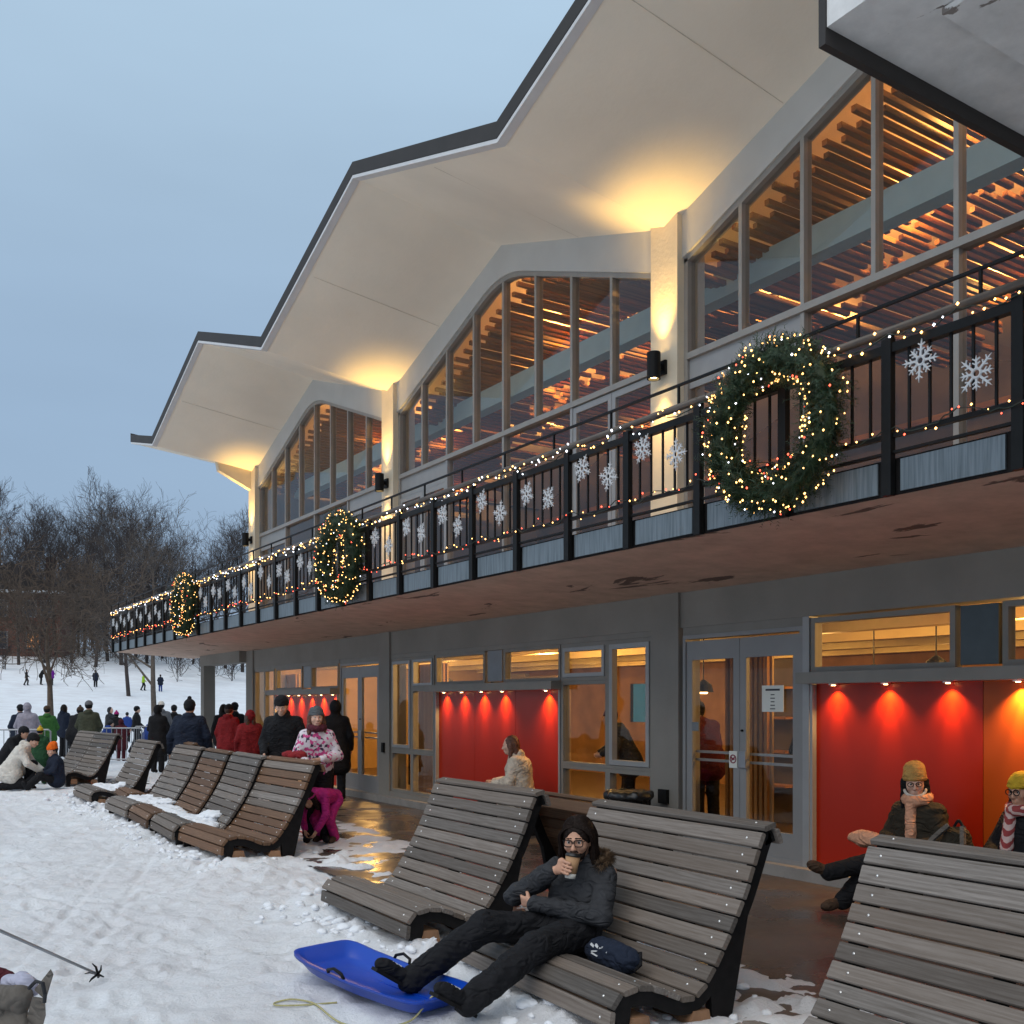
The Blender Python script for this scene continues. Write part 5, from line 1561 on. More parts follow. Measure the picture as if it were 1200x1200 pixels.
for sd in 'LR':
    a0, t0 = JM['an' + sd], JM['to' + sd]; ft = (t0 - a0) / np.linalg.norm(t0 - a0); upf = np.cross(ft, A((0, 1, 0))); upf = upf if upf[2] > 0 else -upf
    lc = MB()
    for q_ in (0.10, 0.13, 0.16):
        c0 = a0 + ft * q_ + upf * 0.043
        lc.tube([c0 - A((0, 0.02, 0)), c0 + A((0, 0.02, 0)) + ft * 0.012], 0.004, 5)
    lc.build('laces', M['flake'], man)
    sl_ = MB(); sl_.bar(a0 - ft * 0.06 - upf * 0.046, t0 + ft * 0.02 - upf * 0.040, 0.085, 0.02, tuple(upf)); sl_.build('sole', M['black_rough'], man)
# hair: shoulder length, parted, with strands
Hd = JM['head']
def HP(x, y, z): return Hd + Rr @ A((x, y, z))
Hr = [ell(HP(-0.024, 0, 0.044), (0.114, 0.100, 0.112), Rr, 0.02), cut(ell(HP(0.115, 0.0, -0.040), (0.082, 0.062, 0.122), Rr, 0.010)),
      cone(HP(-0.07, 0.05, 0.0), HP(-0.07, 0.06, -0.17), 0.05, 0.03, 0.03), cone(HP(-0.07, -0.05, 0.0), HP(-0.07, -0.06, -0.17), 0.05, 0.03, 0.03)]
rn = random.Random(5)
hs_ = MB()
for i in range(420):
    sg = 1 if i % 2 else -1
    x0 = rn.uniform(-0.09, 0.078)
    zt = 0.04 + 0.112 * math.sqrt(max(0.05, 1 - ((x0 + 0.022) / 0.118) ** 2))
    off_ = rn.uniform(0.0, 0.016)
    xe = x0 * 0.75 - 0.018
    pts = [HP(x0, sg * 0.004, zt), HP(x0 * 0.97 - 0.004, sg * (0.052 + off_ * 0.4), zt - 0.018), HP(x0 * 0.9 - 0.008, sg * (0.088 + off_), 0.045), HP(xe, sg * (0.094 + off_), -0.02),
           HP(xe + rn.uniform(-0.01, 0.012), sg * (0.092 + off_ + rn.uniform(-0.012, 0.012)), -0.085), HP(xe + rn.uniform(-0.02, 0.022), sg * (0.094 + off_ * 1.5 + rn.uniform(-0.02, 0.02)), -0.15 - rn.uniform(0, 0.06))]
    hs_.tube(curve_pts0(pts, 3), [0.0042] * (3 * 5) + [0.0012], 3, False)
stuff(hs_.build('hair_strands', M['hair_dark'], man, smooth=True))
link('hair', sdf_mesh('hair', Hr, 0.006, M['hair_dark'], (0.0028, 190, 9), None), man)
add_eyes(Hd, Rr, 1.06, man)
br = [ell(HP(0.062, 0, -0.082), (0.042, 0.050, 0.034), Rr, 0.015), cone(HP(0.094, 0.024, -0.052), HP(0.098, 0.0, -0.046), 0.006, 0.007, 0.006), cone(HP(0.094, -0.024, -0.052), HP(0.098, 0.0, -0.046), 0.006, 0.007, 0.006),
      cut(ell(HP(0.10, 0, -0.064), (0.02, 0.022, 0.012), Rr, 0.006))]
for sg in (-1, 1): br.append(cone(HP(0.03, sg * 0.062, -0.03), HP(0.062, sg * 0.042, -0.085), 0.010, 0.014, 0.012)); br.append(cone(HP(0.092, sg * 0.045, 0.033), HP(0.098, sg * 0.014, 0.032), 0.0045, 0.006, 0.002))
link('beard', sdf_mesh('beard', br, 0.005, M['hair_dark'], (0.002, 300, 3), None), man)
gl = MB()
for sg in (-1, 1):
    ringp = []
    for t in np.linspace(0, 2 * PI, 21):
        ct, st_ = math.cos(t), math.sin(t)
        ex = 0.62
        ringp.append(HP(0.108 - abs(sg * 0.032 + 0.026 * abs(ct) ** ex * (1 if ct >= 0 else -1)) * 0.12, sg * 0.033 + 0.027 * abs(ct) ** ex * (1 if ct >= 0 else -1), 0.004 + 0.021 * abs(st_) ** ex * (1 if st_ >= 0 else -1)))
    gl.tube(ringp, 0.0034, 6, False)
    gl.tube([HP(0.100, sg * 0.060, 0.014), HP(0.05, sg * 0.083, 0.014), HP(-0.01, sg * 0.085, 0.008)], 0.0028, 6)
gl.tube([HP(0.108, 0.008, 0.008), HP(0.111, 0, 0.010), HP(0.108, -0.008, 0.008)], 0.003, 6)
gl.build('glasses', M['black'], man)
# fur trim of the hood behind his neck
fv, ff = [], []
rn = random.Random(8)
for i in range(2600):
    t = rn.uniform(0, 1)
    fur_c = [A((3.82, 5.14, 0.64)), A((3.90, 5.03, 0.665)), A((3.91, 4.90, 0.665)), A((3.85, 4.82, 0.65)), A((3.77, 4.82, 0.61))]
    i_ = min(int(t * 4), 3); c = fur_c[i_] * (1 - (t * 4 - i_)) + fur_c[i_ + 1] * (t * 4 - i_)
    nrm = A((rn.gauss(0, 1), rn.gauss(0, 1), rn.gauss(0, 1))); nrm /= np.linalg.norm(nrm)
    b0 = c + nrm * 0.022; tip = c + nrm * rn.uniform(0.045, 0.07) + A((0, 0, -0.008))
    sd_ = np.cross(nrm, A((0.3, 0.5, 0.8))); sd_ /= np.linalg.norm(sd_)
    o_ = len(fv); fv += [b0 - sd_ * 0.002, b0 + sd_ * 0.002, tip]; ff.append((o_, o_ + 1, o_ + 2))
M['fur'] = plain('fur_trim', (0.14, 0.085, 0.045), 0.8, var=0.6, scale=40)
stuff(link('fur_trim', np_mesh('fur_trim', np.array(fv), np.array(ff), M['fur'], False), man))
# shirt hem strip
# cup
cupR = rot_from(np.cross(cup_axis, A((1, 0, 0))), -cup_axis)
M['cup'] = plain('kraft_cup', (0.42, 0.24, 0.12), 0.7, var=0.06, scale=20)
M['cup_white'] = plain('cup_white', (0.65, 0.62, 0.55), 0.6, var=0.03)
M['lid_black'] = plain('black_lid', (0.01, 0.01, 0.01), 0.35, var=0)
cu = thing('coffee_cup', 'brown paper coffee cup with black lid held by the seated man', 'cup', tuple(cup_top + cup_axis * 0.14))
def cup_part(name, prof, mat):
    b_ = MB(); b_.lathe(prof, (0, 0, 0), 20)
    o = b_.build(name, M[mat], cu, smooth=True)
    return o
cup_part('cup_body', [(0.035, 0.030), (0.0455, 0.132)], 'cup'); cup_part('cup_base', [(0.032, 0.0), (0.0348, 0.0298)], 'cup_white'); cup_part('lid', [(0.048, 0.1325), (0.0485, 0.139), (0.044, 0.143), (0.041, 0.152), (0.036, 0.152)], 'lid_black')
cu.rotation_euler = Vector(-cup_axis).to_track_quat('Z', 'Y').to_euler()
# navy bag beside him
bg = thing('shoulder_bag', 'small navy bag with white print on the bench beside the man', 'bag', (3.62, 4.50, 0.085))
link('bag_body', sdf_mesh('bag_body', [ell((0, 0, 0.075), (0.085, 0.19, 0.075), None, 0.03), cone((0.0, -0.13, 0.07), (0, 0.13, 0.08), 0.07, 0.07, 0.05)], 0.012, M['cl_navy'], (0.008, 45, 3), None), bg)
hb = MB(); hb.tube([(0.02, -0.15, 0.11), (0.05, -0.19, 0.12), (0.03, -0.21, 0.06), (0.0, -0.19, 0.03)], 0.012, 6); hb.build('strap', M['cl_black'], bg)
pr_ = MB()
rn = random.Random(2)
for (y, z, w, hh_) in ((0.09, 0.125, 0.03, 0.010), (0.05, 0.128, 0.025, 0.012), (0.01, 0.126, 0.03, 0.010), (0.06, 0.098, 0.05, 0.007), (0.05, 0.082, 0.055, 0.006), (-0.04, 0.115, 0.02, 0.008)):
    pr_.obox((-0.094 + max(0, z - 0.075) * 0.40, y, z), (0.003, 0, 0), (0, w / 2, rn.uniform(-0.006, 0.006)), (0.3 * hh_, 0, hh_ / 2))
pr_.build('print', M['flake'], bg)

# blue plastic sled
M['sled_blue'] = plain('blue_plastic', (0.004, 0.055, 0.42), 0.32, var=0.05)
def sled_mesh():
    b_ = MB()
    L_, W_ = 0.64, 0.25
    def ring(fl, fw, z, zf=0.0, n=32, e=7.0):
        pts = []
        for k in range(n):
            t = 2 * PI * k / n; c_, s_ = math.cos(t), math.sin(t)
            x = fl * abs(c_) ** (2 / e) * (1 if c_ >= 0 else -1); y = fw * abs(s_) ** (2 / e) * (1 if s_ >= 0 else -1)
            pts.append((x, y, z + zf * max(0, (x / L_)) ** 2))
        return pts
    rings = [ring(L_, W_, 0.095, 0.06), ring(L_ - 0.022, W_ - 0.022, 0.098, 0.06), ring(L_ - 0.085, W_ - 0.06, 0.025, 0.06), ring(L_ - 0.12, W_ - 0.085, 0.012, 0.06),
             ring(L_ * 0.5, W_ * 0.4, 0.010, 0.02)]
    n = 32
    for r in rings: b_.v.extend(r)
    for i in range(len(rings) - 1):
        for k in range(n): b_.f.append((i * n + k, i * n + (k + 1) % n, (i + 1) * n + (k + 1) % n, (i + 1) * n + k)); b_.mi.append(0)
    b_.f.append(tuple((len(rings) - 1) * n + k for k in range(n))); b_.mi.append(0)
    o = len(b_.v)
    outer = [ring(L_, W_, 0.095, 0.06), ring(L_, W_, 0.078, 0.06), ring(L_ - 0.012, W_ - 0.012, 0.078, 0.06), ring(L_ - 0.075, W_ - 0.055, 0.015, 0.06), ring(L_ - 0.10, W_ - 0.08, 0.0, 0.06)]
    for r in outer: b_.v.extend(r)
    for i in range(len(outer) - 1):
        for k in range(n): b_.f.append((o + (i + 1) * n + k, o + (i + 1) * n + (k + 1) % n, o + i * n + (k + 1) % n, o + i * n + k)); b_.mi.append(0)
    b_.f.append(tuple(o + (len(outer) - 1) * n + n - 1 - k for k in range(n))); b_.mi.append(0)
    return b_
sx, sy = 2.585, 5.40
sled_ang = math.atan2(1.24, -0.23)
sl = thing('plastic_sled', 'blue plastic sled on the snow under the man\'s boots', 'sled', (sx, sy, -0.085), sled_ang)
o = sled_mesh().build('tray', M['sled_blue'], sl, smooth=False)
for p_ in o.data.polygons: p_.use_smooth = True
for yy in (-0.06, 0.06):
    gb = MB(); gb.prism([(-0.5, 0.010), (0.45, 0.012), (0.44, 0.020), (-0.49, 0.018)], 'y', yy - 0.012, yy + 0.012); gb.build('groove', M['sled_blue'], sl)
for yy in (-0.235, 0.235):
    hb = MB(); hb.tube([(0.02, yy, 0.088), (0.03, yy * 1.06, 0.125), (0.10, yy * 1.08, 0.145), (0.17, yy * 1.06, 0.125), (0.18, yy, 0.088)], 0.010, 6); hb.build('handle', M['black'], sl, smooth=True)
def curve_pts(ctrl, n=14):
    P = np.array(ctrl, float); out = []
    for i in range(len(P) - 1):
        p0, p1, p2, p3 = P[max(i - 1, 0)], P[i], P[i + 1], P[min(i + 2, len(P) - 1)]
        for t in np.linspace(0, 1, n, endpoint=False):
            out.append(0.5 * ((2 * p1) + (-p0 + p2) * t + (2 * p0 - 5 * p1 + 4 * p2 - p3) * t ** 2 + (-p0 + 3 * p1 - 3 * p2 + p3) * t ** 3))
    out.append(P[-1]); return out
M['rope'] = plain('yellow_rope', (0.42, 0.38, 0.18), 0.8, var=0.2, scale=60)
def gz(x, y): return float(ground_h(np.array([x]), np.array([y]))[0])
rp_ = [(2.72, 4.80, 0.018), (2.60, 4.78, 0.016), (2.50, 4.84, gz(2.50, 4.84) + 0.02)]
for (px_, py_) in ((440, 1197), (400, 1190), (372, 1178), (360, 1171), (340, 1170), (322, 1171), (326, 1176), (355, 1176), (395, 1172)):
    d_ = 1.70 * 1175 / (py_ - 825); q = at_px(px_, d_); rp_.append((q[0], q[1], gz(q[0], q[1]) + 0.012))
rb_ = MB(); rb_.tube(curve_pts(rp_), 0.0055, 6)
tag(rb_.build('sled_rope', M['rope'], smooth=True), 'thin yellow rope looping on the snow from the blue sled', 'rope')

# ski pole and bag at the left edge
tip = A((1.28, 6.71, gz(1.28, 6.71) + 0.02)); dirp = A((-0.53, -0.41, 0.385)); dirp /= np.linalg.norm(dirp)
sk = thing('ski_pole', 'grey ski pole with black basket leaning in from the left edge', 'ski pole', tuple(tip))
pb = MB(); pb.tube([dirp * 0.04, dirp * 1.25], [0.008, 0.0105], 8); pb.build('shaft', M['galv'], sk, smooth=True)
pb = MB(); pb.tube([dirp * 0.0 - dirp * 0.03, dirp * 0.05], [0.004, 0.010], 8); pb.build('tip', M['black'], sk)
pb = MB()
a_ = np.cross(dirp, A((0, 0, 1))); a_ /= np.linalg.norm(a_); b__ = np.cross(dirp, a_)
rim = [dirp * 0.055 + (a_ * math.cos(t) + b__ * math.sin(t)) * 0.048 for t in np.linspace(0, 2 * PI, 17)]
for t in np.linspace(0, 2 * PI, 6)[:-1]:
    pb.tube([dirp * 0.03, dirp * 0.055 + (a_ * math.cos(t) + b__ * math.sin(t)) * 0.040, dirp * 0.075 + (a_ * math.cos(t + 0.25) + b__ * math.sin(t + 0.25)) * 0.062], [0.009, 0.007, 0.003], 5)
pb.build('basket', M['black'], sk)
pb = MB(); pb.tube([dirp * 1.14, dirp * 1.27], [0.016, 0.018], 8); pb.build('grip', M['black'], sk)

bx, by, _ = at_px(8, 4.15); bz = gz(bx, by)
def W(px_, py_, d_): 
    q = at_px(px_, d_); return A((q[0], q[1], CAMH - (py_ - 825) / 1175 * d_))
tb = thing('canvas_bag', 'taupe bag with a strap and pale cloth at the bottom left corner', 'bag', (bx, by, bz))
off = A((bx, by, bz))
pr1 = [cone(W(-30, 1172, 4.2) - off, W(24, 1168, 4.15) - off, 0.055, 0.05, 0.03), cone(W(-30, 1230, 4.2) - off, W(22, 1215, 4.15) - off, 0.10, 0.09, 0.08), cone(W(-30, 1290, 4.2) - off, W(20, 1290, 4.2) - off, 0.12, 0.11, 0.08)]
link('bag_body', sdf_mesh('bag_body', pr1, 0.010, M['cl_taupe'], (0.004, 40, 3), None), tb)
fb = MB()
def slab3(p, q, r_, t_):
    pass
P0, P1, P2, P3 = W(59, 1136, 4.1) - off, W(62, 1142, 4.06) - off, W(53, 1172, 4.06) - off, W(40, 1160, 4.15) - off
nrm = A((-0.25, -0.9, 0.2)) * 0.02
fb.add([P0, P1, P2, P3, P0 - nrm, P1 - nrm, P2 - nrm, P3 - nrm], [(0, 1, 2, 3), (7, 6, 5, 4), (0, 4, 5, 1), (1, 5, 6, 2), (2, 6, 7, 3), (3, 7, 4, 0)])
P0, P1, P2, P3, P4 = W(38, 1168, 4.1) - off, W(52, 1170, 4.06) - off, W(53, 1190, 4.06) - off, W(46, 1215, 4.08) - off, W(26, 1212, 4.15) - off
fb.add([P0, P1, P2, P3, P4] + [p - nrm for p in (P0, P1, P2, P3, P4)], [(0, 1, 2, 3, 4), (9, 8, 7, 6, 5), (0, 5, 6, 1), (1, 6, 7, 2), (2, 7, 8, 3), (3, 8, 9, 4), (4, 9, 5, 0)])
fb.build('flap', M['cl_taupe'], tb)
fb = MB(); fb.tube([W(34, 1158, 4.1) - off, W(42, 1150, 4.06) - off, W(50, 1152, 4.04) - off, W(53, 1166, 4.04) - off, W(52, 1175, 4.04) - off], 0.008, 6); fb.build('strap', M['cl_charcoal'], tb)
link('cloth', sdf_mesh('cloth', [cone(W(12, 1152, 4.25) - off, W(30, 1154, 4.2) - off, 0.038, 0.045, 0.03), cone(W(24, 1142, 4.25) - off, W(36, 1160, 4.2) - off, 0.02, 0.03, 0.02)], 0.009, M['cl_lavender'], (0.006, 60, 1), None), tb)
link('lining', sdf_mesh('lining', [cone(W(-10, 1144, 4.4) - off, W(8, 1148, 4.4) - off, 0.045, 0.04, 0.03)], 0.012, M['cl_maroon'], (0.005, 70, 1), None), tb)

# ------------------------------------------------------------------ other people near the building
ZP = PAVE_Z
def lower(J, dz):
    return {k: (v if k[:2] in ('an', 'to') else (v[0], v[1], v[2] - dz)) for k, v in J.items()}
def seated(seat=0.42, fwd_dx=0.0, **kw):
    d = dict(pelvis=(0, 0, seat + .10), chest=(-.03, 0, seat + .45), neck=(.0, 0, seat + .62), head=(.03, 0, seat + .77), shL=(-.02, .18, seat + .55), shR=(-.02, -.18, seat + .55),
             elL=(.08, .24, seat + .30), elR=(.08, -.24, seat + .30), wrL=(.28, .07, seat + .24), wrR=(.28, -.05, seat + .24), hipL=(.02, .09, seat + .08), hipR=(.02, -.09, seat + .08),
             knL=(.42, .11, seat + .08), knR=(.42, -.11, seat + .08), anL=(.40, .11, .09), anR=(.40, -.11, .09), toL=(.56, .12, .04), toR=(.56, -.12, .04))
    d.update(kw); return d
# wooden seats along the red panels
for (y0, y1, lab) in ((10.7, 13.4, 'low wooden bench by the middle red panel under the woman in cream'), (3.3, 5.40, 'low wooden bench by the near red panel under two seated people')):
    wbn = thing('wall_bench', lab, 'bench', (7.38, y0, ZP))
    for k in range(4):
        b_ = MB(); b_.box(-0.2 + 0.1 * k, -0.11 + 0.1 * k, 0, y1 - y0, (0.40 if y0 > 8 else 0.27), (0.44 if y0 > 8 else 0.31)); b_.build('plank', M['wood_brown'], wbn)
    for yy in (0.15, y1 - y0 - 0.15):
        b_ = MB(); b_.box(-0.17, 0.17, yy - 0.04, yy + 0.04, 0.0, (0.398 if y0 > 8 else 0.268)); b_.build('leg', M['black_rough'], wbn)
# woman in the cream coat, facing away down the facade (+Y)
make_person('woman in a cream hooded coat with auburn hair sitting by the red panel', seated(0.44, chest=(.02, 0, .86), neck=(.08, 0, 1.03), head=(.13, 0, 1.17), shL=(.04, .19, .96), shR=(.04, -.19, .96), elL=(.10, .25, .70), elR=(.10, -.25, .70), wrL=(.34, .08, .66), wrR=(.36, -.04, .68)),
            dict(jacket='cl_cream', trousers='cl_black', boot='cl_black', hair='hair_auburn'), 0.012, (7.33, 11.05, ZP), math.radians(138), hat=None, hair='long', hood=True, puffy=1.42, coat='mid', seed=21, skin='skin_pale', face=(1, 0, -0.12), wr=0.006)
# seated person in the beige beanie, legs crossed towards the door
sitA, RA = make_person('seated person in beige beanie and peach scarf, legs crossed, before the red panel',
            lower(seated(0.42, elL=(.02, .26, .72), elR=(.06, -.24, .72), wrL=(.24, .10, .68), wrR=(.27, -.02, .70), knL=(.42, -.02, .58), knR=(.42, -.14, .48), anL=(.74, -.28, .34), anR=(.60, -.26, .09), toL=(.86, -.36, .40), toR=(.74, -.32, .05), hipL=(.02, .09, .5)), 0.13),
            dict(jacket='cl_dark_olive', trousers='cl_black', boot='cl_brown', hat='cl_beige_knit', scarf='cl_peach'), 0.011, (7.40, 5.16, ZP), PI - 0.05, hat='slouch', hair='long', scarf='hang', hood=False, puffy=1.25, quilt=(0.010, 0.075), seed=31, skin='skin_pale', eyes=True, face=(0.78, 0.60, -0.10))
mk_ = MB()
cA = A((.03, 0, 1.06)); RAh = RA
mask_pts = [cA + RAh @ A((0.075 * math.cos(t) + 0.012, 0.082 * math.sin(t), -0.05 - 0.045 * math.cos(t))) for t in np.linspace(-1.7, 1.7, 15)]
mk_.tube(mask_pts, 0.012, 6); mk_.build('mask', M['cl_white'], sitA)
mk_ = MB()
for sg in (-1, 1):
    mk_.tube([cA + RAh @ A((0.102, sg * 0.032 + 0.024 * math.cos(t), 0.006 + 0.018 * math.sin(t))) for t in np.linspace(0, 2 * PI, 13)], 0.003, 5, False)
mk_.build('glasses', M['black'], sitA)
# pale cushion bag on the lap
o = link('pouch', sdf_mesh('pouch', [ell((7.08, 5.44, 0.47), (0.06, 0.12, 0.075), None, 0.03), cone((7.08, 5.34, 0.47), (7.07, 5.56, 0.47), 0.06, 0.035, 0.03)], 0.012, M['cl_peach'], (0.005, 50, 2), None))
tag(o, 'peach and white soft pouch on the lap of the beanie wearer', 'pouch')
sitB, RB = make_person('seated person in yellow beanie and striped scarf at the right edge', lower(seated(0.42, wrL=(.26, .04, .66), wrR=(.26, -.03, .67)), 0.13),
            dict(jacket='cl_black', trousers='cl_black', boot='cl_black', hat='cl_yellow', scarf='cl_striped'), 0.012, (7.40, 4.24, ZP), PI - 0.35, hat='beanie', hair='long', scarf='hang', hood=True, puffy=1.18, seed=41, skin='skin', eyes=True, face=(1, 0.25, -0.12))
mk_ = MB(); cB = A((.03, 0, 1.06))
for sg in (-1, 1):
    mk_.tube([cB + RB @ A((0.103, sg * 0.032 + 0.026 * math.cos(t), 0.006 + 0.022 * math.sin(t))) for t in np.linspace(0, 2 * PI, 13)], 0.004, 5, False)
mk_.build('glasses', M['black'], sitB)
o = link('knit_bundle', sdf_mesh('knit_bundle', [ell((7.02, 4.44, 0.47), (0.09, 0.13, 0.05), None, 0.03), cone((7.0, 4.36, 0.47), (6.98, 4.55, 0.44), 0.045, 0.04, 0.03)], 0.012, M['cl_yellow'], (0.008, 60, 2), None))
tag(o, 'yellow knitted bundle on the lap of the person at the right edge', 'knitwear')
# backpack between them
bk = thing('backpack', 'dark backpack with pale straps between the two seated people', 'backpack', (7.25, 4.72, ZP + 0.31))
link('pack_body', sdf_mesh('pack_body', [cone((0, -0.08, 0.10), (0.02, -0.04, 0.36), 0.13, 0.075, 0.05), cone((0, 0.10, 0.10), (0.02, 0.02, 0.36), 0.13, 0.075, 0.05)], 0.014, M['cl_dark_olive'], (0.006, 40, 5), None), bk)
for yy0, yy1 in ((0.24, 0.02), (-0.20, -0.10)):
    st = MB(); pts = curve_pts([(-0.10, yy0, 0.02), (-0.14, yy0 * 0.75 + yy1 * 0.25, 0.18), (-0.125, (yy0 + yy1) / 2, 0.32), (-0.05, yy1, 0.455)], 6)
    for a, b_ in zip(pts[:-1], pts[1:]): st.bar(a, b_, 0.035, 0.03, (-1, 0, 0.2))
    st.build('strap', M['cl_taupe'], bk)
st = MB(); st.tube(curve_pts([(0.02, -0.06, 0.44), (0.02, -0.02, 0.49), (0.02, 0.02, 0.44)], 6), 0.012, 6); st.build('top_handle', M['cl_black'], bk)

# girl in the patterned ski jacket leaning on the brown lounger
fg = A((-0.40, -0.92, 0)); yaw = math.atan2(fg[1], fg[0])
girl, RG = make_person('smiling girl in pink patterned ski jacket and grey beanie leaning on a lounger',
            pose(chest=(.08, 0, 1.28), neck=(.13, 0, 1.43), head=(.17, 0, 1.58), shL=(.09, .165, 1.37), shR=(.09, -.165, 1.37), elL=(.10, .27, 1.10), elR=(.16, -.25, 1.10), wrL=(.30, .06, 1.06), wrR=(.38, -.12, 1.05)),
            dict(jacket='cl_pattern', trousers='cl_black', boot='cl_black', hat='cl_grey_knit', hair='hair_auburn', scarf='cl_plum_knit'), 0.011, (4.73, 11.66, ZP + 0.02), yaw, hat='beanie', hair='long', scarf=True, seed=51, skin='skin_pale', eyes=True, s=0.97, face=(1, 0.18, 0.0), puffy=1.08)
sm = MB(); cG = A((.17, 0, 1.58)) * 0.97
sm.tube([cG + RG @ A((0.094 - 4 * t * t, t, -0.066 + 9 * t * t)) for t in np.linspace(-0.026, 0.026, 7)], 0.0045, 5); sm.build('mouth', M['lip'], girl)
o = link('red_mitten', sdf_mesh('red_mitten', [cone((4.46, 11.44, 0.985), (4.40, 11.76, 0.98), 0.055, 0.05, 0.03), cone((4.42, 11.72, 0.98), (4.40, 11.88, 0.975), 0.05, 0.04, 0.02), cone((4.44, 11.52, 0.98), (4.36, 11.60, 0.97), 0.03, 0.03, 0.02)], 0.012, M['cl_red'], (0.005, 50, 4), None))
tag(o, 'red mittens lying on top of the brown lounger by the girl', 'mittens')
# man in black beanie next to her, looking down
fm_ = A((-0.55, -0.83, 0)); yaw = math.atan2(fm_[1], fm_[0])
make_person('man in black jacket and black beanie looking down beside the girl', pose(chest=(.06, 0, 1.34), neck=(.12, 0, 1.50), head=(.17, 0, 1.64), shL=(.05, .20, 1.44), shR=(.05, -.20, 1.44), elL=(.06, .30, 1.15), elR=(.02, -.28, 1.15), wrL=(.24, .22, .98), wrR=(.30, -.20, 1.0)),
            dict(jacket='cl_black', trousers='cl_black', boot='cl_black', hat='cl_black'), 0.013, (4.98, 13.45, ZP), yaw, hat='beanie', hood=True, puffy=1.2, coat='mid', seed=61, skin='skin_pale', eyes=True, s=1.03, face=(0.9, 0.1, -0.32))
# dark hooded figure by the far doors
make_person('person in a long black hooded coat standing by the far glass doors', pose(), dict(jacket='cl_black', trousers='cl_black', boot='cl_brown'), 0.016, (7.15, 16.75, ZP), math.radians(60), hat=None, hood='up', coat='long', puffy=1.2, seed=71, s=1.02)
# crouching child in pink leggings behind the brown lounger
fk = A((-0.3, 0.95, 0)); yaw = math.atan2(fk[1], fk[0])
kid, RK = make_person('child in pink leggings and pink headband bending behind the brown lounger',
            dict(pelvis=(-.12, 0, .56), chest=(.16, 0, .60), neck=(.30, 0, .60), head=(.40, 0, .57), shL=(.22, .13, .60), shR=(.22, -.13, .60), elL=(.26, .16, .38), elR=(.26, -.16, .38), wrL=(.34, .08, .20), wrR=(.34, -.08, .20),
                 hipL=(-.12, .08, .52), hipR=(-.12, -.08, .52), knL=(.06, .10, .30), knR=(.06, -.10, .30), anL=(-.08, .10, .07), anR=(-.08, -.10, .07), toL=(.05, .11, .03), toR=(.05, -.11, .03)),
            dict(jacket='cl_pink', trousers='cl_pink', boot='cl_brown', hair='hair_dark'), 0.012, (4.80, 11.58, ZP + 0.01), yaw + PI * 0.62, hat=None, hair='long', seed=81, s=0.78, js=1.0, face=(0.75, 0, -0.65))
hbn = MB(); cK = A((.40, 0, .57))
hbn.tube([cK + RK @ (A((-0.022 + 0.104 * math.cos(t), 0.096 * math.sin(t), 0.055 + 0.03 * math.cos(t))) * 0.78) for t in np.linspace(0, 2 * PI, 21)], 0.010, 6, False); hbn.build('headband', M['cl_pink'], kid)

# ------------------------------------------------------------------ mid-distance group on the snow at the left
def place(px_, d_): 
    q = at_px(px_, d_); return (q[0], q[1], gz(q[0], q[1]) - 0.01)
def yaw_of(px_, d_, ang):
    """Facing angle relative to looking back at the camera (0 = faces camera, 180 = seen from behind)."""
    q = at_px(px_, d_); return math.atan2(-q[1], -q[0]) + math.radians(ang)
loc = place(14, 20.2)
crouch = dict(pelvis=(-.05, 0, .38), chest=(.16, 0, .70), neck=(.26, 0, .84), head=(.36, 0, .93), shL=(.19, .19, .78), shR=(.19, -.19, .78), elL=(.30, .24, .52), elR=(.30, -.24, .52), wrL=(.52, .10, .36), wrR=(.50, -.08, .36),
              hipL=(-.04, .10, .36), hipR=(-.04, -.10, .36), knL=(.34, .14, .48), knR=(.22, -.14, .12), anL=(.20, .14, .09), anR=(-.20, -.12, .09), toL=(.36, .15, .04), toR=(-.08, -.13, .04))
make_person('woman in a white coat and black hat crouching at the far left', crouch, dict(jacket='cl_white', trousers='cl_black', boot='cl_brown', hat='cl_black'), 0.013, loc, yaw_of(14, 20.2, 80), hat='beanie', hood=True, coat='mid', puffy=1.2, seed=91, skin='skin_pale', eyes=True, s=1.08, face=(0.9, -0.2, -0.45))
loc = place(66, 20.4)
sitg = dict(pelvis=(0, 0, .22), chest=(.02, 0, .52), neck=(.05, 0, .66), head=(.08, 0, .79), shL=(.03, .15, .60), shR=(.03, -.15, .60), elL=(.10, .22, .40), elR=(.10, -.22, .40), wrL=(.28, .12, .33), wrR=(.28, -.12, .33),
            hipL=(.02, .08, .20), hipR=(.02, -.08, .20), knL=(.34, .14, .30), knR=(.34, -.14, .30), anL=(.58, .14, .09), anR=(.58, -.14, .09), toL=(.66, .15, .18), toR=(.66, -.15, .18))
make_person('child in a bright orange hat and dark snowsuit sitting on the snow', sitg, dict(jacket='cl_navy', trousers='cl_black', boot='cl_black', hat='cl_orange'), 0.013, loc, yaw_of(66, 20.4, -75), hat='slouch', seed=92, skin='skin_pale', eyes=True, puffy=1.2, face=(0.9, 0.35, -0.2))
loc = place(47, 21.6)
make_person('child in dark green jacket and yellow hat seen from behind, far left', pose(), dict(jacket='cl_green', trousers='cl_green', boot='cl_black', hat='cl_yellow'), 0.015, loc, yaw_of(47, 21.6, 170), hat='pom', s=0.70, puffy=1.35, hood=True, seed=93, coat='mid')
loc = place(9, 24.0)
make_person('person in black with black beanie bending at the left edge', scl(crouch, 1.0), dict(jacket='cl_black', trousers='cl_black', boot='cl_black', hat='cl_black'), 0.016, loc, yaw_of(9, 24, 60), hat='beanie', s=1.12, seed=94, puffy=1.2, face=(0.9, 0, -0.2))
loc = place(222, 17.3)
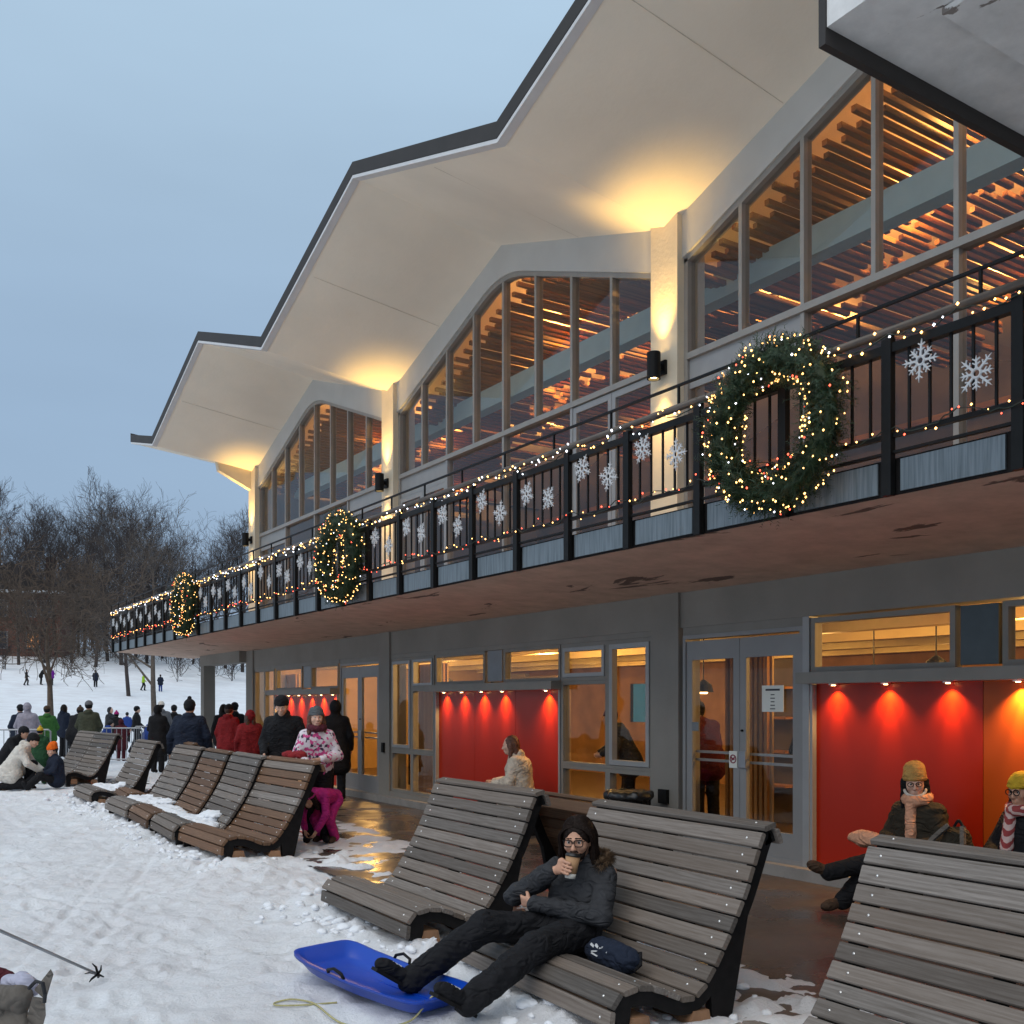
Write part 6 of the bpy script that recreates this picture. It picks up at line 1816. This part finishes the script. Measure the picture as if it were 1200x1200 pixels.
make_person('broad man in a navy parka and knitted hat seen from behind', pose(elL=(-.02, .30, 1.13), elR=(-.02, -.30, 1.13), wrL=(.05, .33, .86), wrR=(.05, -.33, .86), shL=(0, .205, 1.42), shR=(0, -.205, 1.42), chest=(-.02, 0, 1.3)), dict(jacket='cl_navy', trousers='cl_black', boot='cl_black', hat='cl_black'), 0.013, loc, yaw_of(222, 17.3, 165), hat='pom', hood=True, coat='mid', puffy=1.32, s=1.03, seed=95)
for (px_, d_, a_, lab, col, s_, ht, hc, cf) in (
        (268, 21.8, 150, 'person in a red coat and black hat beside the free standing pillar', 'cl_red', 0.98, 'beanie', 'cl_black', 'mid'),
        (293, 19.0, 190, 'person in a bright red hooded jacket next to the doors end', 'cl_red', 0.92, None, 'cl_black', 'short')):
    make_person(lab, pose(), dict(jacket=col, trousers='cl_black', boot='cl_black', hat=hc, hair='hair_brown'), 0.016, place(px_, d_), yaw_of(px_, d_, a_), hat=ht, hair=None if ht else 'long', hood='up' if ht is None else True, coat=cf, puffy=1.25, s=s_, seed=int(px_))
bx_ = at_px(262, 20.5); b_ = thing('suitcase', 'black case standing on the snow beside the pillar', 'case', (bx_[0], bx_[1], gz(bx_[0], bx_[1])))
c_ = MB(); c_.prism([(-0.22, 0), (0.22, 0), (0.24, 0.03), (0.24, 0.52), (0.20, 0.56), (-0.20, 0.56), (-0.24, 0.52), (-0.24, 0.03)], 'y', -0.14, 0.14); c_.build('shell', M['cl_black'], b_)
c_ = MB(); c_.tube([(-0.08, 0, 0.555), (-0.08, 0, 0.62), (0.08, 0, 0.62), (0.08, 0, 0.555)], 0.012, 6); c_.build('handle', M['black'], b_)

# ------------------------------------------------------------------ crowd: a few shared figures, every person an object of its own
protos = {}
def proto(kind):
    if kind in protos: return protos[kind]
    kw = dict(back=dict(J=pose(elL=(.02, .27, 1.13), elR=(.02, -.27, 1.13), wrL=(.18, .18, .98), wrR=(.18, -.18, .98)), hood=True, coat='mid', hat='beanie', puffy=1.25),
              walk=dict(J=pose(knL=(.16, .10, .52), anL=(.10, .10, .10), toL=(.26, .11, .06), knR=(-.05, -.10, .50), anR=(-.24, -.10, .12), toR=(-.09, -.11, .05), wrL=(-.12, .27, .92), wrR=(.24, -.26, .96), elR=(.04, -.26, 1.13)), hood=False, coat='short', hat='beanie', puffy=1.15),
              hooded=dict(J=pose(elL=(.06, .27, 1.13), elR=(.06, -.27, 1.13), wrL=(.24, .10, 1.02), wrR=(.24, -.10, 1.02)), hood='up', coat='long', hat=None, puffy=1.2),
              lean=dict(J=pose(chest=(.14, 0, 1.26), neck=(.22, 0, 1.40), head=(.29, 0, 1.53), shL=(.16, .185, 1.36), shR=(.16, -.185, 1.36), elL=(.25, .26, 1.10), elR=(.25, -.26, 1.10), wrL=(.42, .14, 1.02), wrR=(.42, -.14, 1.02)), hood=True, coat='mid', hat='pom', puffy=1.2),
              hair=dict(J=pose(wrL=(.10, .25, .90), elR=(.05, -.27, 1.14), wrR=(.22, -.12, 1.2)), hood=True, coat='mid', hat=None, hair='long', puffy=1.18))[kind]
    J = kw.pop('J')
    spec, R = person_meshes(J, 0.022, 1.0, seed=len(protos) + 3, **kw)
    out = []
    for k, (pr, hh, wr, ql) in spec.items():
        nm = PARTNAME.get(k, k) if k != 'body' else 'person'
        out.append((k, nm, sdf_mesh(nm, pr, 0.022 if k != 'body' else 0.02, M['skin_pale'] if k == 'body' else M['cl_black'], wr, ql)))
    protos[kind] = out
    return out
def crowd(kind, label, px_, d_, ang, s_, cols, group='people out on the snow', loc=None, rz=None):
    body = None
    for k, nm, me_ in sorted(proto(kind), key=lambda t: t[0] != 'body'):
        o = link(nm, me_, body)
        if k == 'body': body = o
        else:
            c_ = cols.get(k, cols.get(nm))
            if c_:
                o.material_slots[0].link = 'OBJECT'; o.material_slots[0].material = M[c_]
    body.location = loc if loc is not None else place(px_, d_)
    body.rotation_euler = (0, 0, rz if rz is not None else yaw_of(px_, d_, ang))
    body.scale = (s_, s_, s_)
    tag(body, label, 'person', group)
    return body
K = dict
crowd('hooded', 'person in a pale lilac hooded coat seen from behind, at left', 32, 26.5, 175, 1.0, K(jacket='cl_lilac', hat='cl_brown'))
crowd('back', 'person in dark clothes half hidden behind the lilac coat', 24, 28.5, 200, 1.0, K(jacket='cl_navy'))
crowd('back', 'person in a leaf green jacket left of the tree trunk', 55, 27.5, 180, 0.95, K(jacket='cl_leaf', hat='cl_brown'))
crowd('hair', 'dark navy figure just right of the tree trunk', 75, 32.0, 130, 0.97, K(jacket='cl_navy', hair='hair_dark'))
crowd('lean', 'person in black between the tree trunk and the olive jacket', 88, 28.5, 150, 1.0, K(jacket='cl_black', hat='cl_brown'))
crowd('back', 'large person in an olive jacket and cap seen from behind', 104, 26.0, 165, 1.05, K(jacket='cl_olive', hat='cl_grey'))
crowd('lean', 'child in a blue jacket by the barrier rail', 121, 29.5, 100, 0.75, K(jacket='cl_blue', hat='cl_charcoal'))
crowd('hooded', 'person in a dark pointed hood behind the blue child', 129, 37.0, 60, 0.93, K(jacket='cl_charcoal'))
crowd('lean', 'person in dark jacket with pink hat behind the maroon coat', 135, 34.5, 170, 0.88, K(jacket='cl_black', hat='cl_pink'))
crowd('hooded', 'child in a long maroon coat bending by the barrier', 142, 30.5, 160, 0.74, K(jacket='cl_maroon', trousers='cl_maroon'))
crowd('walk', 'small child in blue far behind the maroon coat', 149, 44.0, 180, 0.75, K(jacket='cl_blue'))
crowd('walk', 'person in black left of the bright blue jacket', 160, 34.5, 100, 0.94, K(jacket='cl_black'))
crowd('lean', 'child in a bright blue jacket behind the barrier', 172, 31.5, 120, 0.78, K(jacket='cl_blue', trousers='cl_maroon'))
crowd('hooded', 'person in a long black coat left of the broad navy parka', 185, 25.0, 150, 0.97, K(jacket='cl_black'))
crowd('back', 'person in a white hat behind the long black coat', 189, 29.5, 190, 1.02, K(jacket='cl_grey', hat='cl_white'))
crowd('walk', 'person in grey behind the barrier near the navy parka', 197, 38.0, 80, 0.82, K(jacket='cl_grey'))
crowd('back', 'person in black just left of the navy parka', 204, 30.5, 180, 0.98, K(jacket='cl_black'))
crowd('hair', 'person in black right of the pillar, behind the red coat', 262, 25.5, 200, 1.0, K(jacket='cl_black', hair='hair_dark'))
crowd('back', 'person in black with a hat right of the pillar', 275, 25.0, 170, 1.0, K(jacket='cl_black'))
crowd('walk', 'tiny dark figure on the snowy slope, far left', 31, 78, 90, 0.72, K(jacket='cl_black'), 'figures up on the snowy slope')
crowd('lean', 'tiny dark figure bending on the slope by the purple jacket', 48, 79, 80, 0.80, K(jacket='cl_black'), 'figures up on the snowy slope')
crowd('back', 'tiny figure in a purple jacket on the slope', 60, 79, 180, 0.82, K(jacket='cl_purple'), 'figures up on the snowy slope')
crowd('back', 'tiny dark figure alone on the slope above the crowd', 112, 80, 180, 0.78, K(jacket='cl_navy'), 'figures up on the snowy slope')
crowd('walk', 'tiny figure in a lime green jacket on the slope', 168, 80, 90, 0.78, K(jacket='cl_lime', hat='cl_lime'), 'figures up on the snowy slope')
crowd('back', 'tiny figure in blue on the slope next to a tree', 188, 80, 180, 0.78, K(jacket='cl_navy', trousers='cl_blue'), 'figures up on the snowy slope')

# cafe guests and furniture seen through the glass
def table_set(x, y, lab):
    t = thing('cafe_table', lab, 'table', (x, y, 0.0), 0, 'cafe tables behind the glass')
    b_ = MB(); b_.lathe([(0.40, 0.72), (0.42, 0.74), (0.42, 0.75), (0.40, 0.76)], (0, 0, 0), 20); b_.build('tabletop', M['screen'], t)
    b_ = MB(); b_.lathe([(0.03, 0.04), (0.03, 0.72)], (0, 0, 0), 8); b_.build('leg', M['black'], t)
    b_ = MB(); b_.lathe([(0.24, 0.0), (0.24, 0.02), (0.05, 0.05)], (0, 0, 0), 14); b_.build('base', M['black'], t)
def chair(x, y, rz, lab):
    t = thing('cafe_chair', lab, 'chair', (x, y, 0.0), rz, 'cafe chairs behind the glass')
    b_ = MB(); b_.box(-0.2, 0.2, -0.2, 0.2, 0.43, 0.46); b_.build('seat', M['screen'], t)
    b_ = MB(); b_.box(-0.2, -0.17, -0.19, 0.19, 0.55, 0.85); b_.build('backrest', M['screen'], t)
    for sx_ in (-1, 1):
        for sy_ in (-1, 1):
            b_ = MB(); b_.box(sx_ * 0.185 - 0.015, sx_ * 0.185 + 0.015, sy_ * 0.185 - 0.015, sy_ * 0.185 + 0.015, 0, 0.43 if sx_ > 0 else 0.85); b_.build('leg', M['black'], t)
for (x, y, lab) in ((9.6, 7.0, 'round cafe table behind the near glass doors'), (9.4, 9.9, 'round cafe table behind the tall window left of the doors'), (9.6, 14.9, 'round cafe table behind the window at the far end of the middle bay'), (9.8, 17.4, 'round cafe table behind the far doors')):
    table_set(x, y, lab)
for (x, y, rz, lab) in ((9.1, 7.2, 0.3, 'wooden cafe chair left of the table behind the near doors'), (10.1, 6.8, PI, 'wooden cafe chair beyond the table behind the near doors'), (8.9, 9.6, 0.6, 'wooden cafe chair close to the tall window'), (9.8, 10.4, -2, 'wooden cafe chair beyond the table by the tall window'), (9.2, 15.2, -0.4, 'wooden cafe chair in the far window of the middle bay'), (9.4, 17.8, -0.6, 'wooden cafe chair behind the far doors')):
    chair(x, y, rz, lab)
crowd('back', 'dark guest standing inside behind the near doors', 0, 0, 0, 0.95, K(jacket='cl_black'), 'guests inside the cafe', loc=(9.0, 7.55, 0), rz=0.4)
crowd('hair', 'guest in tan standing inside right of the door notice', 0, 0, 0, 0.98, K(jacket='cl_tan', hair='hair_dark'), 'guests inside the cafe', loc=(9.5, 6.6, 0), rz=2.4)
crowd('lean', 'guest in maroon inside the tall window by the pillar', 0, 0, 0, 0.98, K(jacket='cl_maroon', hat='cl_black'), 'guests inside the cafe', loc=(8.9, 9.2, 0), rz=1.2)
crowd('hair', 'dark haired guest inside the window next to the red panel', 0, 0, 0, 0.96, K(jacket='cl_black', hair='hair_dark'), 'guests inside the cafe', loc=(9.2, 10.2, 0), rz=-1.5)
crowd('back', 'guest in black inside the window at the far end of the middle bay', 0, 0, 0, 0.95, K(jacket='cl_black'), 'guests inside the cafe', loc=(8.7, 15.3, 0), rz=0.2)
crowd('walk', 'guest in red inside the far glass doors', 0, 0, 0, 0.9, K(jacket='cl_red'), 'guests inside the cafe', loc=(9.2, 16.9, 0), rz=1.0)

crowd('lean', 'dark guest leaning behind the glass right of the red panel', 0, 0, 0, 0.92, K(jacket='cl_charcoal', hat='cl_maroon'), 'guests inside the cafe', loc=(8.7, 10.45, 0), rz=2.6)
crowd('hair', 'guest in white inside the tall window close to the pillar', 0, 0, 0, 0.9, K(jacket='cl_white', hair='hair_brown'), 'guests inside the cafe', loc=(9.5, 9.0, 0), rz=2.9)
crowd('hooded', 'dark guest behind the far pane of the near doors', 0, 0, 0, 0.96, K(jacket='cl_navy'), 'guests inside the cafe', loc=(8.8, 7.1, 0), rz=1.9)
crowd('back', 'guest in grey inside low behind the window by the far pillar', 0, 0, 0, 0.9, K(jacket='cl_grey'), 'guests inside the cafe', loc=(9.0, 14.6, 0), rz=-0.8)
# bin and wall box
bn = thing('litter_bin', 'black ribbed litter bin with a bag by the window', 'bin', (7.30, 8.78, ZP))
b_ = MB(); b_.lathe([(0.20, 0.02), (0.225, 0.05), (0.235, 0.66), (0.20, 0.66)], (0, 0, 0), 24); b_.build('drum', M['black'], bn)
rbm = MB(); rbm.box(-0.012, 0.014, -0.014, 0.014, 0.06, 0.66); rbm = rbm.mesh('rib', M['black'])
for k in range(20):
    t = 2 * PI * k / 20
    o = link('rib', rbm, bn, (0.235 * math.cos(t), 0.235 * math.sin(t), 0), t)
link('bin_bag', sdf_mesh('bin_bag', [cone((0.23 * math.cos(2 * PI * k / 10), 0.23 * math.sin(2 * PI * k / 10), 0.68), (0.23 * math.cos(2 * PI * (k + 1) / 10), 0.23 * math.sin(2 * PI * (k + 1) / 10), 0.70), 0.05, 0.045, 0.03) for k in range(10)] + [ell((0, 0, 0.69), (0.22, 0.22, 0.05), None, 0.03)], 0.016, M['lid_black'], (0.010, 45, 3), None), bn)
o = MB().box(XF - 0.085, XF - 0.037, 8.62, 8.76, 0.46, 0.62).build('socket_box', M['black']); tag(o, 'small black socket box low on the grey pillar by the doors', 'socket box')
o = MB().box(XF - 0.075, XF - 0.037, 16.0, 16.08, 0.75, 0.92).build('socket_box', M['black']); tag(o, 'small dark plate on the far grey pillar beside the far doors', 'socket box')

# crowd barriers
def barrier(px_, d_, rz, lab):
    q = place(px_, d_)
    t = thing('crowd_barrier', lab, 'barrier', q, rz, 'steel crowd barriers')
    b_ = MB(); b_.tube([(-1.1, 0, 0.15), (-1.1, 0, 1.0), (-1.05, 0, 1.05), (1.05, 0, 1.05), (1.1, 0, 1.0), (1.1, 0, 0.15), (-1.1, 0, 0.15)], 0.022, 6); b_.build('frame', M['galv'], t)
    bmz = MB(); bmz.tube([(0, 0, 0.15), (0, 0, 1.05)], 0.010, 5); bmz = bmz.mesh('bar', M['galv'])
    for k in range(1, 15): link('bar', bmz, t, (-1.1 + 2.2 * k / 15, 0, 0))
    for sx_ in (-0.9, 0.9):
        b_ = MB(); b_.tube([(sx_, -0.25, 0.0), (sx_, 0, 0.15), (sx_, 0.25, 0.0)], 0.02, 5); b_.build('foot', M['galv'], t)
barrier(200, 31.0, -0.5, 'steel crowd barrier left of the broad navy parka')
barrier(122, 29.0, -0.6, 'steel crowd barrier beside the blue jacketed child')
barrier(8, 26.0, -0.5, 'steel crowd barrier at the far left edge')

# snow on bench seats
def snow_clump(pts, name='snow_patch', h=0.02, seed=1, wr=(0.014, 48), k=0.05):
    return sdf_mesh(name, [ell(p, r, None, k) for p, r in pts], h, M['snow_pile'], (wr[0], wr[1], seed), None)
acc = []
rn = random.Random(14)
for (x, y, L_) in ((3.12, 12.14, 1.36), (3.15, 13.55, 1.34), (3.19, 14.95, 1.42), (3.20, 17.65, 1.5)):
    for k in range(13):
        u = rn.uniform(0.36, 0.66); yy = y + rn.uniform(0.1, L_ - 0.1)
        zz = float(np.interp(u, [q[0] for q in PROF[:12]], [q[1] for q in PROF[:12]]))
        acc.append(((x + u, yy, zz + 0.03), (rn.uniform(0.08, 0.17), rn.uniform(0.12, 0.26), rn.uniform(0.025, 0.055))))
o = stuff(link('bench_snow', snow_clump(acc, 'bench_snow'))); o['label'] = 'snow lying on the seats of the loungers'
acc = []
for k in range(620):
    y = rn.choice([rn.uniform(2.6, 8.4), rn.uniform(10.2, 20)]); x = rn.choice([rn.gauss(3.08, 0.09), rn.gauss(4.38, 0.14), rn.gauss(3.7, 0.35), rn.gauss(3.05, 0.2)])
    if 2.2 < x < 3.05 and 4.6 < y < 6.2: continue
    r_ = rn.uniform(0.012, 0.030) if rn.random() < 0.75 else rn.uniform(0.025, 0.042)
    acc.append(((x, y, gz(x, y) + r_ * 0.15), (r_ * rn.uniform(0.8, 1.7), r_ * rn.uniform(0.8, 1.8), r_ * rn.uniform(0.6, 0.95))))
o = stuff(link('snow_lumps', snow_clump(acc, 'snow_lumps', 0.0125, 2, (0.006, 130), 0.015))); o['label'] = 'clods of snow ploughed around the lounger legs'

# ------------------------------------------------------------------ bare trees
def grow(seed, H, r0, levels=4, limb=1.0, spread=0.9, first=0.3, nl=9, up=0.35, rmin=0.012, droop=0.0, trunk_bend=0.05):
    rn = random.Random(seed)
    segs = []
    def branch(p, d, L_, r, lev):
        n = 5 if lev == 0 else (4 if lev == 1 else 3)
        pts = [p]; dirs = [d]
        for i in range(n):
            j = trunk_bend if lev == 0 else 0.22
            d = d + Vector((rn.gauss(0, j), rn.gauss(0, j), rn.gauss(0, j) + (up * 0.25 if lev else 0) - (droop if lev > 1 else 0)))
            d.normalize()
            q = p + d * (L_ / n)
            ra = max(rmin, r * (1 - 0.75 * i / n)); rb_ = max(rmin, r * (1 - 0.75 * (i + 1) / n))
            segs.append((p, q, ra, rb_)); p = q; pts.append(p); dirs.append(d.copy())
        if lev < levels:
            k = nl if lev == 0 else (6, 6, 5, 4)[lev - 1] if lev - 1 < 4 else 3
            for c_ in range(k):
                t = (first + (1 - first) * (c_ + rn.random()) / k) if lev == 0 else 0.2 + 0.8 * (c_ + rn.random()) / k
                i = min(int(t * n), n - 1); f = t * n - i
                o = pts[i].lerp(pts[i + 1], f)
                dd = dirs[i + 1]
                a = dd.orthogonal().normalized(); a.rotate(Matrix.Rotation(rn.uniform(0, 2 * PI), 3, dd))
                ang = spread * rn.uniform(0.6, 1.15)
                nd = (dd * math.cos(ang) + a * math.sin(ang)).normalized()
                ln = L_ * (limb * rn.uniform(0.42, 0.62) * (1.15 - 0.5 * t) if lev == 0 else rn.uniform(0.40, 0.66))
                branch(o, nd, ln, max(rmin, r * (1 - 0.7 * t) * rn.uniform(0.42, 0.6)), lev + 1)
    branch(Vector((0, 0, -0.3)), Vector((0, 0, 1)), H, r0, 0)
    return segs
def seg_mesh(name, segs, mat, sides=3):
    P = np.array([s_[0] for s_ in segs], float); Q = np.array([s_[1] for s_ in segs], float); ra = np.array([s_[2] for s_ in segs]); rb_ = np.array([s_[3] for s_ in segs])
    d = Q - P; d /= np.maximum(np.linalg.norm(d, axis=1, keepdims=True), 1e-9)
    ref = np.where(np.abs(d[:, 2:3]) > 0.9, np.array([[1.0, 0, 0]]), np.array([[0, 0, 1.0]]))
    a = np.cross(d, ref); a /= np.linalg.norm(a, axis=1, keepdims=True); b_ = np.cross(d, a)
    V = []; n = len(P)
    for k in range(sides):
        t = 2 * PI * k / sides; o = a * math.cos(t) + b_ * math.sin(t)
        V.append(P + o * ra[:, None]); V.append(Q + o * rb_[:, None])
    V = np.stack(V, 1).reshape(-1, 3)
    base = np.arange(n) * 2 * sides
    F = [np.stack([base + 2 * k, base + 2 * ((k + 1) % sides), base + 2 * ((k + 1) % sides) + 1, base + 2 * k + 1], 1) for k in range(sides)]
    return np_mesh(name, V, np.concatenate(F), mat, True)
def split_tree(segs, nt):
    return segs[:nt], segs[nt:]
def tree_pair(seed, H, r0, mat, **kw):
    s_ = grow(seed, H, r0, **kw)
    tr = [q for q in s_ if q[2] > r0 * 0.24]; cr = [q for q in s_ if q[2] <= r0 * 0.24]
    return seg_mesh('trunk', tr, mat, 7), seg_mesh('crown', cr, mat, 3)
def put_tree(pair, label, loc, rz, s_, group=None):
    t = thing('bare_tree', label, 'tree', loc, rz, group); t.scale = (s_,) * 3 if not isinstance(s_, tuple) else s_
    link('trunk', pair[0], t); link('crown', pair[1], t)
    return t
near = tree_pair(3, 4.6, 0.135, M['bark_brown'], levels=4, limb=1.5, spread=1.05, first=0.44, nl=8, up=0.22, rmin=0.009, droop=0.03, trunk_bend=0.08)
put_tree(near, 'small brown bare tree with spreading limbs among the crowd at left', place(65, 30.5), 1.1, 1.0)
near2 = tree_pair(8, 9.0, 0.17, M['bark'], levels=4, spread=0.9, first=0.22, nl=8, up=0.3, rmin=0.008, trunk_bend=0.04)
put_tree(near2, 'bare tree with thin forked trunk left of the pillar', place(181, 58), 0.3, 1.0)
TV = [tree_pair(20 + i, 17.0, 0.26, M['bark_far'], levels=4, spread=0.62 + 0.08 * (i % 3), first=0.22, nl=11, up=0.45, rmin=0.0135) for i in range(4)]
spots = [(-12, 96, 1.0), (8, 104, 0.92), (22, 90, 0.80), (38, 101, 0.93), (52, 93, 0.84), (66, 99, 0.92), (84, 94, 0.86), (98, 102, 0.95), (112, 92, 0.9), (126, 98, 1.0), (142, 95, 1.06), (158, 103, 1.0), (172, 99, 0.86), (190, 108, 0.78), (206, 112, 0.62), (226, 104, 0.70), (246, 98, 0.86), (264, 102, 0.95), (284, 100, 1.0)]
tl = ['leftmost', 'second', 'third', 'fourth', 'fifth', 'sixth', 'seventh', 'eighth', 'ninth', 'tenth', 'eleventh', 'twelfth', 'thirteenth', 'fourteenth', 'fifteenth', 'sixteenth', 'seventeenth', 'next to last', 'last']
for i, (px_, d_, s_) in enumerate(spots):
    extra = ' before the house' if i in (1, 2, 3) else ' beyond the slope' if px_ < 210 else ' behind the pavilion end'
    put_tree(TV[i % 4], f'tall bare tree{extra}, {tl[i]} from the left along the woods', place(px_, d_), i * 1.7, s_ * 0.70, 'bare trees of the woods on the slope')
put_tree(TV[1], 'straight tree trunk on the slope just left of the balcony end', place(151, 76), 2.2, (0.62, 0.62, 0.60), 'bare trees of the woods on the slope')
# undergrowth and far wood
segs = []
rn = random.Random(77)
for k in range(38):
    q = at_px(rn.uniform(-30, 215), rn.uniform(104, 150))
    z = gz(q[0], q[1])
    sub = grow(200 + k, rn.uniform(5, 9.5), 0.12, levels=3, spread=0.75, first=0.05, nl=11, up=0.4, rmin=0.022)
    segs += [(Vector((q[0], q[1], z)) + a, Vector((q[0], q[1], z)) + b_, ra, rb_) for a, b_, ra, rb_ in sub]
for k in range(60):
    q = at_px(rn.uniform(-20, 320), rn.uniform(86, 104))
    z = gz(q[0], q[1])
    sub = grow(300 + k, rn.uniform(2.0, 4.0), 0.035, levels=2, spread=0.9, first=0.02, nl=9, up=0.4, rmin=0.016)
    segs += [(Vector((q[0], q[1], z)) + a, Vector((q[0], q[1], z)) + b_, ra, rb_) for a, b_, ra, rb_ in sub]
o = stuff(link('far_woodland', seg_mesh('far_woodland', segs, M['bark_far'], 3))); o['label'] = 'tangle of bare undergrowth and far trunks on the slope'

# ------------------------------------------------------------------ brick house in the woods
M['house_trim'] = plain('dull_trim', (0.22, 0.21, 0.21), 0.7, var=0.1)
q = at_px(14, 98); hz = gz(q[0], q[1])
hs = thing('brick_house', 'dark brick house with snowy roof edge among the bare trees at left', 'house', (q[0], q[1], hz), -0.35)
b_ = MB(); b_.box(-4.5, 4.5, 0, 7, -2, 6.2); b_.build('wall', M['brick'], hs)
b_ = MB(); b_.prism([(-4.9, 6.2), (4.9, 6.2), (4.9, 6.35), (0, 9.2), (-4.9, 6.35)], 'y', -0.5, 7.5); rf = b_.build('roof', M['fascia'], hs)
b_ = MB(); b_.box(-4.95, 4.95, -0.62, -0.505, 6.15, 6.42); b_.build('snowy_eave', M['snow_pile'], rf)
b_ = MB(); b_.box(2.4, 3.2, 3, 3.8, 7.0, 10.2); b_.build('chimney', M['brick'], rf)
for (x, z, lit) in ((-3.0, 3.9, 0), (-1.0, 3.9, 0), (1.6, 3.9, 0), (3.2, 3.9, 0), (-3.0, 0.8, 0), (1.9, 0.8, 1), (-1.0, 0.8, 0)):
    b_ = MB(); b_.box(x - 0.65, x + 0.65, -0.08, -0.002, z - 0.1, z); b_.box(x - 0.65, x - 0.52, -0.08, -0.002, z, z + 1.5); b_.box(x + 0.52, x + 0.65, -0.08, -0.002, z, z + 1.5); b_.box(x - 0.65, x + 0.65, -0.08, -0.002, z + 1.5, z + 1.62)
    w_ = b_.build('window', M['house_trim'], hs)
    b_ = MB(); b_.box(x - 0.52, x + 0.52, -0.04, -0.003, z, z + 1.5); b_.build('pane', M['lit_window'] if lit else M['house_glass'], w_)
b_ = MB(); b_.box(-6.5, -4.4, -1.2, 1.5, -2, 3.6); b_.build('porch', M['brick'], hs)
b_ = MB(); b_.box(-6.7, -4.2, -1.5, 1.7, 3.6, 3.85); b_.build('porch_roof', M['snow_pile'], hs)
